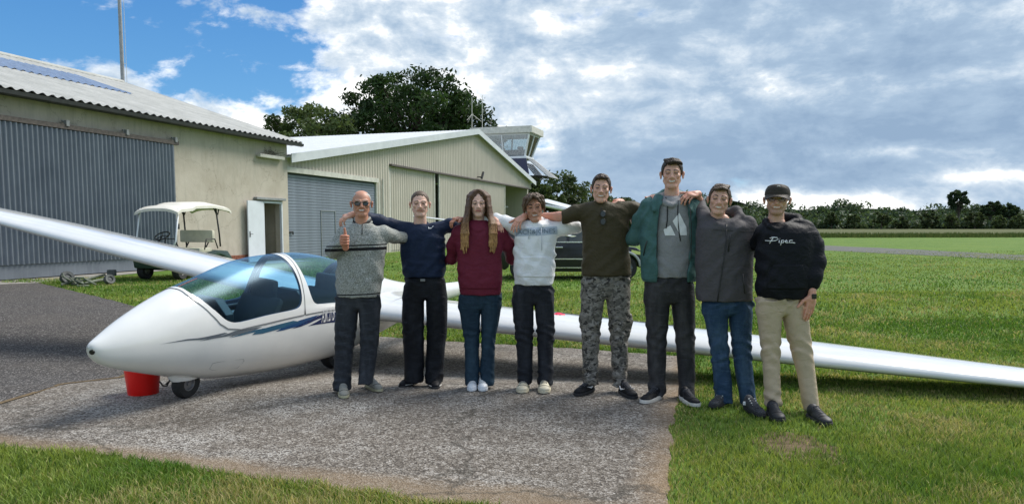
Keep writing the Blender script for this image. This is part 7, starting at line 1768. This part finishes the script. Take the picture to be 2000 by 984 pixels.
def person5():
    P = Person(6.30, 'young man in olive T-shirt and grey camouflage trousers with sunglasses on his collar', 1182)
    ol = mat('cloth_olive', build=cloth((.062, .050, .026), 220, .14, .1))
    pr = [loft(P.rows([(394, 1157, 1192, .055), (399, 1146, 1204, .075), (406, 1138, 1216, .095), (420, 1135, 1226, .115), (445, 1136, 1229, .12), (470, 1138, 1228, .118), (500, 1137, 1229, .12), (525, 1136, 1232, .125), (538, 1136, 1234, .125)]), .03)]
    pr += P.chain([(1152, 410, .0, 16), (1125, 416, -.01, 15), (1102, 424, .0, 14)], .03) + P.chain([(1210, 410, .0, 17), (1235, 410, .03, 16), (1262, 412, .08, 13)], .03)
    pr[-1] = pr[-1]; cut = ell(P.J(1088, 428, .0), (.045, .12, .12), .004, 's'); pr.append(cut)
    g = P.part('tshirt', pr, .0068, ol, FT(19, .007)); bv = bvh_of(g)
    m = MB(); c = P.J(1175, 397); m.tube([Vector(c) + Vector((math.cos(a) * .075, .01 + math.sin(a) * .066, .022 * math.sin(a) + .004)) for a in np.linspace(0, 2 * math.pi, 26)], .007, 7, caps=False); m.build('collar', ol, g, smooth=True)
    gl = thing('sunglasses', None, None, tuple(P.J(1174, 425, -.15))); gl.parent = P.root; gl.matrix_parent_inverse = world_inv(P.root)
    fm = MB(); lm = MB()
    for yy in (418, 433):
        j = P.J(1174, yy); h = project(bv, j[0], j[2], P.Y, .018) or Vector(j); ring = [h + Vector((math.cos(a) * .021, -.004 * math.cos(a), math.sin(a) * .026)) for a in np.linspace(0, 2 * math.pi, 20, endpoint=False)]; fm.tube(ring + [ring[0]], .003, 5, caps=False); lm.addf(ring, [tuple(range(20))])
    j = P.J(1171, 406); h = project(bv, j[0], j[2], P.Y, .01) or Vector(j); fm.tube([h, h + Vector((.01, -.005, -.05))], .003, 5); fm.build('frame', mat('frame_dark'), gl); lm.build('lenses', mat('lens_dark'), gl)
    arm = P.chain([(1118, 420, .0, 10), (1092, 423, .12, 9.5), (1066, 424, .26, 8.5), (1042, 424, .28, 7.5), (1028, 423, .20, 6.8), (1023, 424, .12, 6.5)], .015)
    h1 = arm + hand(P, P.J(1022, 424, .10), (-.52, -.62, -.42), (-.15, -.45, 1), .98, curl=(.35, .42, .48, .55), thumb=1)
    h2 = hand(P, P.J(1272, 388, -.14), (.1, -.6, .2), (0, .1, 1), .85, curl=(.5, .5, .5, .5), thumb=1)
    make_body(P, dict(box=(1174, 338.5, 397.5, 1153.5, 1195), smile=.75, brow=-.5, browc=(.045, .028, .018), squint=.35, tilt=.04, nose=1.6, jaw=.95), [h1, h2], core_of(P, (1175, 405), (1183, 560), [(1160, 580, 1152, 740), (1206, 580, 1208, 735)]), SKIN_A)
    ex = []
    rg = random.Random(4)
    for i in range(40):
        a = math.asin(rg.uniform(-.95, .95)); x0 = .048 * math.sin(a); ex += lock(P, [(x0 * .7, -.01 - .03 * math.cos(a), .106 - abs(x0) * .3), (x0 * 1.0, -.056, .108 - abs(x0) * .45 + rg.uniform(-.004, .004)), (x0 * 1.1 + rg.uniform(-.01, .01), -.080, .086 - abs(x0) * .2 + rg.uniform(-.006, .006))], .007, .003)
    hair(P, 'hair', (.050, .032, .022), .008, .004, None, ex, .004, 10, .002, wave=.015)
    def camo(T, p, c, b):
        n1 = T.noise(T.mapping(p, scale=(1, 1, 1.5)), 14, 3, .55, 1.2); n2 = T.noise(T.mapping(p, loc=(4, 2, 7), scale=(1, 1, 1.6)), 19, 3, .5, 1.0); n3 = T.noise(T.mapping(p, loc=(9, 5, 1), scale=(1, 1, 1.3)), 24, 3, .5)
        c = T.mix(T.maprange(n1, .50, .53), (.19, .175, .15), (.105, .098, .085)); c = T.mix(T.maprange(n2, .55, .58), c, (.27, .25, .22)); return T.mix(T.maprange(n3, .58, .61), c, (.045, .042, .038))
    pk = [loft(P.rows([(612, 1215, 1234, .05), (625, 1214, 1236, .055), (645, 1213, 1233, .05)]), .01), loft(P.rows([(612, 1131, 1148, .05), (640, 1131, 1148, .05)]), .01)]
    trousers(P, [(535, 1138, 1230), (560, 1136, 1231), (582, 1135, 1231)], [(580, 1135, 1181), (610, 1134, 1177), (645, 1136, 1172), (690, 1137, 1169), (720, 1137, 1168), (749, 1138, 1167)], [(580, 1183, 1231), (610, 1187, 1230), (645, 1190, 1228), (690, 1193, 1226), (725, 1195, 1226), (750, 1194, 1222)], mat('cloth_camo', build=cloth((.15, .14, .12), 200, .2, .1, camo)), 15, .010, pk=pk)
    up = mat('shoe_black'); shoe(P, 'shoe', (1162, 761), (1125, 775), up, BLACKR, bits=swoosh(PRINTW), w=.05); shoe(P, 'shoe', (1206, 762), (1240, 781), up, BLACKR, bits=swoosh(PRINTW), w=.05)
def person6():
    P = Person(6.08, 'tallest young man with dark hair in open teal jacket over grey hoodie', 1312)
    gh = mat('cloth_grey_marl', build=cloth((.27, .27, .275), 240, .22, .2)); tl = mat('cloth_teal', rough=.6, build=cloth((.062, .140, .132), 120, .10, .1))
    gr = [loft(P.rows([(383, 1292, 1332, .055), (388, 1280, 1345, .08), (400, 1268, 1358, .11), (430, 1264, 1360, .125), (480, 1266, 1356, .125), (525, 1268, 1350, .13), (541, 1270, 1348, .12)]), .025)]
    gr += P.chain([(1284, 390, .05, 9), (1312, 378, .085, 13), (1340, 390, .05, 9)], .02) + P.chain([(1286, 386, .0, 8), (1298, 397, -.085, 6.5), (1311, 402, -.11, 5)], .012) + P.chain([(1339, 385, .0, 8), (1326, 396, -.085, 6.5), (1312, 402, -.11, 5)], .012)
    g = P.part('hoodie', gr, .0070, gh, FT(22, .006)); bv = bvh_of(g)
    for poly in ([(1291, 452), (1300, 444), (1309, 482), (1299, 487)], [(1305, 439), (1313, 431), (1331, 478), (1322, 484)], [(1317, 428), (1322, 424), (1334, 452), (1335, 480)]): pass
    patch(P, 'chest_print', g, bv, [(1290, 448), (1303, 440), (1312, 458), (1312, 459.5), (1293, 459.5)], .004, PRINTW, .012, False); patch(P, 'chest_print', g, bv, [(1307, 432), (1320, 416), (1334, 444), (1335, 459), (1322, 459)], .004, PRINTW, .012, False)
    ck = mat('cord_black', rough=.8, color=(.012, .012, .015)); drawstring(P, g, bv, [(1297, 386), (1298, 405), (1297, 430), (1295, 446)], ck, .0042); drawstring(P, g, bv, [(1319, 392), (1317, 415), (1318, 440), (1322, 470)], ck, .0042)
    # open jacket: shell with the front cut away between the two zip edges
    jk = [loft(P.rows([(381, 1284, 1342, .08), (386, 1272, 1354, .10), (395, 1260, 1364, .125), (415, 1251, 1371, .140), (460, 1249, 1372, .145), (500, 1250, 1369, .148), (530, 1251, 1364, .150), (544, 1253, 1360, .140), (550, 1256, 1358, .128)]), .03)]
    jk += P.chain([(1268, 402, .02, 17), (1252, 430, .08, 16), (1240, 465, .14, 15), (1210, 470, .30, 12)], .035) + P.chain([(1356, 402, .02, 17), (1370, 435, .08, 15), (1392, 460, .30, 12)], .035)
    jk += P.chain([(1280, 388, .06, 10), (1312, 376, .12, 13), (1344, 388, .06, 10)], .02) + P.chain([(1284, 386, -.02, 7), (1279, 396, -.09, 6.5), (1277, 410, -.13, 5)], .02) + P.chain([(1342, 386, -.02, 7), (1346, 396, -.09, 6.5), (1347, 410, -.13, 5)], .02)
    el = [(376, 1298), (390, 1290), (410, 1284), (450, 1280), (500, 1278), (556, 1279)]; er = [(376, 1326), (390, 1332), (410, 1338), (450, 1341), (500, 1340), (556, 1336)]
    zs = np.array([P.J(1300, y)[2] for y, _ in el])[::-1]; xl = np.array([P.J(x, y)[0] for y, x in el])[::-1]; xr = np.array([P.J(x, y)[0] for y, x in er])[::-1]
    w = Prim(); w.k = .006; w.op = 's'; w.lo = np.array([xl.min(), P.Y - .3, zs.min()]); w.hi = np.array([xr.max(), P.Y, zs.max() + .1]); w.f = lambda X, Y, Z: np.maximum(np.maximum(np.interp(Z, zs, xl) - X, X - np.interp(Z, zs, xr)), (Y - P.Y + .015)) + 0 * X * Y * Z
    jk.append(w); j = P.part('jacket', jk, .0070, tl, FT(23, .009)); bj = bvh_of(j)
    for e_, d in ((el, -1.5), (er, 1.5)): drawstring(P, j, bj, [(x + d, y) for y, x in e_[1:]][:], mat('zip_dark'), .0040, 'zip')
    drawstring(P, j, bj, [(1259, 470), (1256, 482), (1254, 498)], mat('zip_dark'), .0045, 'pocket_zip'); drawstring(P, j, bj, [(1362, 470), (1365, 485), (1367, 498)], mat('zip_dark'), .0045, 'pocket_zip')
    h1 = hand(P, P.J(1212, 394, .30), (-.75, -.65, .1), (0, -.1, 1), .9, curl=(.55, .6, .65, .7), thumb=-1) + P.chain([(1236, 420, .36, 8), (1213, 395, .31, 6.5)], .01)
    make_body(P, dict(box=(1312, 308, 370.5, 1289.5, 1335.5), smile=.9, browc=(.03, .02, .014), squint=.28, tall=.246, jaw=1.05), [h1], core_of(P, (1312, 400), (1310, 560), [(1284, 590, 1282, 755), (1334, 590, 1340, 758)]), SKIN_A)
    ex = []
    for i, x in enumerate(np.linspace(-.045, .05, 9)): ex += lock(P, [(x - .01, -.02, .106), (x, -.062, .110 - abs(x) * .3), (x + .014, -.086, .090 - abs(x) * .25), (x + .022, -.084, .074 - abs(x) * .2)], .011, .005)
    hair(P, 'hair', (.034, .023, .016), .008, .007, None, ex, .0035, 12, .002, wave=.016)
    trousers(P, [(538, 1262, 1353), (570, 1258, 1357), (592, 1258, 1357)], [(590, 1259, 1308), (620, 1261, 1306), (660, 1263, 1302), (700, 1264, 1300), (740, 1265, 1299), (768, 1266, 1299)], [(590, 1311, 1357), (620, 1314, 1357), (660, 1319, 1357), (700, 1322, 1356), (740, 1324, 1356), (772, 1324, 1355)], mat('denim_grey', build=denim((.030, .030, .032), (.072, .070, .070))), 16, .009, hipd=.110)
    up = mat('shoe_black'); shoe(P, 'shoe', (1292, 775), (1255, 790), up, SOLEW, w=.052, sole_h=.032); shoe(P, 'shoe', (1331, 779), (1362, 797), up, SOLEW, w=.052, sole_h=.032)
def person7():
    P = Person(5.85, 'smiling boy with side-swept hair in grey zipped softshell jacket and blue jeans', 1420)
    gy = mat('cloth_softshell', rough=.7, build=cloth((.085, .079, .084), 200, .10, .12))
    pr = [loft(P.rows([(427, 1390, 1434, .055), (431, 1378, 1450, .08), (437, 1367, 1464, .105), (445, 1361, 1472, .125), (470, 1359, 1472, .13), (500, 1359, 1470, .13), (540, 1359, 1469, .13), (575, 1360, 1468, .13), (587, 1361, 1467, .128)]), .03)]
    pr += P.chain([(1378, 432, .02, 16), (1372, 415, .14, 13), (1366, 396, .26, 11), (1360, 388, .28, 9)], .03) + P.chain([(1460, 438, .0, 17), (1473, 465, .04, 15), (1482, 490, .10, 13.5), (1500, 496, .26, 11)], .035)
    pr += P.chain([(1390, 430, .03, 7), (1412, 415, .08, 8), (1437, 414, .07, 12), (1445, 424, .01, 9), (1430, 436, -.08, 5.5)], .02) + P.chain([(1390, 428, .0, 6), (1397, 437, -.08, 5.5), (1411, 443, -.10, 4.5)], .015)
    g = P.part('jacket', pr, .0068, gy, FT(29, .006)); bv = bvh_of(g); zk = mat('zip_dark')
    drawstring(P, g, bv, [(1411, 438), (1409, 470), (1402, 520), (1396, 560), (1393, 585)], zk, .0045, 'zip'); drawstring(P, g, bv, [(1417, 458), (1415, 474), (1413, 490)], zk, .005, 'chest_pocket_zip'); drawstring(P, g, bv, [(1441, 533), (1443, 550), (1446, 570)], zk, .0055, 'pocket_zip')
    seam = mat('seam_grey', rough=.8, color=(.035, .033, .035)); drawstring(P, g, bv, [(1364, 446), (1388, 448), (1408, 450)], seam, .002, 'seam'); drawstring(P, g, bv, [(1412, 450), (1440, 452), (1468, 450)], seam, .002, 'seam')
    h1 = hand(P, P.J(1361, 379, .16), (-.80, -.55, -.10), (.0, -.55, 1), 1.0, curl=(.45, .5, .58, .62), thumb=1) + P.chain([(1366, 392, .24, 8), (1361, 379, .17, 6.5)], .01)
    make_body(P, dict(box=(1404.5, 357, 420.5, 1382, 1428.5), smile=.95, tilt=.10, browc=(.09, .055, .035), iris=(.05, .06, .05), squint=.42, tall=.246), [h1], core_of(P, (1412, 430), (1418, 590), [(1400, 610, 1408, 770), (1446, 610, 1458, 775)]), SKIN_A)
    ex = []
    for i, x in enumerate(np.linspace(-.055, .036, 9)): ex += lock(P, [(x + .02, -.01, .104), (x + .006, -.060, .104 - abs(x) * .35), (x + .010, -.086, .084 - abs(x) * .3), (x + .018, -.084, .070 - .15 * abs(x))], .010, .004)
    hair(P, 'hair', (.080, .052, .033), .007, .003, None, ex, .0035, 14, .002, wave=.015)
    trousers(P, [(580, 1373, 1468), (600, 1373, 1469), (615, 1374, 1469)], [(612, 1374, 1421), (650, 1381, 1421), (690, 1388, 1423), (730, 1391, 1425), (782, 1394, 1429)], [(612, 1423, 1469), (650, 1427, 1467), (690, 1431, 1467), (730, 1436, 1469), (790, 1444, 1475)], mat('denim_blue', build=denim((.022, .052, .100), (.070, .125, .195))), 17, .009)
    up = mat('shoe_speckled', rough=.8, build=cloth((.055, .057, .062), 120, .8, .05)); sp = mat('lace_white')
    def dots(P_, root, q, L):
        mb = MB(); rg = random.Random(int(L * 1e4))
        for j in range(5):
            for sd in (-1, 1):
                c = Vector(q(.11 + j * .022, sd * .022, .098 - j * .011)); mb.box(c, (.009, .009, .007))
        mb.build('eyelets', sp, root); 
        for sd in (-1, 1): mb = MB(); mb.box(q(.075, .036 * sd, .055), (.032, .016, .028)); mb.build('side_patch', PRINTW, root, bevel=.006)
    shoe(P, 'shoe', (1421, 786), (1389, 800), up, BLACKR, bits=dots); shoe(P, 'shoe', (1452, 797), (1491, 819), up, BLACKR, bits=dots)
def person8():
    P = Person(5.58, 'man in cap and glasses wearing a black lettered hoodie and beige chinos, rightmost', 1530)
    bk = mat('cloth_black', build=cloth((.008, .009, .013), 200, .25, .12))
    pr = [loft(P.rows([(434, 1501, 1543, .055), (438, 1490, 1566, .085), (445, 1482, 1582, .112), (455, 1479, 1590, .13), (480, 1479, 1590, .14), (510, 1478, 1588, .142), (540, 1477, 1584, .145), (565, 1477, 1580, .142), (576, 1481, 1576, .132), (582, 1483, 1574, .128)]), .03)]
    pr += P.chain([(1572, 448, .0, 19), (1588, 480, .0, 19), (1594, 512, -.03, 17), (1590, 540, -.07, 14.5), (1589, 556, -.08, 11.5)], .035) + P.chain([(1490, 450, .02, 15), (1478, 475, .18, 13), (1460, 480, .30, 11)], .03)
    pr += P.chain([(1496, 434, .05, 8), (1525, 424, .09, 10), (1556, 428, .06, 10), (1560, 436, .01, 8)], .02) + P.chain([(1495, 433, .0, 7), (1503, 442, -.08, 5.5), (1516, 449, -.10, 4.5)], .012) + P.chain([(1551, 433, .0, 7), (1534, 442, -.08, 5.5), (1518, 449, -.10, 4.5)], .012)
    g = P.part('hoodie', pr, .0068, bk, FT(33, .008)); bv = bvh_of(g)
    # script lettering drawn as strokes
    S = [[(1494, 464.8), (1499, 462.8), (1506, 463.6), (1508, 466.4), (1503, 469.4), (1495, 470), (1487, 469.4)], [(1499.5, 463.5), (1496, 470), (1493.5, 475)], [(1510, 468.4), (1509, 473), (1511, 473.2)], [(1510.6, 465.0), (1510.9, 465.6)],
         [(1514.2, 468.2), (1512, 478.4)], [(1513.8, 469.4), (1517, 468.2), (1518.6, 470.5), (1516.4, 473.2), (1513.2, 472.8)], [(1520.6, 471.2), (1525, 470.3), (1523.6, 468.3), (1521, 469.3), (1520.6, 472), (1523, 473.6), (1526, 472.8)],
         [(1528.6, 468.4), (1527.8, 473.2), (1533, 472.8), (1539, 474)], [(1528.3, 470.2), (1531, 468.3), (1534.5, 469)]]
    mb = MB()
    for st in S:
        Q = []
        for x, y in st:
            j = P.J(x, y); h = project(bv, j[0], j[2], P.Y, .0025); Q.append(h if h else Vector(j))
        mb.tube(Q, .0034, 6)
    mb.build('lettering', PRINTW, g, smooth=True)
    patch(P, 'pocket', g, bv, [(1500, 515), (1553, 515), (1566, 545), (1565, 562), (1489, 562), (1488, 545)], .006, bk)
    arm = P.chain([(1589, 552, -.08, 8), (1586, 566, -.09, 7), (1585.5, 574, -.095, 6.6)], .01)
    h1 = arm + hand(P, P.J(1585.5, 576, -.098), (-.08, -.04, -1), (.25, -.95, 0), 1.06, curl=(.10, .12, .15, .2), thumb=1, spread=.03, tcurl=.5)
    make_body(P, dict(box=(1517, 359, 420.5, 1492, 1543), smile=.65, browc=(.07, .045, .03), stubble=.45, squint=.5, tall=.240, tilt=.03), [h1], core_of(P, (1520, 435), (1525, 590), [(1502, 610, 1507, 780), (1550, 620, 1578, 790)]), SKIN_A)
    hair(P, 'hair', (.070, .048, .034), .003, -.002, ([-.11, -.045, -.035, -.014, .004, .11], [.20, .20, .040, -.006, -.04, -.065]), noise=.001, seed=16, side=.001)
    glasses(P, 'glasses', mat('lens_clear'), mat('frame_wine', rough=.3, color=(.06, .012, .014)), .0205, .015, .0015)
    # cap: crown and curved peak
    cp = thing('cap', None, None, tuple(P.pf(0, 0, .1))); cp.parent = P.root; cp.matrix_parent_inverse = world_inv(P.root); cm = mat('cap_grey_brown', build=cloth((.045, .038, .030), 200, .15, .1))
    V = []; n = 32
    for i, (r, z) in enumerate(((1.06, .028), (1.06, .048), (1.00, .074), (.86, .097), (.62, .110), (.31, .117), (.02, .119))):
        for k_ in range(n): a = 2 * math.pi * k_ / n; V.append(P.pf(.0775 * r * math.cos(a), .012 + .095 * r * math.sin(a), z + .010 * (1 if math.sin(a) < -.2 and i < 4 else 0) * (-math.sin(a))))
    F = [(i * n + k_, i * n + (k_ + 1) % n, (i + 1) * n + (k_ + 1) % n, (i + 1) * n + k_) for i in range(6) for k_ in range(n)]; m = MB(); m.addf(V, F); m.build('crown', cm, cp, smooth=True)
    m = MB(); V = []; nn = 13
    for j in range(5):
        for k_ in range(nn): a = math.pi * (1.12 + .76 * k_ / (nn - 1)); t = j / 4; V.append(P.pf((.083 + .004 * t) * math.cos(a), .012 + .100 * math.sin(a) - t * .066 * (abs(math.sin(a))**.7), .040 - t * .022 - .030 * (abs(math.cos(a)))**2 * (.3 + .7 * t)))
    F = [(j * nn + k_, j * nn + k_ + 1, (j + 1) * nn + k_ + 1, (j + 1) * nn + k_) for j in range(4) for k_ in range(nn - 1)]; m.addf(V, F); o_ = len(m.v); m.addf([v + np.array([0, 0, -.005]) for v in V], F); m.build('peak', cm, cp, smooth=True)
    m = MB(); q = [Vector(P.pf(.004 + .010 * math.cos(a), -.094, .092 + .006 * math.sin(a))) for a in np.linspace(.3, 2.8, 8)]; m.tube(q, .002, 5); m.build('badge', PRINTW, cp)
    trousers(P, [(575, 1480, 1573), (595, 1478, 1575), (615, 1479, 1577)], [(612, 1479, 1527), (650, 1483, 1524), (690, 1487, 1522), (730, 1490, 1521), (790, 1493, 1522)], [(612, 1527, 1577), (650, 1536, 1581), (690, 1546, 1586), (730, 1556, 1590), (797, 1566, 1595)], mat('cloth_beige', build=cloth((.52, .415, .29), 240, .08, .08)), 18, .011)
    wt = thing('watch', None, None, tuple(P.J(1585.5, 577, -.098))); wt.parent = P.root; wt.matrix_parent_inverse = world_inv(P.root); c = Vector(P.J(1586, 578, -.098)); m = MB(); m.lathe([(.0285, -.011), (.0305, -.010), (.0305, .010), (.0285, .011)], c, (.06, .03, 1), 20); m.build('strap', BLACKR, wt, smooth=True, angle=40); m = MB(); m.box(c + Vector((.004, -.031, 0)), (.036, .011, .038)); m.build('case', mat('frame_dark'), wt, bevel=.005)
    up = mat('boot_black', rough=.55, build=varied((.020, .021, .023), .3, 20)); shoe(P, 'shoe', (1503, 806), (1524, 828), up, BLACKR, high=-.01, lace=mat('lace_dark'), w=.054, length=.30); shoe(P, 'shoe', (1577, 813), (1619, 836), up, BLACKR, high=-.01, lace=mat('lace_dark'), w=.054, length=.30)
for f_ in (person1, person2, person3, person4, person5, person6, person7, person8): f_()
